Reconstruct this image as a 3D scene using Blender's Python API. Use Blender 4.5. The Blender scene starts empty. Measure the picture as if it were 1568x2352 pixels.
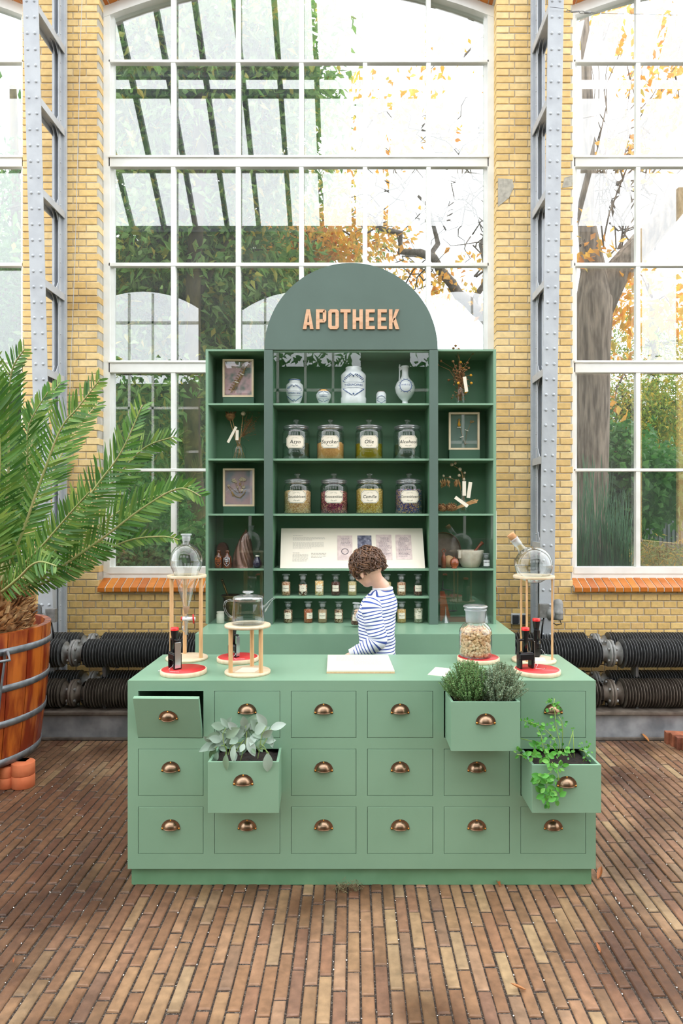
import bpy, math, random
import numpy as np
from mathutils import Vector, Matrix, Euler
PI = math.pi
R = random.Random(11)
NR = np.random.RandomState(5)
SC = bpy.context.scene
COL = SC.collection
# ---------------------------------------------------------------- camera
F, CX, CY, H = 1560.0, 812.0, 1178.0, 1.63
cam_d = bpy.data.cameras.new('camera')
cam = bpy.data.objects.new('camera', cam_d); COL.objects.link(cam)
cam.location = (0, 0, H); cam.rotation_euler = (PI/2, 0, 0)
cam_d.sensor_fit = 'VERTICAL'; cam_d.sensor_height = 36; cam_d.lens = 36*F/2352
cam_d.shift_x = -(CX-784)/2352; cam_d.shift_y = (CY-1176)/2352
cam_d.clip_end = 200
SC.camera = cam
# ---------------------------------------------------------------- sky and exposure
world = bpy.data.worlds.new('overcast_sky'); SC.world = world
world.use_nodes = True
wn = world.node_tree.nodes; wl = world.node_tree.links
bg = wn['Background']
wtc = wn.new('ShaderNodeTexCoord'); wsep = wn.new('ShaderNodeSeparateXYZ'); wr = wn.new('ShaderNodeValToRGB')
wl.new(wtc.outputs['Generated'], wsep.inputs[0]); wl.new(wsep.outputs['Z'], wr.inputs[0])
wr.color_ramp.elements[0].position = 0.0; wr.color_ramp.elements[0].color = (.60, .63, .66, 1)
wr.color_ramp.elements[1].position = 1.0; wr.color_ramp.elements[1].color = (.97, .985, 1, 1)
wl.new(wr.outputs[0], bg.inputs['Color'])
bg.inputs['Strength'].default_value = 4.2
SC.view_settings.view_transform = 'Standard'
SC.view_settings.look = 'None'
SC.view_settings.gamma = 1
SC.view_settings.use_curve_mapping = False
SC.view_settings.exposure = 0.2
SC.cycles.max_bounces = 8; SC.cycles.diffuse_bounces = 4; SC.cycles.glossy_bounces = 3; SC.cycles.use_adaptive_sampling = True; SC.cycles.adaptive_threshold = .015
SC.cycles.transmission_bounces = 6; SC.cycles.transparent_max_bounces = 24
SC.cycles.caustics_reflective = False; SC.cycles.caustics_refractive = False
SC.cycles.sample_clamp_indirect = 6
# ---------------------------------------------------------------- helpers
def PX(px, Y): return (px-CX)*Y/F
def PZ(py, Y): return H-(py-CY)*Y/F
def PV(px, py, Y): return Vector((PX(px, Y), Y, PZ(py, Y)))
def lin(c):
    c = c/255.0
    return c/12.92 if c <= .04045 else ((c+.055)/1.055)**2.4
def rgb(c): return (lin(c[0]), lin(c[1]), lin(c[2]), 1)
class MB:
    def __init__(s): s.v = []; s.f = []; s.m = []; s.s = []; s.t = []
    def add(s, vs, fs, m=0, sm=False, t=0.0):
        b = len(s.v); s.v += [tuple(p) for p in vs]
        for f in fs: s.f.append(tuple(i+b for i in f)); s.m.append(m); s.s.append(sm); s.t.append(t)
        return s
    def hexa(s, p, m=0, t=0.0):   # 4 bottom points, 4 top points
        return s.add(p, [(3, 2, 1, 0), (4, 5, 6, 7), (0, 1, 5, 4), (1, 2, 6, 5), (2, 3, 7, 6), (3, 0, 4, 7)], m, False, t)
    def box(s, x0, x1, y0, y1, z0, z1, m=0, t=0.0):
        return s.hexa([(x0, y0, z0), (x1, y0, z0), (x1, y1, z0), (x0, y1, z0), (x0, y0, z1), (x1, y0, z1), (x1, y1, z1), (x0, y1, z1)], m, t)
    def prism(s, poly, y0, y1, m=0):      # polygon in x,z, counter-clockwise seen from -y
        n = len(poly)
        vs = [(x, y0, z) for x, z in poly]+[(x, y1, z) for x, z in poly]
        fs = [tuple(range(n)), tuple(range(2*n-1, n-1, -1))]
        fs += [(i, i+n, (i+1) % n+n, (i+1) % n) for i in range(n)]
        return s.add(vs, fs, m)
    def lathe(s, prof, c=(0, 0, 0), n=24, m=0, sm=True, sx=1, sy=1, M=None):
        vs = []; idx = []
        for r, z in prof:
            if r < 1e-6: idx.append([len(vs)]); vs.append(Vector((0, 0, z)))
            else:
                idx.append(list(range(len(vs), len(vs)+n)))
                for k in range(n):
                    a = 2*PI*k/n; vs.append(Vector((r*math.cos(a)*sx, r*math.sin(a)*sy, z)))
        fs = []
        for a, b in zip(idx, idx[1:]):
            for k in range(n):
                k2 = (k+1) % n
                if len(a) == 1 and len(b) == 1: continue
                if len(a) == 1: fs.append((a[0], b[k2], b[k]))
                elif len(b) == 1: fs.append((a[k], a[k2], b[0]))
                else: fs.append((a[k], a[k2], b[k2], b[k]))
        if M is not None: vs = [M @ v for v in vs]
        cc = Vector(c)
        return s.add([v+cc for v in vs], fs, m, sm)
    def tube(s, pts, r, n=8, m=0, caps=True, sm=True, t=0.0):
        pts = [Vector(p) for p in pts]; N = len(pts)
        rr = list(r) if hasattr(r, '__len__') else [r]*N
        vs = []; up = None
        for i, p in enumerate(pts):
            d = (pts[min(i+1, N-1)]-pts[max(i-1, 0)])
            if d.length < 1e-9: d = Vector((0, 0, 1))
            d.normalize()
            if up is None: up = Vector((0, 0, 1)) if abs(d.z) < .9 else Vector((1, 0, 0))
            a = d.cross(up)
            if a.length < 1e-5: a = d.cross(Vector((0, 1, 0)))
            a.normalize(); b = a.cross(d); up = b
            rad = rr[i]
            rx, ry = (rad if hasattr(rad, '__len__') else (rad, rad))
            for k in range(n):
                q = 2*PI*k/n; vs.append(p+a*(math.cos(q)*rx)+b*(math.sin(q)*ry))
        fs = []
        for i in range(N-1):
            for k in range(n):
                k2 = (k+1) % n; fs.append((i*n+k, i*n+k2, (i+1)*n+k2, (i+1)*n+k))
        if caps: fs.append(tuple(range(n-1, -1, -1))); fs.append(tuple((N-1)*n+k for k in range(n)))
        return s.add(vs, fs, m, sm, t)
    def ball(s, c, r, n=12, m=0, M=None):
        rx, ry, rz = (r if hasattr(r, '__len__') else (r, r, r))
        k = max(4, n//2)
        prof = [(math.sin(PI*i/k), -math.cos(PI*i/k)) for i in range(k+1)]
        S = Matrix.Diagonal((rx, ry, rz, 1))
        if M is not None: S = M.to_4x4() @ S
        return s.lathe(prof, c, n, m, True, M=S)
    def grid_plate(s, xs, zs, solid, y0, y1, m=0):   # a plate with holes; solid(i,j) tells which cells are material
        nx, nz = len(xs)-1, len(zs)-1
        S = lambda i, j: 0 <= i < nx and 0 <= j < nz and solid(i, j)
        for i in range(nx):
            for j in range(nz):
                if not S(i, j): continue
                a, b, c, d = xs[i], xs[i+1], zs[j], zs[j+1]
                s.add([(a, y0, c), (b, y0, c), (b, y0, d), (a, y0, d)], [(0, 1, 2, 3)], m)
                s.add([(a, y1, c), (b, y1, c), (b, y1, d), (a, y1, d)], [(3, 2, 1, 0)], m)
                if not S(i-1, j): s.add([(a, y0, c), (a, y1, c), (a, y1, d), (a, y0, d)], [(3, 2, 1, 0)], m)
                if not S(i+1, j): s.add([(b, y0, c), (b, y1, c), (b, y1, d), (b, y0, d)], [(0, 1, 2, 3)], m)
                if not S(i, j-1): s.add([(a, y0, c), (b, y0, c), (b, y1, c), (a, y1, c)], [(3, 2, 1, 0)], m)
                if not S(i, j+1): s.add([(a, y0, d), (b, y0, d), (b, y1, d), (a, y1, d)], [(0, 1, 2, 3)], m)
        return s
    def build(s, name, mats, parent=None, bevel=0, loc=None, tint=False, weld=False):
        me = bpy.data.meshes.new(name)
        me.from_pydata(s.v, [], s.f)
        if not isinstance(mats, (list, tuple)): mats = [mats]
        for m in mats: me.materials.append(m)
        me.polygons.foreach_set('material_index', s.m)
        me.polygons.foreach_set('use_smooth', s.s)
        if tint:
            a = me.attributes.new('tint', 'FLOAT', 'FACE'); a.data.foreach_set('value', s.t)
        me.update()
        o = bpy.data.objects.new(name, me); COL.objects.link(o)
        if parent is not None: o.parent = parent
        if loc is not None: o.location = loc
        if bevel:
            w = o.modifiers.new('edge', 'BEVEL'); w.width = bevel; w.segments = 2; w.limit_method = 'ANGLE'; w.angle_limit = .7
        return o
def np_mesh(name, V, Fc, mat, parent=None, tint=None, smooth=False):
    me = bpy.data.meshes.new(name)
    nv, nf, k = len(V), len(Fc), Fc.shape[1]
    me.vertices.add(nv); me.vertices.foreach_set('co', V.astype(np.float32).ravel())
    me.loops.add(nf*k); me.loops.foreach_set('vertex_index', Fc.astype(np.int32).ravel())
    me.polygons.add(nf); me.polygons.foreach_set('loop_start', np.arange(0, nf*k, k, dtype=np.int32))
    try: me.polygons.foreach_set('loop_total', np.full(nf, k, dtype=np.int32))
    except Exception: pass
    me.materials.append(mat)
    if tint is not None:
        a = me.attributes.new('tint', 'FLOAT', 'FACE'); a.data.foreach_set('value', tint.astype(np.float32))
    me.polygons.foreach_set('use_smooth', np.full(nf, smooth, dtype=bool))
    me.update(calc_edges=True)
    o = bpy.data.objects.new(name, me); COL.objects.link(o)
    if parent is not None: o.parent = parent
    return o
def thing(name, label, cat, loc=(0, 0, 0), rot=0, group=None, kind=None):
    o = bpy.data.objects.new(name, None); COL.objects.link(o)
    o.empty_display_size = .05
    o.location = loc; o.rotation_euler = (0, 0, rot)
    return tag(o, label, cat, group, kind)
def tag(o, label=None, cat=None, group=None, kind=None):
    if label: o['label'] = label
    if cat: o['category'] = cat
    if group: o['group'] = group
    if kind: o['kind'] = kind
    return o
def copy_tree(o, parent=None):
    c = o.copy(); COL.objects.link(c)
    if parent is not None: c.parent = parent
    for ch in list(o.children): copy_tree(ch, c)
    return c
# ---------------------------------------------------------------- materials
def mk(name):
    m = bpy.data.materials.new(name); m.use_nodes = True
    return m, m.node_tree.nodes, m.node_tree.links, m.node_tree.nodes['Principled BSDF']
def mat(name, c, rough=.5, metal=0., c2=None, vs=6, bump=0, bs=60, spec=.5, stretch=None, detail=3, coat=0, contrast=None):
    m, n, l, b = mk(name)
    b.inputs['Roughness'].default_value = rough; b.inputs['Metallic'].default_value = metal
    b.inputs['Specular IOR Level'].default_value = spec
    b.inputs['Coat Weight'].default_value = coat
    b.inputs['Base Color'].default_value = rgb(c)
    tc = n.new('ShaderNodeTexCoord'); mp = n.new('ShaderNodeMapping')
    l.new(tc.outputs['Object'], mp.inputs[0])
    if stretch: mp.inputs['Scale'].default_value = stretch
    if c2:
        t = n.new('ShaderNodeTexNoise'); t.inputs['Scale'].default_value = vs; t.inputs['Detail'].default_value = detail
        r = n.new('ShaderNodeValToRGB')
        lo, hi = contrast or (.35, .65)
        r.color_ramp.elements[0].position = lo; r.color_ramp.elements[1].position = hi
        r.color_ramp.elements[0].color = rgb(c); r.color_ramp.elements[1].color = rgb(c2)
        l.new(mp.outputs[0], t.inputs[0]); l.new(t.outputs['Fac'], r.inputs[0]); l.new(r.outputs[0], b.inputs['Base Color'])
    if bump:
        t = n.new('ShaderNodeTexNoise'); t.inputs['Scale'].default_value = bs; t.inputs['Detail'].default_value = 4
        bn = n.new('ShaderNodeBump'); bn.inputs['Strength'].default_value = bump; bn.inputs['Distance'].default_value = .004
        l.new(mp.outputs[0], t.inputs[0]); l.new(t.outputs['Fac'], bn.inputs['Height']); l.new(bn.outputs[0], b.inputs['Normal'])
    return m
def tint_mat(name, cols, rough=.8, vs=20, mix=.35, bump=.3, bs=80, transl=0, spec=.3, stain=None):
    """colour chosen per piece from a ramp by face attribute + object random, mottled by noise"""
    m, n, l, b = mk(name)
    b.inputs['Roughness'].default_value = rough; b.inputs['Specular IOR Level'].default_value = spec
    at = n.new('ShaderNodeAttribute'); at.attribute_name = 'tint'
    oi = n.new('ShaderNodeObjectInfo'); ad = n.new('ShaderNodeMath'); ad.operation = 'ADD'
    fr = n.new('ShaderNodeMath'); fr.operation = 'FRACT'
    l.new(at.outputs['Fac'], ad.inputs[0]); l.new(oi.outputs['Random'], ad.inputs[1]); l.new(ad.outputs[0], fr.inputs[0])
    r = n.new('ShaderNodeValToRGB'); e = r.color_ramp.elements
    while len(e) < len(cols): e.new(.5)
    for i, c in enumerate(cols): e[i].position = i/(len(cols)-1); e[i].color = rgb(c)
    l.new(fr.outputs[0], r.inputs[0])
    tc = n.new('ShaderNodeTexCoord'); t = n.new('ShaderNodeTexNoise'); t.inputs['Scale'].default_value = vs; t.inputs['Detail'].default_value = 4
    geo = n.new('ShaderNodeNewGeometry')
    l.new(geo.outputs['Position'], t.inputs[0])
    hs = n.new('ShaderNodeHueSaturation'); mr = n.new('ShaderNodeMapRange')
    mr.inputs['From Min'].default_value = .3; mr.inputs['From Max'].default_value = .7
    mr.inputs['To Min'].default_value = 1-mix; mr.inputs['To Max'].default_value = 1+mix
    l.new(t.outputs['Fac'], mr.inputs[0]); l.new(mr.outputs[0], hs.inputs['Value']); l.new(r.outputs[0], hs.inputs['Color'])
    out = hs.outputs[0]
    if stain:
        t2 = n.new('ShaderNodeTexNoise'); t2.inputs['Scale'].default_value = stain[0]; t2.inputs['Detail'].default_value = 2
        l.new(geo.outputs['Position'], t2.inputs[0])
        r2 = n.new('ShaderNodeMapRange'); r2.inputs['From Min'].default_value = stain[1]; r2.inputs['From Max'].default_value = stain[2]
        l.new(t2.outputs['Fac'], r2.inputs[0])
        mx = n.new('ShaderNodeMix'); mx.data_type = 'RGBA'; mx.blend_type = 'MULTIPLY'
        l.new(r2.outputs[0], mx.inputs[0]); l.new(out, mx.inputs[6]); mx.inputs[7].default_value = rgb(stain[3]); out = mx.outputs[2]
    l.new(out, b.inputs['Base Color'])
    if bump:
        t3 = n.new('ShaderNodeTexNoise'); t3.inputs['Scale'].default_value = bs; t3.inputs['Detail'].default_value = 3
        l.new(geo.outputs['Position'], t3.inputs[0])
        bn = n.new('ShaderNodeBump'); bn.inputs['Strength'].default_value = bump; bn.inputs['Distance'].default_value = .003
        l.new(t3.outputs['Fac'], bn.inputs['Height']); l.new(bn.outputs[0], b.inputs['Normal'])
    if transl:
        tr = n.new('ShaderNodeBsdfTranslucent'); ms = n.new('ShaderNodeMixShader'); ms.inputs[0].default_value = transl
        l.new(out, tr.inputs[0]); l.new(b.outputs[0], ms.inputs[1]); l.new(tr.outputs[0], ms.inputs[2])
        l.new(ms.outputs[0], n['Material Output'].inputs[0])
    return m
def glass(name, tint=(1, 1, 1), base=.05, edge=.75, power=3., rough=.02, haze=0., hazecol=(240, 244, 246)):
    """thin clear glass: see-through, mirror-like towards grazing angles, an optional dusty film"""
    m, n, l, b = mk(name); n.remove(b)
    tr = n.new('ShaderNodeBsdfTransparent'); tr.inputs[0].default_value = (*tint, 1)
    gl = n.new('ShaderNodeBsdfGlossy'); gl.inputs['Roughness'].default_value = rough
    lw = n.new('ShaderNodeLayerWeight'); lw.inputs[0].default_value = .5
    pw = n.new('ShaderNodeMath'); pw.operation = 'POWER'; pw.inputs[1].default_value = power
    ml = n.new('ShaderNodeMath'); ml.operation = 'MULTIPLY_ADD'; ml.inputs[1].default_value = edge; ml.inputs[2].default_value = base
    l.new(lw.outputs['Facing'], pw.inputs[0]); l.new(pw.outputs[0], ml.inputs[0])
    mx = n.new('ShaderNodeMixShader'); l.new(ml.outputs[0], mx.inputs[0]); l.new(tr.outputs[0], mx.inputs[1]); l.new(gl.outputs[0], mx.inputs[2])
    out = mx.outputs[0]
    if haze:
        df = n.new('ShaderNodeBsdfDiffuse'); df.inputs[0].default_value = rgb(hazecol)
        tl = n.new('ShaderNodeBsdfTranslucent'); tl.inputs[0].default_value = rgb(hazecol)
        m1 = n.new('ShaderNodeMixShader'); m1.inputs[0].default_value = .5; l.new(df.outputs[0], m1.inputs[1]); l.new(tl.outputs[0], m1.inputs[2])
        m2 = n.new('ShaderNodeMixShader')
        tc = n.new('ShaderNodeNewGeometry'); t = n.new('ShaderNodeTexNoise'); t.inputs['Scale'].default_value = 2.2; t.inputs['Detail'].default_value = 5
        mr = n.new('ShaderNodeMapRange'); mr.inputs['From Min'].default_value = .35; mr.inputs['From Max'].default_value = .7
        mr.inputs['To Min'].default_value = haze*.4; mr.inputs['To Max'].default_value = haze*1.6
        l.new(tc.outputs['Position'], t.inputs[0]); l.new(t.outputs['Fac'], mr.inputs[0]); l.new(mr.outputs[0], m2.inputs[0])
        l.new(out, m2.inputs[1]); l.new(m1.outputs[0], m2.inputs[2]); out = m2.outputs[0]
    l.new(out, n['Material Output'].inputs[0])
    return m
def speckle(name, cols, scale=160, rough=.9, bump=.6):
    """loose dried bits: cells each of its own colour"""
    m, n, l, b = mk(name); b.inputs['Roughness'].default_value = rough
    tc = n.new('ShaderNodeTexCoord'); v = n.new('ShaderNodeTexVoronoi'); v.inputs['Scale'].default_value = scale
    l.new(tc.outputs['Object'], v.inputs['Vector'])
    sp = n.new('ShaderNodeSeparateColor'); l.new(v.outputs['Color'], sp.inputs[0])
    r = n.new('ShaderNodeValToRGB'); r.color_ramp.interpolation = 'CONSTANT'; e = r.color_ramp.elements
    while len(e) < len(cols): e.new(.5)
    for i, c in enumerate(cols): e[i].position = i/len(cols); e[i].color = rgb(c)
    l.new(sp.outputs[0], r.inputs[0]); l.new(r.outputs[0], b.inputs['Base Color'])
    bn = n.new('ShaderNodeBump'); bn.inputs['Strength'].default_value = bump; bn.inputs['Distance'].default_value = .004; bn.invert = True
    l.new(v.outputs['Distance'], bn.inputs['Height']); l.new(bn.outputs[0], b.inputs['Normal'])
    return m
M = {}
M['green'] = mat('sage_green_paint', (128, 163, 137), .34, c2=(123, 158, 132), vs=3, bump=.04, bs=300)
M['dgreen'] = mat('dark_green_paint', (88, 108, 99), .5, c2=(84, 103, 94), vs=3, bump=.04, bs=300)
M['bgreen'] = mat('block_green_paint', (52, 86, 66), .5)
M['shadedgreen'] = mat('sage_green_shaded', (92, 134, 102), .45, c2=(88, 129, 98), vs=3)  # sage green darkened: the shade inside the shelves is put into the colour
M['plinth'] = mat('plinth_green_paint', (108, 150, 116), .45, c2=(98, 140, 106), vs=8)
M['bronze'] = mat('antique_bronze', (156, 132, 110), .30, 1., c2=(128, 102, 80), vs=30)
M['brass'] = mat('brass', (214, 150, 70), .3, 1.)
M['oldbrass'] = mat('old_brass', (128, 108, 60), .4, 1., c2=(90, 76, 44), vs=20)
M['white'] = mat('white_window_paint', (238, 238, 234), .5, c2=(226, 226, 220), vs=5, bump=.05)
M['steel'] = mat('grey_steel_paint', (190, 194, 199), .42, c2=(178, 182, 188), vs=9, bump=.15, bs=50)
M['iron'] = mat('dark_grey_iron', (98, 99, 100), .45, .1, c2=(72, 73, 74), vs=30, bump=.2)
M['iron2'] = mat('mid_grey_iron', (140, 140, 138), .45, .1, c2=(108, 108, 106), vs=22, bump=.2)
M['rusty'] = mat('weathered_iron', (118, 108, 98), .55, .1, c2=(84, 74, 66), vs=14, bump=.3)
M['beam'] = mat('galvanised_beam', (160, 162, 166), .4, .1, c2=(118, 121, 126), vs=7, bump=.1)
M['mortar'] = mat('wall_mortar', (205, 200, 188), .9, c2=(176, 170, 158), vs=8, bump=.3)
M['brick'] = tint_mat('yellow_brick', [(232, 200, 140), (224, 190, 126), (238, 210, 156), (216, 182, 120), (230, 196, 134)], .75, vs=24, mix=.10, bump=.35, bs=90, stain=(1.3, .56, .75, (225, 215, 200)))
M['ochre'] = tint_mat('ochre_brick', [(222, 186, 118), (208, 172, 108), (230, 196, 128), (212, 174, 116)], .75, vs=30, mix=.12, bump=.35, bs=90)
M['sill'] = tint_mat('glazed_orange_brick', [(188, 112, 38), (176, 98, 36), (196, 122, 46), (170, 94, 40), (200, 128, 52)], .3, vs=20, mix=.12, bump=.1)
M['paver'] = tint_mat('clay_paver', [(140, 105, 77), (124, 91, 67), (148, 115, 87), (134, 97, 73), (116, 87, 71), (158, 134, 101), (138, 103, 75), (122, 93, 69), (144, 113, 83), (130, 95, 73), (150, 119, 93)], .55, vs=26, mix=.24, bump=.8, bs=45, spec=.45, stain=(1.3, .50, .62, (165, 150, 138)))
_n, _l = M['paver'].node_tree.nodes, M['paver'].node_tree.links
_b = _n['Principled BSDF']; _src = _b.inputs['Base Color'].links[0].from_socket
_g = _n.new('ShaderNodeNewGeometry'); _ds = _n.new('ShaderNodeVectorMath'); _ds.operation = 'DISTANCE'; _ds.inputs[1].default_value = (-1.45, 3.45, 0)
_ns = _n.new('ShaderNodeTexNoise'); _ns.inputs['Scale'].default_value = 2.6; _ns.inputs['Detail'].default_value = 5
_ad = _n.new('ShaderNodeMath'); _ad.operation = 'MULTIPLY_ADD'; _ad.inputs[1].default_value = 1.5
_mr = _n.new('ShaderNodeMapRange'); _mr.inputs['From Min'].default_value = 1.25; _mr.inputs['From Max'].default_value = 1.9; _mr.inputs['To Min'].default_value = 1; _mr.inputs['To Max'].default_value = 0
_mx = _n.new('ShaderNodeMix'); _mx.data_type = 'RGBA'; _mx.blend_type = 'MULTIPLY'; _mx.inputs[7].default_value = rgb((176, 160, 150))
_l.new(_g.outputs['Position'], _ds.inputs[0]); _l.new(_g.outputs['Position'], _ns.inputs[0]); _l.new(_ns.outputs['Fac'], _ad.inputs[0]); _l.new(_ds.outputs['Value'], _ad.inputs[2])
_l.new(_ad.outputs[0], _mr.inputs[0]); _l.new(_mr.outputs[0], _mx.inputs[0]); _l.new(_src, _mx.inputs[6]); _l.new(_mx.outputs[2], _b.inputs['Base Color'])   # old damp stain
M['joint'] = speckle('joint_sand', [(46, 36, 30), (60, 48, 40), (40, 32, 26), (70, 58, 48), (52, 42, 34), (96, 88, 80)], 220, .95)
M['wood'] = mat('pale_plywood', (226, 200, 164), .55, c2=(214, 184, 146), vs=10, stretch=(1, 1, 14))
M['dowel'] = mat('beech_dowel', (214, 172, 124), .5, c2=(200, 156, 108), vs=14, stretch=(8, 8, 1))
M['birch'] = mat('birch_top', (216, 198, 170), .55, c2=(206, 184, 152), vs=8, stretch=(2, 12, 1))
M['red'] = mat('red_disc', (192, 48, 48), .4)
M['black'] = mat('black_plastic', (16, 17, 20), .22)
M['redplastic'] = mat('red_plastic', (214, 40, 40), .3)
M['darkred'] = mat('dark_red_plastic', (84, 18, 28), .3)
M['chrome'] = mat('chrome', (200, 200, 202), .18, 1.)
M['cream'] = mat('cream_panel', (226, 217, 200), .6)
M['paper'] = mat('label_paper', (228, 219, 200), .7)
M['ink'] = mat('ink', (44, 52, 50), .7)
M['inkpale'] = mat('pale_ink', (150, 148, 142), .8)
M['inkgreen'] = mat('green_ink', (84, 112, 96), .7)
M['glass'] = glass('clear_glass', (.97, .985, .98), .035, .7, 2.6)
M['thickglass'] = glass('thick_glass', (.93, .955, .945), .06, .9, 2.0)
M['frost'] = glass('frosted_glass', (.8, .84, .86), .12, .6, 2., .25, haze=.35)
M['rimglass'] = glass('ground_rim_glass', (.85, .9, .92), .25, .7, 1.5, .12, haze=.15)
M['pane'] = glass('window_pane', (.97, .985, .985), .15, .6, 4., .004, haze=.02)
M['vitrine'] = glass('vitrine_pane', (.97, .98, .98), .055, .7, 4., .003)
M['tissue'] = glass('amber_glass', (.42, .14, .03), .08, .7, 2.5)
M['amber'] = mat('amber_bottle', (96, 44, 12), .12, 0, coat=1)
M['blue'] = mat('cobalt_glass', (22, 16, 60), .08, 0, coat=1)
M['cork'] = mat('cork', (206, 158, 112), .85, c2=(186, 132, 86), vs=60, bump=.3, bs=150)
M['porcelain'] = mat('white_porcelain', (238, 240, 240), .12, coat=.6)
M['delft'] = mat('delft_blue', (44, 72, 132), .15, c2=(92, 120, 170), vs=60, coat=.5)
M['stoneware'] = mat('cream_stoneware', (226, 222, 204), .3, coat=.3)
M['marble'] = mat('marble_stone', (222, 214, 196), .4, c2=(196, 180, 156), vs=14)
M['walnut'] = mat('turned_wood', (150, 78, 40), .35, c2=(120, 56, 28), vs=14, stretch=(1, 1, 6), coat=.3)
M['mould'] = mat('copper_brown_mould', (134, 98, 82), .25, .35, c2=(112, 78, 64), vs=12, coat=.5)
M['straw'] = mat('dry_stem', (186, 150, 104), .9, c2=(160, 118, 72), vs=30)
M['dry'] = mat('dry_flower', (150, 112, 72), .95, c2=(104, 70, 40), vs=60, bump=.6)
M['yellowdry'] = mat('dry_yellow_flower', (222, 160, 50), .9)
M['pearl'] = mat('pale_seed_head', (206, 186, 160), .9, bump=.5, bs=200)
M['soil'] = mat('potting_soil', (44, 32, 26), .95, c2=(22, 16, 13), vs=60, bump=1, bs=120)
M['pot'] = mat('terracotta', (222, 128, 84), .8, c2=(206, 106, 64), vs=12, bump=.2)
M['tub'] = mat('tub_varnish', (128, 42, 14), .36, c2=(196, 104, 36), vs=9, detail=9, stretch=(1.6, 1.6, .3), bump=.15, coat=.3, contrast=(.42, .62))
M['zinc'] = mat('galvanised_hoop', (152, 156, 162), .42, .6, c2=(120, 124, 130), vs=20)
M['bark'] = mat('cycad_bark', (182, 138, 92), .95, c2=(96, 60, 34), vs=26, bump=1, bs=60)
M['leafy'] = None
# ================================================================ setting
WY = 5.5                                   # inner face of the window wall
BAY, WCX, HW = 3.837, -.4535, 1.6095       # bay pitch, middle of the middle window, half its width
Z0, ZS, RISE = 1.03, 5.80, .32             # window bottom, arch springing, arch rise
ZTOP = 8.3
def arch_z(dx, hw, zs, rise):
    Rr = (hw*hw+rise*rise)/(2*rise)
    return zs+math.sqrt(max(Rr*Rr-dx*dx, 0))-(Rr-rise)
def facade(name, y0, y1, centres, hw, z0, zs, rise, ztop, xmin, xmax, m, inset=0.0):
    b = MB(); cs = sorted(centres); h = hw+inset
    edges = [xmin]+[e for c in cs for e in (c-h, c+h)]+[xmax]
    for i in range(0, len(edges), 2): b.box(edges[i], edges[i+1], y0, y1, 0, ztop)
    for c in cs:
        b.box(c-h, c+h, y0, y1, 0, z0-inset)
        N = 16
        for k in range(N):
            xa, xb = -h+2*h*k/N, -h+2*h*(k+1)/N
            b.prism([(c+xa, arch_z(xa, h, zs, rise)+inset), (c+xb, arch_z(xb, h, zs, rise)+inset), (c+xb, ztop), (c+xa, ztop)], y0, y1)
    return tag(b.build(name, m), kind='structure')
centres = [WCX-BAY, WCX, WCX+BAY]
wall = facade('wall_back', WY+.008, WY+.34, centres, HW, Z0, ZS, RISE, ZTOP, -7.6, 6.7, M['mortar'], inset=.004)
wall['label'] = 'yellow brick wall with tall arched windows behind the shelves'
def brick_geo(L, h, d, ch, round_=False):
    """front towards -y, lower left corner at origin"""
    v = [(0, d, 0), (L, d, 0), (L, d, h), (0, d, h), (0, ch, 0), (L, ch, 0), (L, ch, h), (0, ch, h), (ch, 0, ch), (L-ch, 0, ch), (L-ch, 0, h-ch), (ch, 0, h-ch)]
    f = [(8, 9, 10, 11), (4, 5, 9, 8), (5, 6, 10, 9), (6, 7, 11, 10), (7, 4, 8, 11), (0, 1, 5, 4), (1, 2, 6, 5), (2, 3, 7, 6), (3, 0, 4, 7)]
    return v, f
CP = .0575; BH = .049
def course_bricks(x0, x1, pat, off, zz, deep):
    out = []; x = x0-off; i = 0
    while x < x1-.012:
        L = pat[i % len(pat)]; a, b = max(x, x0), min(x+L-.008, x1)
        if b-a > .02:
            dd = .115 if deep and (a <= x0+1e-4 or b >= x1-1e-4) else .012
            out.append((a, b-a, zz, dd))
        x += L; i += 1
    return out
bl = []
for side in (-1, 1):      # the two piers in view, from sill height to the spring of the arches
    xa, xb = (WCX+side*BAY/2)-(BAY/2-HW), (WCX+side*BAY/2)+(BAY/2-HW)
    for k in range(18, 122):
        z = k*CP
        grow = 0 if z < ZS-.0 else .3*(z-ZS)/.5
        if grow > 0: grow = min(.9, HW-math.sqrt(max(0, HW*HW-(HW*HW)*min(1, (z-ZS)/RISE))))
        bl += [(*t, 'brick', side) for t in course_bricks(xa-grow, xb+grow, [.152, .152, .152, .152] if k % 2 else [.107, .152, .152, .107, .152], 0, z, grow == 0)]
for k in range(0, 18):    # low wall under the windows
    bl += [(*t, 'ochre', 0) for t in course_bricks(-4.6, 3.9, [.107], .0535*(k % 2), k*CP, False)]
def bpx(t): return CX+F*(t[0]+t[1]/2)/WY, CY-F*(t[2]+.03-H)/WY
def in_view(t):
    x, y = bpx(t)
    return -5 < x < 1573 and 0 < y < 1450 and not (465 < x < 1150 and y > 800)
vis = [t for t in bl if in_view(t)]
vis.sort(key=lambda t: (round(t[1]*-20), abs(bpx(t)[1]-1000)))
chosen = set(id(t) for t in vis[:300])
cache = {}
rest = {'brick': MB(), 'ochre': MB()}
for t in bl:
    x, L, z, d, kind, side = t
    jy = R.uniform(-.0015, .0015)
    if id(t) in chosen:
        key = (round(L, 3), d, kind)
        if key not in cache:
            b = MB(); b.add(*brick_geo(L, BH, d, .003)); o = b.build('brick', M[kind], wall); cache[key] = o
        else:
            o = cache[key].copy(); COL.objects.link(o); o.parent = wall
        o.location = (x, WY+jy, z)
    else:
        v, f = brick_geo(L, BH, d, .003); b = rest[kind]
        b.add([(p[0]+x, p[1]+WY+jy, p[2]+z) for p in v], f, t=R.random())
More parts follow.
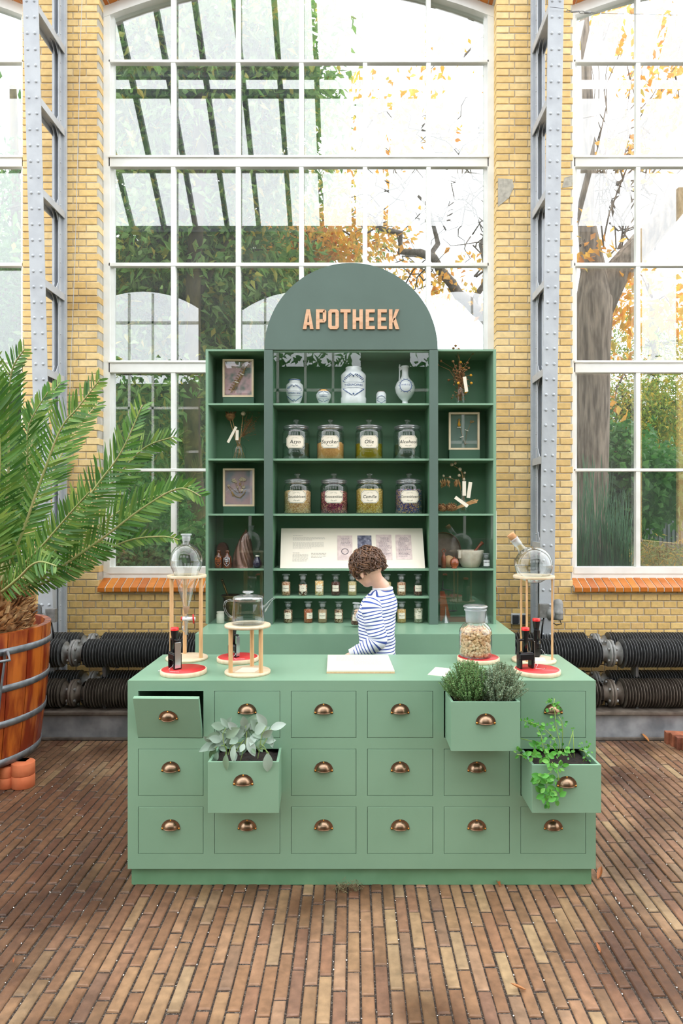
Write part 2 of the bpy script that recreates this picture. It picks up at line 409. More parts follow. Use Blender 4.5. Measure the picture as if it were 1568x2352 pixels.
tag(rest['brick'].build('brickwork', M['brick'], wall, tint=True), kind='stuff')
tag(rest['ochre'].build('low_brickwork', M['ochre'], wall, tint=True), kind='stuff')
# arch bricks over each window
ab = MB()
for c in centres:
    for k in range(46):
        x0_, x1_ = -HW-.02+(2*HW+.04)*k/46+.004, -HW-.02+(2*HW+.04)*(k+1)/46-.004
        q = []
        for xx, dz in ((x0_, .0), (x1_, .0), (x1_*1.045, .21), (x0_*1.045, .21)):
            q.append((c+xx, arch_z(max(-HW, min(HW, xx)), HW, ZS, RISE)+dz+.002))
        ab.prism(q, WY-.004, WY+.11)
        for i in range(6): ab.t[-1-i] = (k*.37) % 1
tag(ab.build('arch_brickwork', M['sill'], wall, tint=True), kind='stuff')
bm = MB()   # grey cement repair beside the right-hand side of the middle window
bm.prism([(PX(1143, WY), PZ(475, WY)), (PX(1168, WY), PZ(455, WY)), (PX(1180, WY), PZ(430, WY)), (PX(1176, WY), PZ(412, WY)), (PX(1143, WY), PZ(410, WY))], WY-.004, WY+.01)
bm.prism([(PX(1290, WY), PZ(432, WY)), (PX(1314, WY), PZ(428, WY)), (PX(1314, WY), PZ(404, WY)), (PX(1296, WY), PZ(408, WY))], WY-.004, WY+.01)
bm.build('cement_patch', mat('cement_repair', (186, 180, 166), .9, c2=(160, 154, 142), vs=30, bump=.4), wall)
# ---------------------------------------------------------------- sloping sill bricks
SB = MB(); SB.hexa([(0, -.045, 0), (.058, -.045, 0), (.058, .1, 0), (0, .1, 0), (0, -.045, .035), (.058, -.045, .035), (.058, .1, .1), (0, .1, .1)])
for w, c in enumerate(centres):
    tr = thing('trim_%d' % (w+1), 'row of glazed orange sill bricks under arched window', None, (c, WY, Z0-.035), kind='structure')
    mo = MB(); mo.hexa([(-HW, -.041, .003), (HW, -.041, .003), (HW, .1, .003), (-HW, .1, .003), (-HW, -.041, .031), (HW, -.041, .031), (HW, .1, .095), (-HW, .1, .095)])
    mo.build('sill_mortar', M['mortar'], tr)
    n = 49
    for k in range(n):
        if w == 0 and k == 0: sb0 = SB.build('brick', M['sill'], tr, bevel=.003); o = sb0
        else: o = sb0.copy(); COL.objects.link(o); o.parent = tr
        o.location = (-HW+.003+k*(2*HW/n), R.uniform(-.002, .002), R.uniform(-.001, .002))
# ---------------------------------------------------------------- windows
YF, YG = 5.6, 5.655
RP = [1309, 1079.5, 842, 607, 370, 139.5]
VX = [(p-CX)*YF/F-WCX for p in (397, 546, 691.5, 838, 984)]
for w, c in enumerate(centres):
    wd = thing('window_%d' % (w+1), ['arched white multi-pane window at the left edge behind the palm', 'tall arched white multi-pane window behind the green shelves', 'tall arched white window with an old tree trunk outside'][w], None, (c, YF, Z0), kind='structure')
    fr = MB(); zb = PZ(1318, YF)-Z0
    for s in (-1, 1):
        fr.box(*sorted((s*(HW+.0), s*(HW-.052))), 0, .09, 0, ZS-Z0); fr.box(*sorted((s*(HW-.045), s*(HW-.075))), .03, .08, zb, ZS-Z0)
    fr.box(-HW+.052, HW-.052, .001, .088, -.005, zb+.004); fr.box(-HW+.04, HW-.04, -.004, .09, zb+.001, zb+.055)
    N = 20
    for k in range(N):
        a, b_ = -HW+2*HW*k/N, -HW+2*HW*(k+1)/N
        za, zb2 = arch_z(a, HW, ZS, RISE)-Z0, arch_z(b_, HW, ZS, RISE)-Z0
        fr.prism([(a, za-.085), (b_, zb2-.085), (b_, zb2+.02), (a, za+.02)], -.003, .093)
    fr.build('frame', M['white'], wd)
    if w == 0:
        hp = [(c-HW+.02-WCX+WCX) for c in centres]
    zz = [PZ(p, YF)-Z0 for p in RP[1:]]
    th = [.024, .100, .030, .092, .024]
    dz = [.0, 0, 0, 0, 0]
    for z, t_ in zip(zz, th):
        b = MB(); b.box(-HW+.04, HW-.04, .0, .05, z-t_/2, z+t_/2)
        if t_ > .05: b.box(-HW+.04, HW-.04, -.012, .0, z+t_/2-.02, z+t_/2)
        b.build('glazing_bar', M['white'], wd, bevel=.004)
    for x in VX:
        b = MB(); b.box(x-.019, x+.019, .004, .052, zb+.03, arch_z(x, HW, ZS, RISE)-Z0-.05); b.build('glazing_bar', M['white'], wd, bevel=.004)
    xs = [-HW+.05]+VX+[HW-.05]; zs_ = [zb+.03]+zz+[None]
    for i in range(6):
        for j in range(6):
            x0, x1 = xs[i], xs[i+1]; b = MB(); lo = zs_[j]
            if zs_[j+1] is not None: b.box(x0, x1, YG-YF, YG-YF+.004, lo, zs_[j+1])
            else:
                pts = [(x0, lo), (x1, lo)]+[(x1+(x0-x1)*k/4, arch_z(x1+(x0-x1)*k/4, HW, ZS, RISE)-Z0-.03) for k in range(5)]
                b.prism(pts, YG-YF, YG-YF+.004)
            o = b.build('pane', M['pane'], wd)
# ---------------------------------------------------------------- floor
FX0, FX1, FY0, FY1 = -4.4, 4.2, .9, 4.86
fb = MB(); fb.box(-7.6, 6.7, -4.9, WY+.1, -.12, -.005)
floor = tag(fb.build('floor', M['joint']), 'floor of narrow clay pavers laid in rows', kind='structure')
def paver_geo(w, L, h):
    c1, c2 = .0050, .0018
    def ring(dx, z): return [(dx, dx, z), (w-dx, dx, z), (w-dx, L-dx, z), (dx, L-dx, z)]
    v = ring(0, -h)+ring(0, -c1)+ring(c2, -c2)+ring(c1+.001, 0)
    f = [(12, 13, 14, 15)]
    for r in range(3):
        for k in range(4): f.append((r*4+k, r*4+(k+1) % 4, r*4+4+(k+1) % 4, r*4+4+k))
    return v, f
pv = []
PW, PL = .0492, .240
nrow = int((FX1-FX0)/PW)
for i in range(nrow):
    x = FX0+i*PW+R.uniform(-.001, .001); y = FY0-PL*((i % 2)*.5+R.uniform(0, .12))+R.uniform(-.02, .02)
    while y < FY1-.03:
        L = PL*R.uniform(.94, 1.05); b = min(y+L-.009, FY1)
        xx, yy = x, (y+b)/2
        hid = (-.93 < xx < .98 and y > 3.0 and b < 3.44) or (-.9 < xx < .9 and y > 4.17)
        if not hid: pv.append((x, y, b-y, PW-R.uniform(.005, .0085), R.uniform(-.0012, .0022), R.random()))
        y += L
def pp(t):
    Y = t[1]+t[2]/2
    return (CX+F*(t[0]+.02)/Y, CY+F*H/Y, Y) if Y > .3 else (0, 9999, 0)
vis = [t for t in pv if -10 < pp(t)[0] < 1578 and pp(t)[1] < 2362]
vis.sort(key=lambda t: t[1]); chosen = set(id(t) for t in vis[:300])
rest = MB()
for t in pv:
    x, y, L, w, dz, tt = t
    v, f = paver_geo(w, L, .012)
    tl = R.uniform(-.0012, .0012); tx = R.uniform(-.0008, .0008)
    v = [(p[0]+R.uniform(-.0006, .0006), p[1]+R.uniform(-.001, .001), p[2]+dz+tl*(p[1]/L-.5)+tx*(p[0]/w-.5)) for p in v]
    if id(t) in chosen:
        b = MB(); b.add(v, f); o = b.build('paver', M['paver'], floor); o.location = (x, y, 0)
    else: rest.add([(p[0]+x, p[1]+y, p[2]) for p in v], f, t=tt)
tag(rest.build('paving', M['paver'], floor, tint=True), kind='stuff')
# pebbles of shell grit caught in the joints
gb = MB()
for i in range(1500):
    Y = R.uniform(2.0, 4.4); k = R.randrange(0, nrow)
    x = FX0+k*PW-.003+R.uniform(-.003, .003); s = R.uniform(.0012, .003)
    if abs(x) > 3: continue
    if -1.0 < x < 1.06 and Y > 2.95: continue
    gb.ball((x, Y, .001), (s, s*R.uniform(.6, 1.4), s*.7), 5)
tag(gb.build('shell_grit', mat('shell_grit', (232, 228, 220), .7), floor), kind='stuff')
# ---------------------------------------------------------------- lattice columns against the piers
RZ0 = 1.39
def column(xc, label, side):
    t = thing('steel_column', label, 'column', (xc, WY, 0), group=None)
    yb = lambda z: -.30-.25*(z-1.45)/4.55*1.0     # front chord leans into the room as it rises
    hz = 8.2
    b = MB(); w = .057
    b.hexa([(-w, yb(0), 0), (w, yb(0), 0), (w, yb(0)+.012, 0), (-w, yb(0)+.012, 0), (-w, yb(hz), hz), (w, yb(hz), hz), (w, yb(hz)+.012, hz), (-w, yb(hz)+.012, hz)])
    for s in (-1, 1):
        for a0, a1 in ((.012, .06),):
            x0, x1 = sorted((s*.016, s*.023)); z1 = hz
            b.hexa([(x0, yb(0)+a0, 0), (x1, yb(0)+a0, 0), (x1, yb(0)+a1, 0), (x0, yb(0)+a1, 0), (x0, yb(z1)+a0, z1), (x1, yb(z1)+a0, z1), (x1, yb(z1)+a1, z1), (x0, yb(z1)+a1, z1)])
    b.build('front_plate', M['steel'], t, bevel=.002)
    b = MB(); b.box(-w, w, -.03, -.004, 0, hz)
    for s in (-1, 1): b.box(*sorted((s*.016, s*.023)), -.085, -.03, 0, hz)
    b.box(-.05, .05, -.037, -.03, 0, hz)
    b.build('back_plate', M['steel'], t, bevel=.002)
    b = MB(); b.hexa([(-.006, yb(0)+.01, 0), (.006, yb(0)+.01, 0), (.006, -.03, 0), (-.006, -.03, 0), (-.006, yb(RZ0)+.01, RZ0), (.006, yb(RZ0)+.01, RZ0), (.006, -.03, RZ0), (-.006, -.03, RZ0)])
    b.build('web_plate', M['steel'], t)
    rv = MB()
    def rivet(p, r, d):
        Mx = Matrix.Rotation(PI/2, 4, 'X')
        rv.lathe([(r, 0), (r*.9, r*.35), (r*.55, r*.62), (0, r*.72)], p, 8, M=Mx if d == 'y' else Matrix.Rotation(d*PI/2, 4, 'Y'))
    z = .35
    while z < 6.2:
        for x in (-.028, .028): rivet((x, yb(z), z), .0115, 'y')
        for x in (-.043, .043): rivet((x, -.03, z+.03), .010, 'y')
        for s in (-1, 1): rivet((s*.023, -.058, z+.08), .008, s)
        z += .1145
    tag(rv.build('rivets', M['steel'], t), kind='stuff')
    for k in range(11):
        z = RZ0+.663*k; y0 = yb(z)+.01; b = MB()
        b.box(-.05, .05, y0, -.03, z, z+.010)
        for s in (-1, 1):
            b.box(*sorted((s*.05, s*.044)), y0, -.03, z-.045, z)
            # rounded gussets below and above the batten
            for sg, zz in ((-1, z), (1, z+.01)):
                for q in range(3):
                    a = .07*(1-q/3)**2+.008; c_ = .07*(1-(q+1)/3)**2+.004
                    yf = y0+.05
                    for ya, yb_ in (((-.085-.024*q-.024), (-.085-.024*q)),):
                        b.prism([], 0, 0) if False else None
                        b.hexa([(s*.016 if s < 0 else .012, ya, zz), (s*.012 if s < 0 else .016, ya, zz), (s*.012 if s < 0 else .016, yb_, zz), (s*.016 if s < 0 else .012, yb_, zz),
                                (s*.016 if s < 0 else .012, ya, zz+sg*c_), (s*.012 if s < 0 else .016, ya, zz+sg*c_), (s*.012 if s < 0 else .016, yb_, zz+sg*a), (s*.016 if s < 0 else .012, yb_, zz+sg*a)])
        b.build('batten', M['steel'], t)
    return t
PCL, PCR = WCX-BAY/2, WCX+BAY/2
column(PCL, 'grey riveted steel lattice column on the brick pier behind the palm', -1)
column(PCR+.02, 'grey riveted steel lattice column between middle and right-hand windows', 1)
def spotlight(x, y, z, s, label, m):
    t = thing('spotlight', label, 'lamp', (x, y, z))
    b = MB(); b.lathe([(.001, -.06), (.036, -.06), (.038, -.045), (.038, -.012)], n=20); b.lathe([(.041, -.012), (.041, .006), (.038, .008), (.038, .06), (.03, .085), (.012, .095), (0, .096)], n=20)
    b.build('lamp_head', m, t)
    b = MB(); b.box(s*.10-.035, s*.10+.035, .0, .05, -.045, .055); b.lathe([(0, -.02), (.045, -.02), (.045, .015), (.02, .03), (0, .03)], (s*.055, .01, -.02), 18, M=Matrix.Rotation(PI/2*s, 4, 'Y'))
    b.tube([(0, .01, -.02), (s*.07, .015, -.025)], .014, 10)
    b.build('bracket', M['iron2'], t)
    b = MB(); b.tube([(s*-.01, -.01, -.06), (s*-.02, -.02, -.09), (s*.012, .0, -.10), (s*.035, 0, -.085)], .004, 6); b.tube([(s*.10, .02, -.04), (s*.11, .03, -.12), (s*.12, .04, -.3)], .006, 6)
    b.build('cable', M['black'], t)
spotlight(PX(84, 5.1), 5.1, PZ(1416, 5.1), 1, 'small dark spotlight clamped to column beside palm tub', M['iron'])
spotlight(PX(1281, 5.1), 5.1, PZ(1405, 5.1), -1, 'small grey spotlight clamped to column behind the round flask', M['iron2'])
t = thing('power_socket', 'grey double power socket on the brick pier behind round flask stand', 'socket', (PX(1190, WY), WY-.03, PZ(1421, WY)))
b = MB(); b.box(-.062, .062, 0, .03, -.045, .045); b.build('socket_box', mat('socket_grey', (190, 194, 196), .4), t, bevel=.008)
for s in (-1, 1): b = MB(); b.box(s*.03-.026, s*.03+.026, -.012, .002, -.035, .035); b.build('socket_cover', mat('socket_dark', (52, 56, 62), .4), t, bevel=.006)
# thin wire down the left pier, turnbuckle wire top right
tag(MB().tube([PV(190, -40, 5.47), PV(186, 60, 5.465), PV(172, 600, 5.465), PV(160, 905, 5.46), PV(158, 1120, 5.47)], .0022, 5).build('hanging_wire', M['steel']), 'thin grey wire hanging down the left brick pier', 'wire')
t = thing('turnbuckle_wire', 'taut steel wire with turnbuckle at top of the right column', 'wire', PV(1300, 20, 4.97))
o_ = PV(1300, 20, 4.97); q_ = lambda a, b_, y=4.97: PV(a, b_, y)-o_
MB().tube([q_(1262, 16), q_(1300, 20), q_(1312, 28)], .0015, 5).tube([q_(1370, 30), q_(1480, 33, 5.0), q_(1640, 37, 5.1)], .0015, 5).build('wire', M['iron'], t)
b = MB(); b.tube([q_(1312, 28), q_(1330, 26)], .005, 8); b.tube([q_(1342, 29), q_(1356, 29)], .008, 8); b.tube([q_(1356, 29), q_(1370, 30)], .003, 6)
for k in range(2):
    cc = (q_(1336, 28) if k == 0 else q_(1306, 26)); b.tube([cc+Vector((.02*math.cos(a), 0, .008*math.sin(a))) for a in np.linspace(0, 2*PI, 13)], .0022, 5, caps=False)
b.build('turnbuckle', M['iron2'], t)
# ---------------------------------------------------------------- finned heating pipes
def heating_pipe(label, Y, zc, x0, x1, joints, m, mf):
    t = thing('heating_pipe', label, 'pipe', (x0, Y, zc-.105), group=None)
    L = x1-x0; MX = Matrix.Rotation(PI/2, 4, 'Y')
    b = MB(); b.lathe([(0, 0), (.052, 0), (.052, L), (0, L)], (0, 0, .105), 20, M=MX); b.build('pipe', m, t)
    fn = MB(); x = .02
    js = [j-x0 for j in joints]
    while x < L-.02:
        if all(abs(x-j) > .085 for j in js):
            r = .105+R.uniform(-.001, .001)
            fn.lathe([(.05, -.0016), (r, -.0012), (r, .0012), (.05, .0016)], (x+R.uniform(-.001, .001), 0, .105), 26, M=MX, sm=False)
        x += .0212
    tag(fn.build('fins', mf, t), kind='stuff')
    for xx in (PX(255, 5.1), PX(700, 5.1), PX(960, 5.1), PX(1445, 5.1), -4.1, 3.7):
        b = MB(); b.box(xx-x0-.01, xx-x0+.01, -.04, .04, -.06 if zc > .5 else -.0, .06); b.build('bracket', M['iron'], t)
    for j in js:
        b = MB()
        for s in (-1, 1):
            b.lathe([(.052, -.001), (.098, .0), (.098, .014), (.06, .018), (.056, .03), (.056, .05), (.07, .062), (.085, .068)], (j+s*.004, 0, .105), 28, M=MX @ Matrix.Diagonal((1, 1, s, 1)))
        b.build('flange', M['iron2'] if m != M['rusty'] else m, t)
        for k in range(6):
            a = k*PI/3+.5; c_ = (j, .082*math.cos(a), .105+.082*math.sin(a))
            b = MB(); b.tube([(j-.026, c_[1], c_[2]), (j+.026, c_[1], c_[2])], .007, 6, sm=False); b.tube([(j-.034, c_[1], c_[2]), (j-.022, c_[1], c_[2])], .011, 6, sm=False); b.tube([(j+.022, c_[1], c_[2]), (j+.034, c_[1], c_[2])], .011, 6, sm=False)
            b.build('bolt', M['iron2'], t)
XL, XR = -4.3, 4.0
heating_pipe('upper front finned heating pipe running along the wall', 5.0, .598, XL, XR, [PX(174, 5.), PX(1398, 5.)], M['iron'], M['iron'])
heating_pipe('upper rear finned heating pipe nearest the brick wall', 5.27, .598, XL, XR, [PX(214, 5.27), PX(1366, 5.27)], M['iron'], M['iron'])
heating_pipe('lower front finned heating pipe resting above the steel beam', 5.0, .305, XL, XR, [PX(172, 5.), PX(1400, 5.)], M['rusty'], M['rusty'])
heating_pipe('lower rear finned heating pipe half hidden in shadow', 5.27, .305, XL, XR, [PX(216, 5.27), PX(1366, 5.27)], M['iron'], M['iron'])
t = thing('steel_beam', 'long low grey steel beam lying under the heating pipes', 'beam', (XL, 4.9, 0))
b = MB(); L = XR-XL
b.box(0, L, -.03, .16, 0, .014); b.build('bottom_flange', M['rusty'], t)
b = MB(); b.box(0, L, .0, .012, .014, .182); b.build('web', M['beam'], t)
b = MB(); b.box(0, L, -.03, .16, .182, .199); b.build('top_flange', M['rusty'], t)
# raised brick edging, bottom right
t = thing('brick_edging', 'raised edge of old red bricks beside the heating beam', 'brick edging', (2.2, 4.6, 0))
bk = tint_mat('old_red_brick', [(150, 88, 62), (122, 70, 52), (168, 104, 76), (110, 66, 52)], .85, bump=.6)
for k in range(13):
    b = MB(); b.box(0, .2, -.025, .025, -.005, .085); o = b.build('brick', bk, t, bevel=.005)
    o.location = (.0+k*.016+R.uniform(-.008, .008), .21-k*.056, R.uniform(-.004, .006)); o.rotation_euler = (0, 0, R.uniform(-.05, .05)-.1)
# ---------------------------------------------------------------- the opposite side of the glasshouse and its roof (seen mirrored in the glass)
RY = -4.85
rc = [-8.95+3.837*k for k in range(5)]
facade('wall_front', RY-.3, RY, [c for c in rc if -7.4 < c-1.42 and c+1.42 < 6.6], 1.42, 1.1, 6.54, .45, ZTOP, -7.6, 6.7, mat('dark_far_wall', (78, 76, 70), .9))
for w, c in enumerate([c for c in rc if -7.4 < c-1.42 and c+1.42 < 6.6]):
    b = MB()
    for k in range(1, 5): b.box(c-1.42+k*.568-.025, c-1.42+k*.568+.025, RY-.2, RY-.15, 1.1, 6.9)
    for z in (2.1, 3.1, 4.15, 5.2, 6.2): b.box(c-1.42, c+1.42, RY-.2, RY-.15, z-.03, z+.03)
    tag(b.build('window_%d' % (w+4), M['white']), kind='structure')
rb = MB()
ridge = (RY+WY)/2; zr = ZTOP+.87*(ridge-RY)
for k in range(-9, 10):
    x = -.75+k*.75
    if not -7.5 < x < 6.6: continue
    for ya, yb_ in ((RY, ridge), (WY+.1, ridge)):
        rb.hexa([(x-.05, ya, ZTOP), (x+.05, ya, ZTOP), (x+.05, yb_, zr), (x-.05, yb_, zr), (x-.05, ya, ZTOP+.16), (x+.05, ya, ZTOP+.16), (x+.05, yb_, zr+.16), (x-.05, yb_, zr+.16)])
for f in (.0, .42, .47, .72, 1.0):
    for ya in (RY, WY+.1):
        y = ya+(ridge-ya)*f; z = ZTOP+(zr-ZTOP)*f
        rb.box(-7.6, 6.7, y-.05, y+.05, z, z+.14)
tag(rb.build('ceiling', mat('dark_roof_bar', (92, 98, 100), .6)), 'glasshouse roof of slender bars', kind='structure')
for s, x in ((-1, -7.6), (1, 6.7)):
    b = MB(); b.box(x-.1, x+.1, RY-.3, WY+.34, 0, 1.0)
    for k in range(6): y = RY+.2+k*2.0; b.box(x-.05, x+.05, y-.05, y+.05, 1.0, ZTOP)
    tag(b.build('wall_left' if s < 0 else 'wall_right', M['ochre']), kind='structure')
# ================================================================ drawer counter
_tc = {}
def text_geo(s, size=1.0, shear=0.0, space=1.0, offset=0.0):
    k = (s, shear, space, offset)
    if k not in _tc:
        cu = bpy.data.curves.new('tmp', 'FONT'); cu.body = s; cu.size = 1; cu.shear = shear; cu.space_character = space
        cu.offset = offset; cu.align_x = 'CENTER'; cu.align_y = 'CENTER'; cu.resolution_u = 2
        ob = bpy.data.objects.new('tmp', cu); COL.objects.link(ob)
        bpy.context.view_layer.update()
        me = bpy.data.meshes.new_from_object(ob.evaluated_get(bpy.context.evaluated_depsgraph_get()))
        _tc[k] = ([tuple(v.co) for v in me.vertices], [tuple(p.vertices) for p in me.polygons])
        bpy.data.objects.remove(ob); bpy.data.curves.remove(cu); bpy.data.meshes.remove(me)
    v, f = _tc[k]
    return [(x*size, y*size) for x, y, z in v], f
def add_text(b, s, size, fn, m=0, **kw):
    v, f = text_geo(s, size, **kw)
    xs = [p[0] for p in v]; cx = (min(xs)+max(xs))/2 if xs else 0
    return b.add([fn(x-cx, y) for x, y in v], f, m)
CF, CB = 2.955, 3.50
cx0, cx1 = -.983, 1.053
dpx = [(317, 467), (492, 643), (668, 818), (843, 994), (1019, 1170), (1195, 1345)]
dpy = [(1587, 1695), (1720, 1828), (1853, 1961)]
DX = [(PX(a, CF), PX(b, CF)) for a, b in dpx]; DZ = [(PZ(b, CF), PZ(a, CF)) for a, b in dpy]
zb = .0805
counter = thing('drawer_counter', 'long sage green apothecary counter with eighteen drawers standing on the pavers', 'counter', (0, CF, 0))
b = MB()
xs = [cx0]+[q for p in DX for q in p]+[cx1]; zs = [zb]+[q for p in DZ[::-1] for q in p]+[.9]
b.grid_plate(xs, zs, lambda i, j: not (i % 2 == 1 and j % 2 == 1), 0, .02)
D = CB-CF
b.box(cx0, cx1, .02, D, .88, .9); b.box(cx0, cx0+.02, .02, D, zb, .88); b.box(cx1-.02, cx1, .02, D, zb, .88)
b.box(cx0+.02, cx1-.02, D-.02, D, zb, .88); b.box(cx0+.02, cx1-.02, .02, D-.02, zb, zb+.02)
b.build('body', M['green'], counter)
b = MB(); b.box(-.973, 1.041, .022, D-.02, 0, zb); b.build('plinth', M['plinth'], counter)
def handle_mesh():
    b = MB(); a, h, d = .0315, .0315, .023; n, k = 20, 8; vs = []
    for j in range(k+1):
        v = PI/2*j/k
        for i in range(n+1):
            u = PI*i/n; vs.append((a*math.cos(v)*math.cos(u), -d*math.sin(v), h*math.cos(v)*math.sin(u)))
    fs = [(j*(n+1)+i, j*(n+1)+i+1, (j+1)*(n+1)+i+1, (j+1)*(n+1)+i) for j in range(k) for i in range(n)]
    b.add(vs, fs, 0, True)
    pts = [(a*math.cos(v)*s, -d*math.sin(v), 0) for s, v in [(-1, x) for x in np.linspace(0, PI/2, 8)]+[(1, x) for x in np.linspace(PI/2, 0, 8)[1:]]]
    b.tube(pts, .0018, 6)
    poly = []; N = 20
    for i in range(N+1):
        u = PI*i/N; poly.append((.041*math.cos(u), .0385*math.sin(u)+.001))
    inner = [(.030*math.cos(PI*i/N), .030*math.sin(PI*i/N)) for i in range(N+1)]
    vs = [(x, -.0025, z) for x, z in poly]+[(x, -.004, z) for x, z in inner]+[(x, 0, z) for x, z in poly]
    fs = [(i, N+1+i, N+2+i, i+1) for i in range(N)]+[(i, i+1, 2*N+3+i, 2*N+2+i) for i in range(N)]
    b.add(vs, fs, 0)
    for s in (-1, 1):
        b.lathe([(0, -.003), (.0055, -.003), (.0055, .002), (0, .002)], (s*.0362, -.001, .0), 10, M=Matrix.Rotation(PI/2, 4, 'X'))
        b.lathe([(.0038, 0), (.003, .002), (0, .0028)], (s*.0362, -.003, .0005), 8, m=1, M=Matrix.Rotation(PI/2, 4, 'X'))
    b.lathe([(.0035, 0), (.003, .002), (0, .0028)], (0, -.002, .0355), 8, m=1, M=Matrix.Rotation(PI/2, 4, 'X'))
    return b
HM = None
def add_handle(dr, x, y, z):
    global HM
    if HM is None: HM = handle_mesh().build('handle', [M['bronze'], M['brass']], dr)
    o = HM if HM.location.length == 0 else HM.copy()
    if o is not HM: COL.objects.link(o)
    o.parent = dr; o.location = (x, y, z)
    return o
OPEN = {(1, 1): (477, 640, 1750, 1868, 2.76), (0, 4): (1035.7, 1194.6, 1612, 1725.5, 2.79), (1, 5): (1221.7, 1380.4, 1757, 1867.7, 2.775)}
boxes = {}
for r in range(3):
    for c in range(6):
        x0, x1 = DX[c]; z0, z1 = DZ[r]; g = .0016
        if (r, c) in OPEN:
            a, b_, t_, bo, Y = OPEN[(r, c)]
            fx0, fx1, fz1, fz0 = PX(a, Y), PX(b_, Y), PZ(t_, Y), PZ(bo, Y); yf = Y-CF; th = .011
            yb2 = .012; bx0, bx1, bz0, bz1 = x0+.004, x1-.004, z0+.006, z1-.006
            m_ = MB()
            # front board
            m_.hexa([(fx0, yf, fz0), (fx1, yf, fz0), (fx1, yf+th, fz0), (fx0, yf+th, fz0), (fx0, yf, fz1), (fx1, yf, fz1), (fx1, yf+th, fz1), (fx0, yf+th, fz1)])
            for s in (0, 1):   # side boards running back into the carcass
                fa, fb_ = (fx0, fx0+th) if s == 0 else (fx1-th, fx1); ba, bb = (bx0, bx0+th) if s == 0 else (bx1-th, bx1)
                m_.hexa([(fa, yf+th, fz0), (fb_, yf+th, fz0), (bb, yb2+.2, bz0), (ba, yb2+.2, bz0), (fa, yf+th, fz1), (fb_, yf+th, fz1), (bb, yb2+.2, bz1), (ba, yb2+.2, bz1)])
            m_.hexa([(fx0+th, yf+th, fz0), (fx1-th, yf+th, fz0), (bx1-th, yb2+.2, bz0), (bx0+th, yb2+.2, bz0), (fx0+th, yf+th, fz0+.01), (fx1-th, yf+th, fz0+.01), (bx1-th, yb2+.2, bz0+.01), (bx0+th, yb2+.2, bz0+.01)])
            dr = m_.build('drawer', M['green'], counter, bevel=.0012)
            dr['label'] = 'pulled-out drawer box'
            add_handle(dr, (fx0+fx1)/2, yf, fz1-.083*(fz1-fz0)/.2045-.0045)
            boxes[(r, c)] = (fx0, fx1, fz0, fz1, Y, bx0, bx1, bz0, bz1)
        elif (r, c) == (0, 0):
            m_ = MB(); w = x1-x0; hh = z1-z0-.006
            m_.box(-w/2-.002, w/2-.004, 0, .018, 0, hh)
            dr = m_.build('drawer', M['green'], counter, bevel=.0015); dr['label'] = 'drawer front tilted forward'
            dr.location = ((x0+x1)/2, -.001, z0+g); dr.rotation_euler = (.40, 0, -.015)
            dr.rotation_euler = (math.radians(19), 0, math.radians(-1.2))
            add_handle(dr, .0, 0, hh-.100+.0)
        else:
            m_ = MB(); m_.box(x0+g, x1-g, 0, .018, z0+g, z1-g)
            dr = m_.build('drawer', M['green'], counter, bevel=.0012)
            add_handle(dr, (x0+x1)/2, 0, z1-.094)
# ================================================================ shelf cabinet
SF, SBK = 4.457, 4.725
cab = thing('shelf_cabinet', 'tall green open shelf cabinet with an arched sign board on a bench base', 'cabinet', (0, SF, 0))
q = lambda px: PX(px, SF)
XL0, XL1, XA0, XA1, XB0, XB1, XR1, XR0 = q(472), q(478), q(607), q(627), q(985), q(1005), q(1132.5), q(1139)
TOP = 2.704; dep = SBK-SF
b = MB(); b.box(-.957, .975, 4.10-SF, 4.76-SF, .1, .9); b.build('bench', M['green'], cab, bevel=.002)
b = MB(); b.box(-.93, .95, 4.13-SF, 4.74-SF, 0, .1); b.build('plinth', M['plinth'], cab)
b = MB(); b.box(XL0, XR0, dep, dep+.012, .9, TOP); b.build('back_panel', M['shadedgreen'], cab)
for a, c_ in ((XL0, XL1), (XR1, XR0)):
    b = MB(); b.box(a, c_, 0, dep, .9, TOP); b.build('side_panel', M['green'], cab, bevel=.001)
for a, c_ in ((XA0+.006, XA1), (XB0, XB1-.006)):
    b = MB(); b.box(a, c_, 0, dep, .9, TOP); b.build('divider', M['shadedgreen'], cab)
for a, c_ in ((XL1, XA0+.006), (XB1-.006, XR1)):
    b = MB(); b.box(a, c_, 0, dep, TOP-.013, TOP); b.build('top_panel', M['green'], cab)
    for z in (2.350, 1.986, 1.624, 1.264):
        b = MB(); b.box(a, c_, 0, dep, z-.0125, z); b.build('shelf', M['green'], cab, bevel=.001)
b = MB(); b.box(XA1, XB0, 0, dep, TOP-.02, TOP-.004); b.build('top_panel', M['green'], cab)
SH = [2.350, 1.986, 1.624, 1.264, 1.0815]
for z in SH:
    b = MB(); b.box(XA1, XB0, 0, dep, z-.0135, z); b.build('shelf', M['green'], cab, bevel=.001)
for a, c_ in ((XA0, XA1), (XB0, XB1)):
    b = MB(); b.box(a, c_, -.02, 0, .9, PZ(804, 4.437)); b.build('pilaster', M['dgreen'], cab, bevel=.001)
AY = 4.437; ax = PX(806, AY); ar = 199*AY/F; az = PZ(803.5, AY)+.0015
b = MB(); b.prism([(ax-ar, az), (ax+ar, az)]+[(ax+ar*math.cos(PI*k/64), az+ar*math.sin(PI*k/64)) for k in range(1, 64)], -.02, .012)
arch = b.build('sign_board', M['dgreen'], cab)
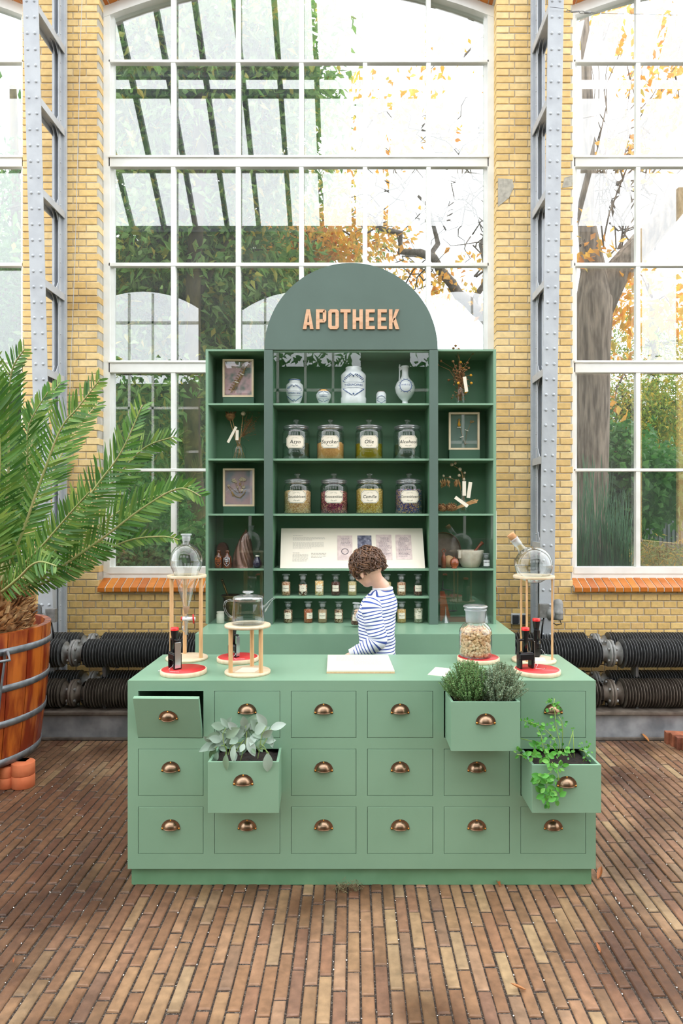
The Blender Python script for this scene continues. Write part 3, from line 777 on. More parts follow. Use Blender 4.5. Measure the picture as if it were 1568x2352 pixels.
# letters of the sign
LY = 4.437-.011
def letter(parts, rings=()):
    b = MB()
    for p in parts:
        pts = [(PX(x, LY), PZ(y, LY)) for x, y in p]
        if sum(pts[i][0]*pts[(i+1) % len(pts)][1]-pts[(i+1) % len(pts)][0]*pts[i][1] for i in range(len(pts))) < 0: pts.reverse()
        b.prism(pts, -.031, -.0195, 0)
    for o_, i_ in rings:
        n = len(o_)
        for k in range(n):
            k2 = (k+1) % n
            pts = [(PX(x, LY), PZ(y, LY)) for x, y in (o_[k], o_[k2], i_[k2], i_[k])]
            if sum(pts[i][0]*pts[(i+1) % 4][1]-pts[(i+1) % 4][0]*pts[i][1] for i in range(4)) < 0: pts.reverse()
            b.prism(pts, -.031, -.0195, 0)
    b.build('letter', M['letter'], arch)
M['letter'] = mat('letter_veneer', (222, 178, 142), .45, c2=(206, 158, 122), vs=9, stretch=(1, 1, 6))
T_, B_ = 710, 756
letter([[(703.5, T_), (707.5, T_), (707.5, 722), (703.3, B_), (695, B_)], [(707.5, T_), (711.5, T_), (719.8, B_), (711.5, B_), (707.5, 722)], [(705.2, 740), (709.8, 740), (710.8, 747), (704.2, 747)]])
letter([[(725.5, T_), (733.5, T_), (733.5, B_), (725.5, B_)], [(733.5, T_), (745, T_), (745, 717.5), (733.5, 717.5)], [(745, T_), (749, 714), (749, 736), (745, 740.5), (741, 736), (741, 717.5)], [(733.5, 733), (741, 733), (745, 740.5), (733.5, 740.5)]])
letter([], [([(758, T_), (773.5, T_), (778, 715), (778, 751), (773.5, B_), (758, B_), (753.5, 751), (753.5, 715)], [(762.5, 717.5), (769, 717.5), (770, 718.5), (770, 747.5), (769, 748.5), (762.5, 748.5), (761.5, 747.5), (761.5, 718.5)])])
letter([[(781.5, T_), (805, T_), (805, 717.5), (781.5, 717.5)], [(789.3, 717.5), (797.3, 717.5), (797.3, B_), (789.3, B_)]])
letter([[(809.5, T_), (817.5, T_), (817.5, B_), (809.5, B_)], [(825, T_), (833, T_), (833, B_), (825, B_)], [(817.5, 729), (825, 729), (825, 736.5), (817.5, 736.5)]])
for x in (839.5, 867):
    letter([[(x, T_), (x+8, T_), (x+8, B_), (x, B_)], [(x+8, T_), (x+21, T_), (x+21, 717.5), (x+8, 717.5)], [(x+8, 729), (x+19, 729), (x+19, 736.5), (x+8, 736.5)], [(x+8, 748.5), (x+21, 748.5), (x+21, B_), (x+8, B_)]])
letter([[(893, T_), (901, T_), (901, B_), (893, B_)], [(901, 733), (908, T_), (916.5, T_), (906.5, 734), (901, 741)], [(904, 731), (908.5, 730), (916.8, B_), (908.3, B_), (902.5, 738)]])
# panes in front of the closed compartments
for x0, x1, z0, z1 in ((XA1, XB0, 2.350, TOP-.02), (XL1, XA0, 1.264, 1.6115), (XL1, XA0, .9, 1.2515), (XB1, XR1, 1.264, 1.6115), (XB1, XR1, .9, 1.2515)):
    b = MB(); b.box(x0+.001, x1-.001, .006, .009, z0+.001, z1-.001); b.build('pane', M['vitrine'], cab)
# cream side board at the right of the cabinet
t = thing('side_board', 'narrow cream board fixed to right side of the green cabinet', 'board', (XR0+.001, 4.5, PZ(1173+112, 4.5)))
b = MB(); b.box(0, .012, 0, .2, 0, PZ(1173, 4.5)-PZ(1285, 4.5)); b.build('board', M['cream'], t)
# ================================================================ things on the shelves
def curved(r, y0=0.0):
    return lambda x, z: (r*math.sin(x/r), y0-r*math.cos(x/r), z)
def octo_label(parent, w, h, r, zc, txt, size, rot=0, ornate=True, ch=.22, name='label'):
    """paper label bent round a jar of radius r, with its border and words"""
    root = MB(); fn = curved(r+.0012); c = h*ch
    cols = [-w/2, -w/2+c]+[-w/2+c+(w-2*c)*k/6 for k in range(1, 6)]+[w/2-c, w/2]
    top = [h/2-c if i in (0, len(cols)-1) else h/2 for i in range(len(cols))]
    vs = [fn(x, zc-t_) for x, t_ in zip(cols, top)]+[fn(x, zc+t_) for x, t_ in zip(cols, top)]; n = len(cols)
    root.add(vs, [(i, i+1, n+i+1, n+i) for i in range(n-1)])
    lb = root.build(name, M['paper'], parent); lb.rotation_euler = (0, 0, rot)
    f2 = curved(r+.0020)
    if ornate:
        b = MB(); i_ = .0035; e = .0008; ww, hh = w/2-i_, h/2-i_; cc = c
        ol = [(-ww, -hh+cc), (-ww+cc, -hh), (ww-cc, -hh), (ww, -hh+cc), (ww, hh-cc), (ww-cc, hh), (-ww+cc, hh), (-ww, hh-cc)]
        for k in range(8):
            p, q_ = ol[k], ol[(k+1) % 8]; N = 5
            for j in range(N):
                a = (p[0]+(q_[0]-p[0])*j/N, p[1]+(q_[1]-p[1])*j/N); d = (p[0]+(q_[0]-p[0])*(j+1)/N, p[1]+(q_[1]-p[1])*(j+1)/N)
                b.tube([f2(a[0], zc+a[1]), f2(d[0], zc+d[1])], e, 4, caps=False)
        for s in (-1, 1):
            for j in range(5): b.tube([f2(s*(.004+.004*j), zc+h*.30-.0006*j), f2(s*(.0065+.004*j), zc+h*.33-.0008*j)], .0006, 4)
            pts = [(s*(.003+.017*u), -h*.29-.0035*math.sin(u*7)) for u in np.linspace(0, 1, 10)]
            b.tube([f2(x, zc+z) for x, z in pts], .0007, 4)
        b.build('ornament', M['inkgreen'], lb)
    b = MB(); add_text(b, txt, size, lambda x, y: f2(x, zc+y), shear=.25, space=1.08, offset=.006)
    b.build('lettering', M['ink'], lb)
    return lb
def big_jar(px, base, topy, txt, label, cmat, fill, Y=4.568, liquid=False, size=.034, lz=None):
    z0 = base; r = .0925
    t = thing('glass_jar', label, 'jar', (PX(px, Y), Y, z0), group=None)
    b = MB(); b.lathe([(0, .002), (r-.004, .002), (r, .008), (r, .178), (r-.004, .19), (r-.014, .2), (r-.016, .207)], n=36); b.build('body', M['thickglass'], t)
    b = MB(); b.lathe([(r-.017, .200), (r-.006, .203), (r-.004, .210), (r-.008, .215), (r-.018, .207)], n=36); b.build('rim', M['rimglass'], t)
    lid = MB(); lid.lathe([(r-.02, .2), (r-.014, .214), (r-.004, .217), (r-.002, .222), (r-.03, .232), (r-.06, .238), (.018, .241)], n=36)
    lo = lid.build('lid', M['rimglass'], t)
    k = MB(); k.lathe([(.018, .241), (.012, .247), (.014, .252), (.022, .258), (.023, .266), (.016, .273), (0, .275)], n=20); k.build('knob', M['thickglass'], lo)
    b = MB()
    if liquid: b.lathe([(0, .006), (r-.006, .006), (r-.003, .01), (r-.003, fill), (0, fill)], n=36)
    else:
        N = 36; rr = r-.004; prof = [(0, .005), (rr, .005), (rr, fill-.006)]
        b.lathe(prof, n=N)
        b.lathe([(rr, fill-.006), (rr*.8, fill+.004), (rr*.45, fill+.0), (0, fill+.002)], n=N)
        for i, v in enumerate(b.v):
            if v[2] > fill-.007: b.v[i] = (v[0], v[1], v[2]+R.uniform(-.003, .004))
    b.build('contents', cmat, t)
    octo_label(t, .128, .085, r, .113 if lz is None else lz, txt, size)
    return t
water = glass('clear_liquid', (.82, .87, .85), .06, .6, 2., .01)
oil = mk('olive_oil'); om = oil[0]; oil[3].inputs['Base Color'].default_value = rgb((150, 140, 10)); oil[3].inputs['Roughness'].default_value = .08
_tr = oil[1].new('ShaderNodeBsdfTransparent'); _tr.inputs[0].default_value = rgb((222, 205, 30)); _mx = oil[1].new('ShaderNodeMixShader'); _mx.inputs[0].default_value = .45
oil[2].new(oil[3].outputs[0], _mx.inputs[1]); oil[2].new(_tr.outputs[0], _mx.inputs[2]); oil[2].new(_mx.outputs[0], oil[1]['Material Output'].inputs[0])
sugar = mat('brown_sugar', (220, 168, 100), .9, c2=(206, 150, 84), vs=90, bump=.5, bs=300)
gouds = speckle('marigold_bits', [(226, 190, 140), (204, 160, 112), (240, 212, 168), (188, 140, 92), (230, 184, 110)], 190)
roos = speckle('rose_bits', [(136, 38, 74), (98, 22, 50), (160, 60, 92), (206, 150, 120), (76, 18, 38)], 170)
kam = speckle('camomile_bits', [(212, 176, 62), (190, 150, 50), (236, 216, 150), (160, 124, 40), (222, 190, 84)], 210)
kor = speckle('cornflower_bits', [(58, 60, 122), (44, 44, 92), (92, 92, 160), (206, 168, 120), (70, 66, 112), (180, 140, 96)], 180)
s2, s3 = SH[1], SH[2]
big_jar(680, s2, 0, 'Azyn', 'large lidded glass jar of clear liquid labelled Azyn', water, .108, liquid=True)
big_jar(758.6, s2, 0, 'Suycker', 'large lidded glass jar of brown sugar labelled Suycker', sugar, .112)
big_jar(847, s2, 0, 'Olie', 'large lidded glass jar half full of yellow oil labelled Olie', om, .104, liquid=True)
big_jar(935, s2, 0, 'Alcohool', 'large lidded glass jar of clear liquid labelled Alcohool', water, .095, liquid=True, size=.030)
big_jar(683.5, s3, 0, 'Goudsbloem', 'large glass jar of pale marigold petals labelled Goudsbloem', gouds, .152, size=.023)
big_jar(767, s3, 0, 'Roosenblad', 'large glass jar of dark pink petals labelled Roosenblad', roos, .146, size=.024)
big_jar(848.5, s3, 0, 'Camille', 'large glass jar of yellow camomile labelled Camille', kam, .163, size=.029)
big_jar(938.5, s3, 0, 'Corenbloem', 'large glass jar of blue cornflower labelled Corenbloem', kor, .160, size=.023)
# small stoppered bottles
def bottle(px, zb, label, cmat, fill, Y=4.52, txt='', loc=None, lab=True, s=1.0, rotl=0, wide=.046):
    t = thing('stoppered_bottle', label, 'bottle', loc or (PX(px, Y), Y, zb), group='small stoppered herb bottles')
    r = .030
    b = MB(); b.lathe([(0, .001), (r-.003, .001), (r, .005), (r, .082), (r-.004, .094), (.020, .101), (.0195, .107), (.024, .109)], n=20); b.build('body', M['glass'], t)
    b = MB(); b.lathe([(.0165, .105), (.020, .124), (.012, .129), (.012, .132), (.026, .1345), (.027, .139), (.023, .142), (0, .142)], n=20); b.build('stopper', M['frost'], t)
    b = MB(); rr = r-.0015; b.lathe([(0, .003), (rr, .003), (rr, fill), (rr*.5, fill+.003), (0, fill+.001)], n=20)
    b.build('contents', cmat, t)
    if lab:
        lb = MB(); fn = curved(r+.0008); w, h, zc = wide, .040, .049; cols = np.linspace(-w/2, w/2, 6)
        lb.add([fn(x, zc-h/2) for x in cols]+[fn(x, zc+h/2) for x in cols], [(i, i+1, 7+i, 6+i) for i in range(5)])
        lo = lb.build('label', M['paper'], t); lo.rotation_euler = (0, 0, rotl)
        if txt:
            b = MB(); add_text(b, txt, .0105, lambda x, y: curved(r+.0014)(x, .05+y), shear=.2)
            for zz, ww in ((.064, .010), (.036, .012)): b.add([curved(r+.0014)(x, z) for x, z in ((-ww/2, zz), (ww/2, zz), (ww/2, zz+.001), (-ww/2, zz+.001))], [(0, 1, 2, 3)])
            b.build('lettering', M['ink'], lo)
    if s != 1: t.scale = (s, s, s)
    return t
def sp(*c, sc=300): return speckle('dried_herb', c, sc)
H1 = sp((206, 160, 124), (178, 128, 96), (232, 196, 160), (150, 104, 76), sc=220)
H2 = sp((70, 42, 30), (216, 150, 100), (96, 56, 40), (226, 214, 196), sc=120)
H3 = sp((226, 200, 140), (232, 180, 110), (204, 170, 120), (242, 226, 190), sc=110)
H4 = sp((84, 48, 38), (110, 70, 56), (64, 34, 28), sc=260)
H5 = sp((204, 184, 128), (186, 162, 108), (220, 204, 154), sc=400)
H6 = sp((176, 100, 60), (148, 76, 46), (196, 126, 80), sc=300)
H7 = sp((196, 166, 130), (176, 146, 112), sc=420)
H8 = sp((160, 124, 90), (206, 184, 150), (120, 86, 60), (90, 62, 44), sc=200)
H9 = sp((214, 174, 110), (196, 150, 84), (226, 196, 140), sc=300)
H10 = sp((190, 186, 164), (150, 150, 120), (214, 210, 192), sc=150)
H11 = sp((88, 58, 48), (140, 96, 76), (60, 40, 34), sc=130)
s5 = SH[4]; b0 = .9
bottle(656.6, s5, 'small stoppered bottle of pale brown bark chips, upper row far left end', H1, .088, txt='Wilgebast')
bottle(695.5, s5, 'small stoppered bottle with dark cracked nuts, second in upper row', H2, .072, txt='Cola')
bottle(733, s5, 'small stoppered bottle of yellowish white flakes, third in upper row', H3, .096, txt='Heemst')
bottle(770.6, s5, 'small stoppered bottle of dark brown cloves, fourth in upper row', H4, .088, txt='Kruidnagel')
bottle(808.6, s5, 'small stoppered bottle of fine greenish seed just left of the person', H5, .090, txt='Venkelzaad')
bottle(888, s5, 'small stoppered bottle partly hidden behind the striped shoulder', H5, .088, txt='Anijszaad')
bottle(921.5, s5, 'small stoppered bottle of reddish grain, second from right in upper row', H1, .086, txt='Koriander')
bottle(959.5, s5, 'small stoppered bottle of star shaped pods at right end of upper row', H11, .060, txt='Steranijs')
bottle(661.5, b0, 'small stoppered bottle of mixed brown seeds, lower row far left end', H8, .084, txt='Thee')
bottle(707.5, b0, 'small stoppered bottle of rust red bark, second in lower row', H6, .088, rotl=.5, txt='Kina')
bottle(740.5, b0, 'small stoppered bottle of fine beige powder, third in lower row', H7, .086, txt='Gember')
bottle(777.5, b0, 'small stoppered bottle of speckled brown seed, fourth in lower row', H8, .086, txt='Kardemom')
bottle(922, b0, 'small stoppered bottle of golden seed right of the striped shirt', H9, .088, txt='Mosterd')
bottle(960.5, b0, 'small stoppered bottle of grey green rolled leaves, right end of lower row', H10, .094, txt='Salie')
held = bottle(0, 0, 'small stoppered bottle of dark sticks lifted by the person', H11, .045, loc=(PX(816, 4.34), 4.34, .915), txt='Vanille')
held.rotation_euler = (.0, math.radians(3), 0)
# ---- blue and white jars, top shelf
s1 = SH[0]
def pattern(t, r_at, zc, h, w, txt, size, kind=0):
    """blue painted scrolls round the name"""
    f = lambda x, z: (r_at(z)+.0012)*math.sin(x/max(r_at(zc), .01)) if False else None
    def fn(x, z):
        r = r_at(z)+.0012; a = x/r
        return (r*math.sin(a), -r*math.cos(a), z)
    b = MB()
    add_text(b, txt, size, fn_at(fn, zc), offset=.01)
    for s in (-1, 1):
        b.tube([fn(s*x, zc+s2_*size*.9) for x in np.linspace(0, w/2, 6) for s2_ in (1,)], .0006, 4)
        b.tube([fn(s*x, zc-size*.9) for x in np.linspace(0, w/2, 6)], .0006, 4)
        for k in range(7):
            u = k/6; x = s*(w*.08+w*.42*u); zt = zc+size*1.3+h*.30*(1-u)**.7; zl = zc-size*1.3-h*.28*(1-u)
            for zz in (zt, zl):
                rr = R.uniform(.0022, .0042)*h/.1
                b.tube([fn(x, zz), fn(x+s*rr*2, zz+rr), fn(x+s*rr*1.5, zz+rr*2.4)], [.0018*h/.1, .0024*h/.1, .0006], 5)
                b.tube([fn(x, zz), fn(x-s*rr*1.5, zz-rr)], [.0022*h/.1, .0008], 5)
    for zz in (zc+h*.42, zc-h*.42): b.ball(fn(0, zz), .0045*h/.1, 8)
    b.build('painted_ornament', M['delft'], t)
def fn_at(fn, zc): return lambda x, y: fn(x, zc+y)
def interp(prof):
    zs = [p[1] for p in prof]; rs = [p[0] for p in prof]
    return lambda z: float(np.interp(z, zs, rs))
Yj = 4.585
t = thing('drug_jar', 'tall waisted white and blue drug jar at the left of top shelf', 'jar', (PX(676.5, Yj), Yj, s1))
sc_ = Yj/F
p = [(r*sc_, z*sc_) for r, z in [(0, 0), (13, 0), (13.5, 3), (12.5, 7), (16, 14), (19.5, 28), (20, 42), (19.5, 48), (14.5, 53), (13, 55), (14, 60), (12.5, 61), (0, 60)]]
b = MB(); b.lathe(p, n=32); b.build('body', M['porcelain'], t); pattern(t, interp(p[1:-1]), 27*sc_, 36*sc_, 36*sc_, 'THERIAC AND', 5.4*sc_)
b = MB(); b.lathe([(14.4*sc_, 58*sc_), (14.6*sc_, 60*sc_)], n=28); b.build('blue_rim', M['delft'], t)
t = thing('drug_jar', 'small round white and blue jar with a brass lid', 'jar', (PX(743, Yj), Yj, s1))
p = [(r*sc_, z*sc_) for r, z in [(0, 0), (9, 0), (9, 2), (11, 6), (17, 20), (17.5, 26), (14, 32), (12, 34), (0, 34)]]
b = MB(); b.lathe(p, n=28); b.build('body', M['porcelain'], t); pattern(t, interp(p[1:-1]), 20*sc_, 18*sc_, 28*sc_, 'THERIAC', 4.8*sc_)
b = MB(); b.lathe([(12.3*sc_, 33*sc_), (12.6*sc_, 36*sc_), (10*sc_, 38*sc_), (0, 38.5*sc_)], n=24); b.build('lid', M['brass'], t)
Yb = 4.565; sb = Yb/F
t = thing('drug_jar', 'largest white and blue cylindrical drug jar in the middle of top shelf', 'jar', (PX(811.5, Yb), Yb, s1))
p = [(r*sb, z*sb) for r, z in [(0, 0), (28, 0), (29, 3), (29.5, 16), (28, 19), (28.5, 60), (29, 67), (28, 71), (22, 77), (18, 81), (19, 86), (17, 88), (0, 88)]]
b = MB(); b.lathe(p, n=40); b.build('body', M['porcelain'], t); pattern(t, interp(p[1:-1]), 43*sb, 48*sb, 50*sb, 'THERIACANDI', 7*sb)
t = thing('drug_jar', 'smallest white and blue cylinder pot between big jar and jug', 'jar', (PX(875, Yj), Yj, s1))
p = [(r*sc_, z*sc_) for r, z in [(0, 0), (11, 0), (11.7, 2), (11.7, 27), (9, 31), (9, 32.5), (0, 32.5)]]
b = MB(); b.lathe(p, n=24); b.build('body', M['porcelain'], t); pattern(t, interp(p[1:-1]), 14*sc_, 20*sc_, 20*sc_, 'o', 1.5*sc_)
b = MB(); b.lathe([(9*sc_, 32*sc_), (8.5*sc_, 34*sc_), (0, 34.5*sc_)], n=18); b.build('lid', M['mould'], t)
t = thing('syrup_jug', 'white long-necked round syrup jug on a foot', 'jug', (PX(930, Yj), Yj, s1))
p = [(r*sc_, z*sc_) for r, z in [(0, 0), (11, 0), (11.5, 2), (7, 7), (6.5, 12), (14, 19), (21, 30), (23.5, 42), (20, 53), (12, 62), (8.5, 68), (7.5, 76), (7.8, 88), (9.5, 89), (9.5, 92), (7, 92), (0, 90)]]
b = MB(); b.lathe(p, n=32)
b.build('body', M['porcelain'], t)
b = MB(); b.tube([(-.5*sc_*16, 0, 84*sc_), (-13*sc_, 0, 90*sc_), (-12*sc_, 0, 96*sc_)], [.012, .006, .004], 8); b.tube([(-14*sc_, 0, 52*sc_), (-12.5*sc_, 0, 74*sc_), (-13*sc_, 0, 88*sc_)], .004, 8); b.build('spout', M['porcelain'], t)
b = MB(); ri = interp(p[1:-1])
def fj(x, z):
    r = ri(z)+.001; return (r*math.sin(x/r), -r*math.cos(x/r), z)
b.tube([fj(14*sc_*math.cos(a), (44+14*math.sin(a))*sc_) for a in np.linspace(0, 2*PI, 33)], .0028, 5, caps=False)
add_text(b, 'MYRTO', 6*sc_, lambda x, y: fj(x, 45*sc_+y))
for k in range(14):
    a = 2*PI*k/14; b.ball(fj(17*sc_*math.cos(a), (44+17*math.sin(a))*sc_), .0026, 6)
b.build('painted_ornament', M['delft'], t)
# ---- framed pressed plants
def flat_tube(b, pts, r, y): b.tube([(x, y, z) for x, z in pts], r, 5)
def picture(px0, py0, px1, py1, zs, label, back, herbs, Y=4.56):
    x0, x1, z0, z1 = PX(px0, Y), PX(px1, Y), PZ(py1, Y), PZ(py0, Y); xc = (x0+x1)/2
    st = thing('display_block', 'dark green block carrying '+label[1], 'block', (xc, Y, zs))
    w = (x1-x0)/2; b = MB(); b.box(-w+.003, w+.002, 0, .07, 0, z0-zs); b.build('block', M['bgreen'], st)
    t = thing('framed_plant', label[0], 'picture', (xc, Y, z0)); h = z1-z0; fw = .0125
    b = MB(); b.box(-w, -w+fw, -.002, .03, 0, h); b.box(w-fw, w, -.002, .03, 0, h); b.box(-w+fw, w-fw, -.002, .03, 0, fw); b.box(-w+fw, w-fw, -.002, .03, h-fw, h); b.build('frame', M['birch'], t)
    b = MB(); b.box(-w+fw, w-fw, .02, .026, fw, h-fw); b.build('backing', back, t)
    b = MB(); herbs(b, w, h); b.build('pressed_plant', [M['straw'], M['pearl'], M['yellowdry'], M['paper']], t)
    b = MB(); b.box(-w+fw, w-fw, .006, .008, fw, h-fw); b.build('pane', M['vitrine'], t)
pink = mat('dusky_pink_card', (196, 160, 164), .8, c2=(112, 124, 120), vs=14, detail=2, contrast=(.42, .6))
mauve = mat('mauve_card', (182, 152, 158), .8, c2=(140, 144, 156), vs=10, detail=2, contrast=(.4, .6))
dgc = mat('smoky_green_card', (108, 128, 118), .8, c2=(92, 112, 104), vs=7)
def herb1(b, w, h):
    for k in range(3): flat_tube(b, [(-.055+.012*k, .03), (-.02+.012*k, .10), (.02+.006*k, .15), (.05, .215)], .0016, .016)
    for k in range(22):
        u = k/22; x, z = -.05+.10*u, .035+.17*u; s = (-1)**k
        flat_tube(b, [(x, z), (x+s*.012, z+.014), (x+s*.02, z+.010)], .0022, .016)
    for c_ in ((-.012, .10), (.022, .155)): b.hexa([(c_[0]-.012, .012, c_[1]+.004), (c_[0]+.012, .012, c_[1]-.006), (c_[0]+.012, .013, c_[1]-.006), (c_[0]-.012, .013, c_[1]+.004), (c_[0]-.010, .012, c_[1]+.010), (c_[0]+.014, .012, c_[1]), (c_[0]+.014, .013, c_[1]), (c_[0]-.010, .013, c_[1]+.010)], m=3)
def herb2(b, w, h):
    flat_tube(b, [(-.075, .135), (-.05, .10), (-.02, .065), (.01, .06), (.035, .085), (.045, .11)], .0024, .016)
    for x, z, s in ((-.035, .175, .018), (-.02, .165, .010), (.02, .185, .017), (.035, .18, .015), (.01, .178, .012), (.03, .13, .014), (.02, .11, .012), (-.07, .14, .010), (-.01, .13, .009)):
        for k in range(5):
            a = 2*PI*k/5+x*40; b.ball((x+s*.5*math.cos(a), .015, z+s*.45*math.sin(a)), (s*.45, .002, s*.35), 8, m=1)
        flat_tube(b, [(x, z), (x*.3+.01, .09)], .0010, .017)
    for x, z in ((-.045, .09), (-.04, .075), (.005, .15)): b.ball((x, .015, z), (.006, .002, .010), 6)
def herb3(b, w, h):
    flat_tube(b, [(.008, .03), (-.01, .10), (-.03, .17)], .0012, .016); flat_tube(b, [(.008, .03), (.02, .12), (.05, .19), (.07, .19)], .0011, .016)
    flat_tube(b, [(.008, .04), (.03, .045)], .001, .016)
    for k in range(9):
        a = -1.2+2.4*k/8; b.tube([(-.032, .015, .195), (-.032+.010*math.sin(a), .015, .17-.012*math.cos(a))], [.004, .0015], 5, m=2)
    b.ball((-.032, .015, .2), (.009, .003, .012), 8)
    for k in range(6): b.ball((.055+.01*math.cos(k), .015, .19+.006*math.sin(k*2)), (.006, .002, .004), 6)
    for x, z, a in ((-.033, .150, 0), (.018, .130, -.4), (-.015, .085, .3)): b.hexa([(x-.012, .012, z-a*.012), (x+.012, .012, z+a*.012), (x+.012, .013, z+a*.012), (x-.012, .013, z-a*.012), (x-.012, .012, z-a*.012+.005), (x+.012, .012, z+a*.012+.005), (x+.012, .013, z+a*.012+.005), (x-.012, .013, z-a*.012+.005)], m=3)
picture(511, 825, 582, 912, SH[0], ('framed feathery herb on dusky pink card, top left compartment', 'the upper pink framed herb'), pink, herb1)
picture(511.8, 1076, 584, 1163, SH[2], ('framed white flowers on mauve card, left column', 'the framed white flowers'), mauve, herb2)
picture(1030.5, 947, 1101, 1033, SH[1], ('framed yellow flower stems on smoky green card, right column', 'the green framed flower stems'), dgc, herb3)
# ---- dried flowers
def tagm(b, p0, p1, w, y, m=1):
    d = (Vector((p1[0], 0, p1[1]))-Vector((p0[0], 0, p0[1]))).normalized(); n = Vector((-d.z, 0, d.x))*w/2
    A, B = Vector((p0[0], y, p0[1])), Vector((p1[0], y, p1[1])); k = Vector((0, .0012, 0))
    b.hexa([A-n, B-n, B-n+k, A-n+k, A+n, B+n, B+n+k, A+n+k], m)
def P(px, py, t, Y): return (PX(px, Y)-t.location.x, Y-t.location.y, PZ(py, Y)-t.location.z)
Yd = 4.58
t = thing('dried_bunch', 'bunch of dried teasel and poppy heads with two paper tags', 'flowers', (PX(549, Yd), Yd, SH[1]))
b = MB(); b.lathe([(0, .002), (.044, .002), (.046, .008), (.046, .075), (.03, .1), (.017, .108), (.016, .15), (.019, .152)], n=24); b.build('bottle', M['glass'], t)
b = MB()
st = [((533, 962), (545, 1010), (553, 1052)), ((528, 965), (540, 1008), (558, 1052)), ((558, 952), (552, 1008), (546, 1052)), ((536, 1052), (548, 1012), (572, 975)), ((562, 1052), (549, 1012), (544, 985)), ((540, 1052), (548, 1010), (562, 985)), ((549, 1052), (550, 1010), (579, 962))]
for k, q_ in enumerate(st): b.tube([P(x, y, t, Yd-.01+.004*k) for x, y in q_], .0022, 6)
b.build('stem', M['straw'], t)
b = MB(); b.lathe([(0, 0), (.020, .012), (.034, .035), (.030, .05), (0, .056)], P(529, 968, t, Yd), 16)
for k in range(60):
    a, r = R.uniform(0, 2*PI), R.uniform(.005, .036); c_ = Vector(P(529, 962, t, Yd))+Vector((r*math.cos(a), r*math.sin(a), .03+R.uniform(-.01, .012)))
    b.tube([c_, c_+Vector((math.cos(a), math.sin(a), R.uniform(.2, 1)))*.010], [.003, .0008], 4)
for k in range(150):
    c_ = Vector(P(R.gauss(573, 9), R.gauss(972, 12), t, Yd+R.uniform(-.02, .02))); b.ball(c_, R.uniform(.0015, .0035), 4)
    if k % 4 == 0: b.tube([c_, P(556, 1003, t, Yd)], .0008, 4, caps=False)
b.build('flower_head', M['dry'], t)
b = MB(); b.ball(P(558.5, 950, t, Yd), .0155, 14); b.build('poppy_head', M['pearl'], t)
b = MB(); tagm(b, P(545, 982, t, Yd)[::2], P(526, 1018, t, Yd)[::2], .017, -.045, 0); tagm(b, P(547.5, 990, t, Yd)[::2], P(547, 1013, t, Yd)[::2], .020, -.05, 0); b.build('paper_tag', M['paper'], t)
Yv = 4.52
t = thing('dried_bouquet', 'tall dried bouquet with yellow buds and a tag, top right compartment', 'flowers', (PX(1057, Yv), Yv, SH[0]))
b = MB(); b.lathe([(0, .002), (.032, .002), (.034, .008), (.030, .09), (.028, .105), (.020, .11), (.022, .118)], n=20); b.build('bottle', M['tissue'] if False else M['glass'], t)
b = MB(); y_ = MB()
tips = [(1041, 800), (1053, 802), (1046, 794), (1086, 811), (1012, 829), (1004, 838), (1030, 873), (1057, 832), (1073, 833), (1068, 850), (1081, 862), (1082, 880), (1068, 868), (1052, 880), (1040, 830), (1063, 846), (1048, 862), (1070, 900), (1076, 845)]
for k, (x, y) in enumerate(tips):
    y2 = Yv+R.uniform(-.03, .04)
    b.tube([P(1056+R.uniform(-5, 5), 920, t, Yv), P(1057+R.uniform(-5, 5), 885, t, Yv), P((x+1057)/2+R.uniform(-6, 6), (y+870)/2-4, t, y2), P(x, y, t, y2)], [.003, .003, .002, .0014], 5)
    (y_ if k in (7, 10, 11, 12, 13, 15, 17) else b).ball(P(x, y, t, y2), (.010, .010, .009), 8)
for k in range(170):
    c_ = Vector(P(R.gauss(1056, 7), R.uniform(838, 915), t, Yv+R.uniform(-.025, .02))); d = Vector((R.uniform(-1, 1), R.uniform(-1, 1), R.uniform(-1, 1))).normalized()
    b.tube([c_, c_+d*.012, c_+d*.02+Vector((0, 0, -.006))], [.001, .0045, .0008], 4)
b.build('dried_stems', M['dry'], t); y_.build('yellow_bud', M['yellowdry'], t)
b = MB(); tagm(b, P(1064, 868, t, Yv)[::2], P(1069, 902, t, Yv)[::2], .022, -.04, 0); b.build('paper_tag', M['paper'], t)
Yp = 4.56
t = thing('dried_poppies', 'drooping dried poppy stems with paper tags in a glass bottle', 'flowers', (PX(1062, Yp), Yp, SH[2]))
b = MB(); b.lathe([(0, .002), (.036, .002), (.038, .008), (.038, .085), (.02, .11), (.014, .12), (.014, .16), (.017, .162)], n=20); b.build('bottle', M['glass'], t)
b = MB(); hd = MB()
for k, q_ in enumerate([((1064, 1172), (1064, 1108), (1061, 1090), (1056, 1078), (1038, 1068)), ((1066, 1172), (1066, 1105), (1062, 1085), (1055, 1078)), ((1060, 1172), (1066, 1110), (1067, 1086)), ((1062, 1172), (1056, 1112), (1045, 1102), (1034, 1098), (1018, 1096)), ((1064, 1100), (1054, 1092), (1054, 1090))]):
    b.tube([P(x, y, t, Yp+.01*k) for x, y in q_], .0017, 5)
for x, y, r in ((1037, 1067, .012), (1045, 1064, .010), (1056, 1078, .012), (1054, 1092, .010), (1067, 1086, .008), (1018, 1093, .008), (1033, 1096, .008), (1065, 1101, .010)):
    hd = MB(); hd.ball(P(x, y, t, Yp), (r, r, r*1.05), 10); hd.build('seed_head', M['pearl'], t)
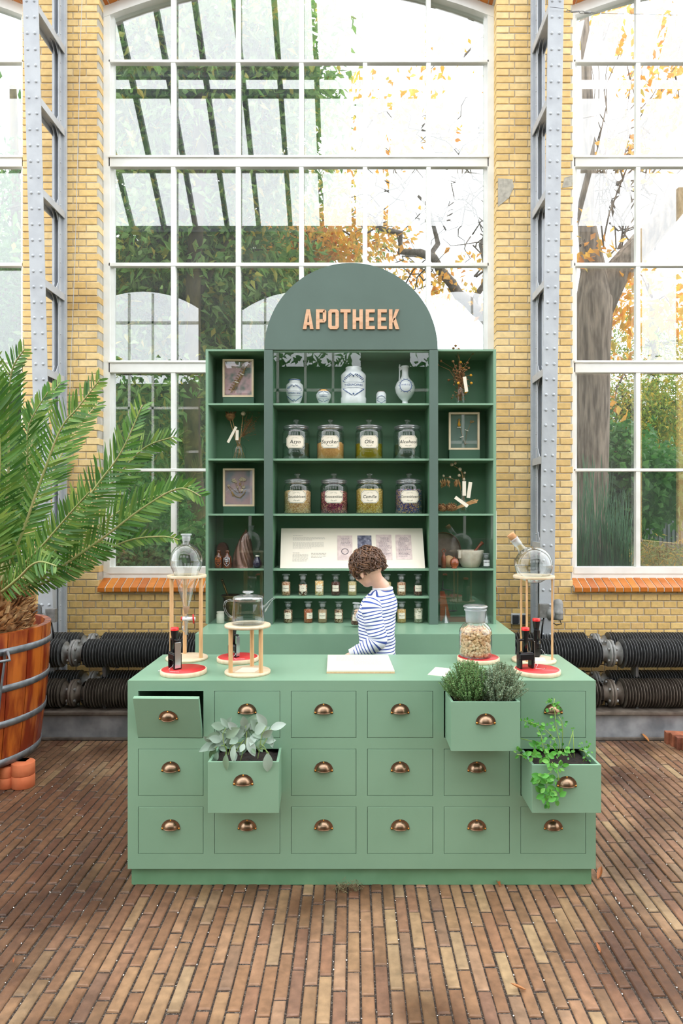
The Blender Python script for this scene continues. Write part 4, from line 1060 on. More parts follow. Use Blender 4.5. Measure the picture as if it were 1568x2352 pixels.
for k in range(48):
    x0_ = R.choice([1015, 1019, 1027, 1031, 1046, 1053, 1049]); c_ = Vector(P(x0_+R.uniform(-3, 3), R.uniform(1098, 1112), t, Yp+R.uniform(-.02, .02)))
    b.tube([c_, c_+Vector((R.uniform(-.006, .006), 0, -.014)), c_+Vector((R.uniform(-.01, .01), 0, -.03))], [.001, .0055, .001], 4)
b.build('stem', M['straw'], t)
b = MB(); tagm(b, P(1063, 1106, t, Yp)[::2], P(1063, 1139, t, Yp)[::2], .024, -.05, 0); tagm(b, P(1077, 1108, t, Yp)[::2], P(1072, 1144, t, Yp)[::2], .024, -.055, 0)
b.build('paper_tag', M['paper'], t)
t = thing('sunflower_heads', 'dried sunflower heads lying on their stems with a paper tag', 'flowers', (PX(1035, 4.5), 4.5, SH[2]))
b = MB(); b2 = MB()
for k, (x, y, r) in enumerate(((1014, 1167, .030), (1036, 1166, .033))):
    c_ = Vector(P(x, y, t, 4.5)); b.ball(c_, (r*1.1, r*.7, r*.72), 16)
    for j in range(90):
        d = Vector((R.gauss(0, 1), R.gauss(-.2, 1), R.gauss(.2, 1))).normalized(); q_ = c_+Vector((d.x*r*1.1, d.y*r*.7, d.z*r*.72))
        b.tube([q_, q_+d*.010+Vector((0, 0, .003))], [.0025, .0006], 4)
for k in range(6): b2.tube([P(1046, 1170-k, t, 4.49+.004*k), P(1075, 1160-k*1.5, t, 4.49), P(1098+R.uniform(-6, 2), 1154-k*1.5, t, 4.49)], .0024, 6)
b.build('seed_head', M['dry'], t); b2.build('stem', M['straw'], t)
b = MB(); tagm(b, P(1045, 1142, t, 4.46)[::2], P(1074, 1163, t, 4.46)[::2], .022, -.04, 0); b.build('paper_tag', M['paper'], t)
# ---- left column: bottles, mould, mortar
s4 = SH[3]
def amber(px, label, tc_, words, Y=4.50):
    k = Y/F; t = thing('apothecary_bottle', label, 'bottle', (PX(px, Y), Y, s4))
    b = MB(); b.lathe([(r*k, z*k) for r, z in [(0, 0), (9.3, 0), (9.8, 2), (9.8, 24), (8.5, 28), (4.5, 31), (4, 38), (0, 38)]], n=20); b.build('body', M['amber'], t)
    b = MB(); b.lathe([(r*k, z*k) for r, z in [(4.6, 36), (5, 38), (5.2, 40), (3, 42), (0, 42.5)]], n=16); b.build('stopper', M['amber'], t)
    f_ = curved(9.8*k+.001); pts = [(-7, 24), (0, 26), (7, 24), (7.5, 12), (0, 5), (-7.5, 12)]
    b = MB(); b.add([f_(0, 15*k)]+[f_(x*k, z*k) for x, z in pts], [(0, i+1, (i+1) % 6+1) for i in range(6)][::-1]); lb = b.build('label', M['inkplate'], t)
    b = MB(); f3 = curved(9.8*k+.002)
    for i in range(6): b.tube([f3(pts[i][0]*k, pts[i][1]*k), f3(pts[(i+1) % 6][0]*k, pts[(i+1) % 6][1]*k)], .0009, 4)
    for j, w_ in enumerate(words): add_text(b, w_, (5.2, 3.8, 3)[j]*k, lambda x, y: f3(x, (21-4.5*j)*k+y), offset=.02)
    b.build('lettering', tc_, lb)
M['inkplate'] = mat('dark_label', (26, 26, 34), .4)
amber(502.5, 'amber bottle with orange lettering, left of the pair', mat('orange_ink', (232, 120, 30), .5), ('TINCT', 'OPII', 'CR'))
amber(522, 'amber bottle with white lettering, right of the pair', mat('white_ink', (228, 232, 238), .5), ('TINCT', 'IODI', 'SP'), 4.49)
t = thing('wooden_mould', 'rounded dark wooden block behind the amber bottles', 'mould', (PX(511, 4.66), 4.66, s4))
b = MB(); w = .038; b.prism([(-w, 0), (w, 0)]+[(w*math.cos(a), .11+.055*math.sin(a)) for a in np.linspace(0, PI, 13)], -.02, .03); b.build('block', mat('dark_wood', (98, 62, 46), .5, c2=(76, 44, 32), vs=12), t, bevel=.004)
t = thing('pudding_mould', 'tall swirled copper brown pudding mould', 'mould', (PX(558.5, 4.58), 4.58, s4))
b = MB(); vs = []; n, m_ = 72, 30
for j in range(m_+1):
    u = j/m_; z = .245*u**.97; r0 = .073*(1-u)**.62+.006
    if u < .03: r0 += .004
    for i in range(n):
        a = 2*PI*i/n; r = r0*(1+.20*(abs(math.sin(4.5*a+u*6.0))-.6)*min(1, (1-u)*3)*min(1, u*12)); vs.append((r*math.cos(a)+.02*u*u, r*math.sin(a), z))
b.add(vs, [(j*n+i, j*n+(i+1) % n, (j+1)*n+(i+1) % n, (j+1)*n+i) for j in range(m_) for i in range(n)], 0, True)
b.ball((.02, 0, .247), .009, 8); b.build('mould', M['mould'], t)
k = 4.50/F
t = thing('blue_flask', 'round cobalt blue glass flask with pale stopper', 'bottle', (PX(591, 4.5), 4.5, s4))
b = MB(); b.lathe([(r*k, z*k) for r, z in [(0, 0), (6, 0), (9.5, 3), (11, 10), (9.5, 17), (5, 23), (4.2, 27), (0, 27)]], n=22); b.build('body', M['blue'], t)
b = MB(); b.lathe([(4.4*k, 26*k), (4.6*k, 29.5*k), (0, 29.8*k)], n=14); b.build('stopper', M['stoneware'], t)
k = 4.60/F
t = thing('brass_mortar', 'old brass mortar with a long pestle behind the teapot', 'mortar', (PX(532, 4.6), 4.6, .9))
b = MB(); b.lathe([(r*k, z*k) for r, z in [(0, 0), (17, 0), (17.5, 3), (10, 9), (9, 14), (15, 20), (17.5, 34), (19, 52), (23.5, 57), (24, 59), (20.5, 58), (16, 40), (0, 26)]], n=32); b.build('bowl', M['oldbrass'], t)
b = MB(); b.tube([(.0, 0, 30*k), (-10*k, -.01, 62*k), (-20*k, -.02, 92*k)], [.010, .007, .008], 10); b.ball((-20.5*k, -.02, 93*k), .010, 10); b.build('pestle', M['oldbrass'], t)
k = 4.5/F
t = thing('stoneware_pot', 'small cream stoneware pot beside the brass mortar', 'pot', (PX(506, 4.5), 4.5, .9))
b = MB(); b.lathe([(r*k, z*k) for r, z in [(0, 0), (8, 0), (9, 1.5), (9, 20), (8, 22), (8.4, 23.5), (8.8, 26), (7.6, 26.5), (7, 22), (0, 20)]], n=22); b.build('body', M['stoneware'], t)
# ---- right column
k = 4.63/F
t = thing('sieve', 'round wooden drum sieve standing on edge', 'sieve', (PX(1018, 4.63), 4.63, s4))
MX = Matrix.Rotation(PI/2-.12, 4, 'X'); b = MB(); b.lathe([(.112, -.02), (.116, -.02), (.116, .02), (.112, .02), (.112, -.02)], (0, 0, .118), 40, M=MX); b.build('hoop', mat('sieve_wood', (110, 76, 48), .6, c2=(84, 56, 36), vs=20), t)
b = MB(); b.lathe([(0, 0), (.112, 0)], (0, 0, .118), 40, M=MX); b.build('mesh_disc', mat('sieve_gauze', (128, 112, 96), .7, c2=(96, 84, 72), vs=12), t)
k = 4.49/F
t = thing('wooden_flask', 'turned wooden flask with ring top at the pilaster', 'flask', (PX(1018.5, 4.49), 4.49, s4))
b = MB(); b.lathe([(r*k, z*k) for r, z in [(0, 0), (5.6, 0), (5.6, 24), (3.5, 30), (2.2, 33), (3, 35), (0, 36)]], n=18)
b.tube([(4*k*math.cos(a), 0, (40+4*math.sin(a))*k) for a in np.linspace(0, 2*PI, 15)], .003, 6, caps=False); b.build('body', M['walnut'], t)
t = thing('wooden_disc', 'pale round wooden disc leaning behind the turned box', 'disc', (PX(1031, 4.53), 4.545, s4))
b = MB(); b.lathe([(0, -.006), (.040, -.006), (.040, .006), (0, .006)], (0, 0, .0415), 28, M=Matrix.Rotation(PI/2-.15, 4, 'X')); b.build('disc', M['dowel'], t)
k = 4.48/F
t = thing('turned_box', 'round turned reddish wooden box with knob', 'box', (PX(1043, 4.48), 4.48, s4))
b = MB(); b.lathe([(r*k, z*k) for r, z in [(0, 0), (7, 0), (7.5, 1), (6, 3), (9.5, 8), (10.2, 12), (10.2, 13)]], n=24); b.build('base', M['walnut'], t)
b = MB(); b.lathe([(r*k, z*k) for r, z in [(10.4, 13), (10.2, 15), (8.5, 20), (4, 23.5), (1.8, 25), (1.8, 26), (0, 26.5)]], n=24); b.build('lid', M['walnut'], t)
k = 4.56/F
t = thing('stone_mortar', 'wide cream marble mortar with four lugs', 'mortar', (PX(1080, 4.56), 4.56, s4))
b = MB(); prof = [(0, 0), (17, 0), (20, 2), (25, 12), (29.5, 30), (30.5, 39), (30, 40), (26, 39.5), (20, 16), (0, 8)]; b.lathe([(r*k, z*k) for r, z in prof], n=40, sy=.82)
b.box(-30*k, -24*k, -.05, -.02, 22*k, 39*k); b.build('bowl', M['marble'], t)
t2 = thing('pestle', 'reddish wooden pestle leaning in the stone mortar', 'pestle', (PX(1080, 4.56), 4.56, s4+.03))
b = MB(); b.tube([(-.01, .0, .035), (14*k, .01, 30*k), (22*k, .012, 40*k), (29*k, .015, 47*k)], [.016, .009, .009, .014], 10); b.build('pestle', M['walnut'], t2)
k = 4.5/F
t = thing('label_bottle', 'small clear bottle with white label beside stone mortar', 'bottle', (PX(1116, 4.5), 4.5, s4))
b = MB(); b.lathe([(r*k, z*k) for r, z in [(0, 0), (8.5, 0), (9, 1), (9, 20), (7, 24), (5.8, 25)]], n=20); b.build('body', M['glass'], t)
b = MB(); b.lathe([(r*k, z*k) for r, z in [(5.5, 24), (6, 30), (5, 31), (8, 32.5), (8, 34), (0, 34.5)]], n=18); b.build('stopper', M['frost'], t)
f3 = curved(9*k+.001); b = MB(); cols = np.linspace(-8*k, 8*k, 6); b.add([f3(x, 5*k) for x in cols]+[f3(x, 19*k) for x in cols], [(i, i+1, 7+i, 6+i) for i in range(5)]); lb = b.build('label', M['porcelain'], t)
b = MB(); add_text(b, 'CAMPHORA', 2.8*k, lambda x, y: curved(9*k+.002)(x, 14*k+y), offset=.02); b.build('lettering', M['ink'], lb)
# scales, tray and funnels in the lowest right compartment
t = thing('apothecary_scale', 'dark brass hand scale leaning on a wooden stand', 'scale', (PX(1020, 4.6), 4.6, .9))
b = MB(); b.hexa([(-.03, -.02, 0), (.045, -.02, 0), (.045, .03, 0), (-.03, .03, 0), (-.03, -.012, .2), (-.0, -.012, .2), (-.0, .02, .2), (-.03, .02, .2)]); b.build('stand', M['walnut'], t)
b = MB(); b.tube([(-.02, 0, .215), (.06, -.005, .205)], .0035, 6); b.tube([(-.015, 0, .0), (-.01, 0, .27)], .004, 6)
for x_, z_ in ((.055, .03),):
    for q_ in (-.03, 0, .03): b.tube([(x_, -.005, .2), (x_+q_, -.01+q_*.3, z_+.04)], .0008, 4)
    b.lathe([(0, -.006), (.02, -.004), (.032, 0), (.033, .002)], (x_, -.005, z_+.037), 20)
b.build('balance', M['iron'], t)
t = thing('wooden_tray', 'flat dark wooden tray on the cabinet floor', 'tray', (PX(1047, 4.58), 4.58, .9))
b = MB(); b.box(-.065, .065, -.03, .03, 0, .006)
for a in ((-.065, .065, -.03, -.024), (-.065, .065, .024, .03), (-.065, -.059, -.024, .024), (.059, .065, -.024, .024)): b.box(*a, .006, .026)
b.build('tray', mat('tray_wood', (104, 66, 44), .6), t)
for j, (px, h, lab_) in enumerate(((1023, .105, 'small glass funnel standing beside the wooden tray'), (1117.5, .095, 'small glass funnel behind the lid of cork jar'))):
    t = thing('glass_funnel', lab_, 'funnel', (PX(px, 4.53), 4.53, .9)); b = MB(); b.lathe([(.028, 0), (.026, .003), (.008, .042), (.004, .05), (.0028, h)], n=20); b.build('cone', M['rimglass'], t)
# ---- slanted information panel
t = thing('information_panel', 'wide cream information panel with four old prints leaning in the shelf', 'panel', (0, 4.47, s4))
A = [(PX(643, 4.475), .0), (PX(976, 4.475), .0)]; zt = PZ(1214, 4.60)-s4; B = [(PX(645.5, 4.60)+.0, zt), (PX(970, 4.60), zt)]
yt = 4.60-4.47
def pl(u, v, off=0):      # u 0..1 across, v 0..1 up
    x = (A[0][0]*(1-u)+A[1][0]*u)*(1-v)+(B[0][0]*(1-u)+B[1][0]*u)*v
    return (x, .005+yt*v-off, zt*v+off*.45+.001)
b = MB(); lo = [pl(0, 0), pl(1, 0), pl(1, 1), pl(0, 1)]; b.hexa([lo[0], lo[1], tuple(Vector(lo[1])+Vector((0, .014, 0))), tuple(Vector(lo[0])+Vector((0, .014, 0))), lo[3], lo[2], tuple(Vector(lo[2])+Vector((0, .014, 0))), tuple(Vector(lo[3])+Vector((0, .014, 0)))])
b.build('board', M['cream'], t)
U = lambda px: (px-643)/333; Vv = lambda py: (1306-py)/92
pr = [mat('old_print', (214, 196, 190), .8, c2=(196, 176, 172), vs=40), mat('dark_print', (120, 120, 136), .8, c2=(70, 72, 92), vs=40, detail=5, contrast=(.4, .6))]
for j, (x0, x1, y0, y1) in enumerate(((775, 810, 1231, 1288), (822, 855, 1231, 1288), (865.5, 902, 1229, 1287), (911, 948, 1229, 1286))):
    b = MB(); b.add([pl(U(x), Vv(y), .0012) for x, y in ((x0, y1), (x1, y1), (x1, y0), (x0, y0))], [(0, 1, 2, 3)]); po = b.build('print', pr[1 if j == 1 else 0], t)
    b = MB()
    if j != 1:
        y = y0+6
        while y < y1-6:
            if j == 0 and y > y0+22:
                for a_ in range(14):
                    r_ = 8; q1 = (792.5+r_*math.cos(a_*.45), y0+37+r_*.8*math.sin(a_*.45)); q2 = (792.5+r_*math.cos(a_*.45+.5), y0+37+r_*.8*math.sin(a_*.45+.5)); b.tube([pl(U(q1[0]), Vv(q1[1]), .002), pl(U(q2[0]), Vv(q2[1]), .002)], .0022, 4)
                break
            l_ = R.uniform(.6, 1)*(x1-x0-12); xm = (x0+x1)/2 if j == 0 or y < y0+18 else x0+6+l_/2; x = xm-l_/2
            while x < xm+l_/2:
                w_ = R.uniform(2, 5); b.add([pl(U(a_), Vv(c_), .002) for a_, c_ in ((x, y+.9), (x+w_, y+.9), (x+w_, y), (x, y))], [(0, 1, 2, 3)]); x += w_+1
            y += 3.1
    else:
        for a_ in range(16):
            x = R.uniform(x0+3, x1-6); y = R.uniform(y0+6, y1-5); b.add([pl(U(a2), Vv(c_), .002) for a2, c_ in ((x, y+R.uniform(1, 5)), (x+3, y+2), (x+3, y), (x, y))], [(0, 1, 2, 3)])
    tag(b.build('printing', mat('print_ink', (110, 104, 112), .8) if j != 1 else mat('print_pale', (150, 150, 166), .8), po), kind='stuff')
b = MB()
def lines(x0, x1, y0, n, last=.6):
    for i in range(n):
        x = x0; xe = x1 if i < n-1 else x0+(x1-x0)*last
        while x < xe: w_ = min(R.uniform(2.5, 7), xe-x); b.add([pl(U(a_), Vv(c_), .0012) for a_, c_ in ((x, y0+.7), (x+w_, y0+.7), (x+w_, y0), (x, y0))], [(0, 1, 2, 3)]); x += w_+1.2
        y0 += 3.05
lines(671, 694, 1231, 1, 1); lines(671, 746, 1235, 3); lines(671, 743, 1247.5, 5); lines(671, 687, 1271, 1, 1); lines(671, 707, 1274, 6, .9); lines(714, 749, 1272, 4, .7)
tag(b.build('printed_text', M['inkpale'], t), kind='stuff')
# ================================================================ things on the counter
CT = .9
def mixed_disc(px, Y, label, r=.104):
    t = thing('round_board', label, 'board', (PX(px, Y), Y, CT)); b = MB(); b.lathe([(0, 0), (r-.002, 0), (r, .002), (r, .019), (r-.003, .0205), (0, .0205)], n=48); b.build('disc', M['birch'], t)
    b = MB(); b.lathe([(r-.006, .0207), (r-.006, .0212), (0, .0212)], n=48); b.build('red_top', M['red'], t)
    return t
d1 = mixed_disc(421.5, 3.092, 'red-topped round wooden board at front left of the counter')
b = MB(); b.tube([(-.103, -.01, .012), (-.112, -.012, .012)], .003, 6); b.build('screw', M['chrome'], d1)
mixed_disc(546, 3.356, 'red-topped round board behind the teapot stand', .1025)
mixed_disc(1098, 3.352, 'red-topped round board under the big jar of corks')
mixed_disc(1233, 3.092, 'red-topped round board at the right end of the counter')
def stamp(px, Y, z, rot, label, w=.036, big=1.0, redtop=True):
    t = thing('self_inking_stamp', label, 'stamp', (PX(px, Y), Y, z), rot)
    s = big
    b = MB()
    for sg in (-1, 1): b.box(*sorted((sg*w*s, sg*(w-.012)*s)), -.02*s, .022*s, 0, .052*s)
    b.box(-w*s, w*s, -.02*s, .022*s, .040*s, .072*s); b.box(-(w-.004)*s, (w-.004)*s, -.018*s, .02*s, .070*s, .078*s); b.build('housing', M['black'], t, bevel=.004)
    b = MB()
    for sg in (-1, 1): b.box(*sorted((sg*(w+.002)*s, sg*(w-.003)*s)), -.008*s, .010*s, .01*s, .135*s)
    b.box(-(w+.002)*s, (w+.002)*s, -.008*s, .010*s, .130*s, .140*s); b.build('stirrup', M['black'], t, bevel=.003)
    b = MB(); b.box((w+.002)*s, (w+.006)*s, -.016*s, .014*s, .006, .128*s); b.build('side_plate', M['chrome'], t, bevel=.001)
    b = MB(); b.lathe([(.0, .078*s), (.010*s, .078*s), (.012*s, .13*s), (.017*s, .16*s), (.019*s, .182*s)], n=18); b.build('grip', M['black'], t)
    b = MB(); b.lathe([(.0192*s, .180*s), (.0195*s, .19*s), (.017*s, .194*s), (0, .195*s)], n=18); b.build('grip_cap', M['redplastic'] if redtop else M['black'], t)
    b = MB(); b.tube([(w*s, -.02, .03), (w*s+.012, -.03, .02), (w*s-.005, -.04, .006), (w*s+.03, -.05, .003), (w*s+.06, -.02, .002)], .0009, 5); b.build('tether', M['chrome'], t)
    return t
stamp(401, 3.10, CT+.0215, -.9, 'black self-inking stamp with a red cap on the left red board', .034, .96)
stamp(536.5, 3.345, CT+.0215, -.5, 'black self-inking stamp on red board behind the teapot stand', .030, .80, False)
stamp(1206, 3.10, CT+.0215, .25, 'black self-inking stamp with red cap on the right front red board', .036, .96)
stamp(1231, 3.40, CT+.0125, 1.2, 'black self-inking stamp with red cap standing on flask stand base', .028, .98)
def stand(px, Y, h, r, legs, rl, label, hole=0):
    t = thing('dowel_stand', label, 'stand', (PX(px, Y), Y, CT))
    b = MB(); b.lathe([(0, 0), (r, 0), (r, .010), (r-.002, .012), (0, .012)], n=48); b.build('base', M['birch'], t)
    b = MB()
    if hole: b.lathe([(hole, h-.013), (r*.93, h-.013), (r*.935, h-.011), (r*.935, h-.002), (r*.925, h), (hole, h), (hole, h-.013)], n=48)
    else: b.lathe([(0, h-.012), (r, h-.012), (r, h-.002), (r-.002, h), (0, h)], n=48)
    b.build('ring' if hole else 'top', M['birch'], t)
    for a in legs:
        x, y = (r-.02)*math.cos(a), (r-.02)*math.sin(a); b = MB(); b.lathe([(rl, .012), (rl, h-.0125)], (x, y, 0), 14); b.build('leg', M['dowel'], t)
    return t
dg = math.radians
stand(429, 3.395, .4205, .103, [dg(-22), dg(111), dg(222)], .0098, 'tall dowel stand with a ring holding the separating funnel', .072)
stand(568.5, 3.10, .223, .104, [dg(-37), dg(85), dg(215)], .0098, 'low round dowel stand carrying the glass teapot')
stand(1225.5, 3.345, .4225, .107, [dg(-18), dg(120), dg(233)], .0052, 'tall thin-legged dowel stand holding the round flask', .074)
b = MB(); b.hexa([(-.05, -.05, .0125), (.04, -.055, .0125), (.055, .03, .0125), (-.03, .04, .0125), (-.05, -.05, .0133), (.04, -.055, .0133), (.055, .03, .0133), (-.03, .04, .0133)])
for px, Y, lab_ in ((568.5, 3.11, 'paper card lying on the base of the teapot stand'), (1228, 3.335, 'paper card lying on base of round flask stand')):
    o = b.build('paper_card', M['paper']); tag(o, lab_, 'card'); o.location = (PX(px, Y), Y, CT)
# separating funnel
Y = 3.395; k = Y/F
t = thing('separating_funnel', 'pear-shaped glass separating funnel with a red and white tap', 'funnel', (PX(427.5, Y), Y, PZ(1458, Y)))
zz = lambda py: (1458-py)*k
b = MB(); b.lathe([(r*k, zz(y)) for r, y in [(3.5, 1412), (5, 1400), (14, 1366), (22, 1335), (30, 1312), (36, 1298), (37, 1284), (34, 1270), (26, 1258), (15, 1251), (9, 1248), (8.5, 1240)]], n=40); b.build('body', M['thickglass'], t)
b = MB(); b.lathe([(r*k, zz(y)) for r, y in [(8.6, 1243), (9.3, 1236), (9.6, 1230), (0, 1230)]], n=22); b.lathe([(r*k, zz(y)) for r, y in [(0, 1229.5), (12, 1229.5), (12.4, 1228), (12, 1226), (0, 1226)]], n=22); b.build('stopper', M['porcelain'] if False else M['frost'], t)
b = MB(); b.lathe([(r*k, zz(y)) for r, y in [(4, 1409), (5.5, 1403), (8, 1394), (7.5, 1393), (0, 1393)]], n=18); b.build('residue', mat('brown_residue', (170, 140, 112), .8), t)
b = MB(); b.tube([(-8*k, 0, zz(1421)), (21*k, 0, zz(1421.5))], [.011, .009], 14); b.build('tap', M['porcelain'], t)
b = MB(); b.tube([(-11.5*k, 0, zz(1421)), (-8*k, 0, zz(1421))], .0095, 12); b.tube([(17*k, -.012, zz(1410)), (18.5*k, -.012, zz(1431))], [.004, .0045], 8); b.build('tap_key', M['redplastic'], t)
b = MB(); b.lathe([(4*k, zz(1414)), (4*k, zz(1430)), (3*k, zz(1438)), (3.2*k, zz(1458))][::-1], n=14); b.tube([(-7*k, 0, zz(1437)), (-8*k, 0, zz(1447)), (-2*k, 0, zz(1452))], .003, 6); b.build('outlet', M['rimglass'], t)
# round flask
Y = 3.345; k = Y/F; rr = 42.6*k
t = thing('round_flask', 'round glass flask with tilted neck and cork stopper', 'flask', (PX(1225, Y), Y, PZ(1297.5, Y)-rr))
b = MB(); b.ball((0, 0, rr), rr, 44); b.build('bulb', M['thickglass'], t)
NM = Matrix.Rotation(math.radians(-37), 4, 'Y')
c0 = Vector((0, 0, rr))
b = MB(); b.lathe([(r*k, z*k) for r, z in [(14, 38), (9.5, 45), (8.5, 52), (8.5, 60)]], c0, 20, M=NM); b.build('neck', M['thickglass'], t)
b = MB(); b.lathe([(r*k, z*k) for r, z in [(9.2, 58), (9.6, 72), (10, 76), (8.5, 76)]], c0, 20, M=NM); b.build('ground_joint', M['frost'], t)
b = MB(); b.lathe([(r*k, z*k) for r, z in [(0, 70), (8, 70), (9.3, 88), (8.8, 89), (0, 89)]], c0, 18, M=NM); b.build('cork', M['cork'], t)
# teapot
Y = 3.10; k = Y/F
t = thing('glass_teapot', 'clear glass teapot with curved handle and long spout', 'teapot', (PX(569.5, Y), Y, CT+.2232))
b = MB(); b.lathe([(r*k, z*k) for r, z in [(0, .6), (36, .6), (37.6, 3), (36.5, 20), (34.5, 48), (34, 57), (34.8, 58.5)]], n=44); b.build('body', M['thickglass'], t)
b = MB(); b.lathe([(r*k, z*k) for r, z in [(33.6, 54), (34.6, 57), (35, 60), (33, 63), (22, 66), (8, 67.5), (5, 69)]], n=44); lo_ = b.build('lid', M['rimglass'], t)
b = MB(); b.lathe([(r*k, z*k) for r, z in [(5, 69), (5.5, 70), (12.5, 72), (13.2, 74), (11, 76), (0, 76.5)]], n=28); b.build('knob', M['rimglass'], lo_)
b = MB(); b.tube([(x*k, 0, z*k) for x, z in [(-33, 53), (-42, 55), (-52, 51), (-55, 40), (-51, 28), (-44, 19), (-36, 15)]], .0052, 12); b.build('handle', M['thickglass'], t)
b = MB(); b.tube([(x*k, 0, z*k) for x, z in [(34, 34), (42, 41), (50, 51), (57, 58), (61.5, 59)]], [.019, .011, .006, .0045, .004], 14, caps=False); b.build('spout', M['thickglass'], t)
# big jar of corks
Y = 3.352; k = Y/F; zb_ = CT+.0215
t = thing('cork_jar', 'large stoppered glass jar full of small corks', 'jar', (PX(1091.5, Y), Y, zb_))
zz = lambda py: PZ(py, Y)-zb_
b = MB(); b.lathe([(0, .002), (34*k, .002), (37.5*k, .010), (37.5*k, zz(1452)), (35.5*k, zz(1444)), (29*k, zz(1435)), (22*k, zz(1430)), (21.5*k, zz(1428)), (23, 0)][:8]+[(22*k, zz(1426))], n=44); b.build('body', M['thickglass'], t)
b = MB(); b.lathe([(21.8*k, zz(1428)), (23*k, zz(1404)), (25.5*k, zz(1402)), (25.5*k, zz(1399)), (22*k, zz(1398)), (20*k, zz(1426))], n=36); b.build('neck', M['frost'], t)
b = MB(); b.lathe([(19*k, zz(1402)), (20*k, zz(1396.5)), (27.5*k, zz(1394.5)), (28.3*k, zz(1392.5)), (26*k, zz(1390.5)), (12*k, zz(1390)), (0, zz(1390.5))], n=36); b.build('stopper', M['rimglass'], t)
cm = MB(); cm.lathe([(0, -.0065), (.0068, -.0065), (.0078, -.005), (.0084, .005), (.0074, .0065), (0, .0065)], n=9, sm=False)
pts = []; tries = 0; rj = 35.3*k; zhi = zz(1441)
while len(pts) < 620 and tries < 60000:
    tries += 1; a = R.uniform(0, 2*PI); rad = rj*math.sqrt(R.uniform(.30, 1))-.008; z = R.uniform(.014, zhi)
    if z > zhi-.012 and rad > rj*.6: continue
    p_ = (rad*math.cos(a), rad*math.sin(a), z)
    if all((p_[0]-q_[0])**2+(p_[1]-q_[1])**2+(p_[2]-q_[2])**2 > .0118**2 for q_ in pts): pts.append(p_)
pts.sort(key=lambda p_: p_[1]); first = None; restc = MB()
corkm = tint_mat('small_cork', [(228, 190, 148), (214, 172, 130), (236, 204, 168), (206, 162, 118)], .85, vs=60, mix=.08, bump=.3)
for i, p_ in enumerate(pts):
    e_ = Euler((R.uniform(0, PI), R.uniform(0, PI), R.uniform(0, PI)))
    if i < 300:
        if first is None: first = cm.build('cork', corkm, t); o = first
        else: o = first.copy(); COL.objects.link(o); o.parent = t
        o.location = p_; o.rotation_euler = e_
    else:
        mm = Matrix.Translation(p_) @ e_.to_matrix().to_4x4(); restc.add([mm @ Vector(v) for v in cm.v], cm.f, t=R.random())
if restc.v: tag(restc.build('cork_filling', corkm, t, tint=True), kind='stuff')
b = MB(); b.lathe([(0, .006), (rj-.019, .006), (rj-.019, zhi-.01), (0, zhi-.004)], n=24); tag(b.build('cork_core', mat('cork_core', (188, 146, 104), .9, c2=(120, 84, 54), vs=90), t), kind='stuff')
# reading board in the middle, loose card
t = thing('text_board', 'thick cream board with printed text lying on the counter', 'board', (0, 3.078, CT))
b = MB(); b.hexa([(PX(750, 3.078), 0, 0), (PX(906, 3.078), 0, 0), (PX(891, 3.418), .34, 0), (PX(752.5, 3.418), .34, 0), (PX(750, 3.078), 0, .0155), (PX(906, 3.078), 0, .0155), (PX(891, 3.418), .34, .0155), (PX(752.5, 3.418), .34, .0155)])
b.build('board', mat('reading_board', (212, 203, 184), .6), t, bevel=.001)
b = MB(); b.box(PX(750, 3.078)-.0008, PX(906, 3.078)+.0008, -.0008, .004, .004, .0085); b.build('wood_edge', M['dowel'], t)
b = MB()
for i in range(9):
    y = .30-.022*i; x0, x1 = (-.085, .12) if i < 5 else (.0, .13)
    x = x0
    while x < x1: w_ = R.uniform(.006, .018); b.box(x, min(x+w_, x1), y, y+.0045, .0156, .0159); x += w_+.004
tag(b.build('printed_text', mat('faint_ink', (186, 180, 168), .8), t), kind='stuff')
b = MB(); q4 = [(981.8, 1550), (1022, 1554), (1036, 1536.5), (1000, 1532.6)]
q4 = [((x-CX)*1138.8/(y-CY)/F, 1138.8/(y-CY)) for x, y in q4]
b.hexa([(x-q4[0][0], y-q4[0][1], 0) for x, y in q4]+[(x-q4[0][0], y-q4[0][1], .0015) for x, y in q4])
o = b.build('loose_card', M['paper']); o.location = (q4[0][0], q4[0][1], CT); tag(o, 'small loose paper card beside the thyme drawer', 'card')
# ================================================================ leaves
def leaf_cloud(name, P_, D, L, W, mat_, parent=None, fold=.25, droop=.15, tint=None):
    n = len(P_); D = D/np.linalg.norm(D, axis=1, keepdims=True)
    rnd = NR.normal(size=(n, 3)); S = np.cross(D, rnd); S /= np.linalg.norm(S, axis=1, keepdims=True)+1e-9
    Nn = np.cross(S, D); L = np.broadcast_to(np.asarray(L, float), (n,))[:, None]; W = np.broadcast_to(np.asarray(W, float), (n,))[:, None]
    base = P_; tip = P_+D*L-np.array([0, 0, 1])*L*droop
    mid = P_+D*L*.45
    a = mid+S*W*.5+Nn*W*fold; b_ = mid-S*W*.5+Nn*W*fold
    V = np.stack([base, a, tip, b_], 1).reshape(-1, 3)
    i = np.arange(n)*4
    Fc = np.stack([np.stack([i, i+1, i+2], 1), np.stack([i, i+2, i+3], 1)], 1).reshape(-1, 3)
    tt = NR.rand(n) if tint is None else tint
    return tag(np_mesh(name, V, Fc, mat_, parent, np.repeat(tt, 2)), kind='stuff')
def blob(c, r, n, shell=.35):
    d = NR.normal(size=(n, 3)); d /= np.linalg.norm(d, axis=1, keepdims=True)
    rad = (shell+(1-shell)*NR.rand(n))**.6
    return np.array(c)+d*np.array(r)*rad[:, None], d
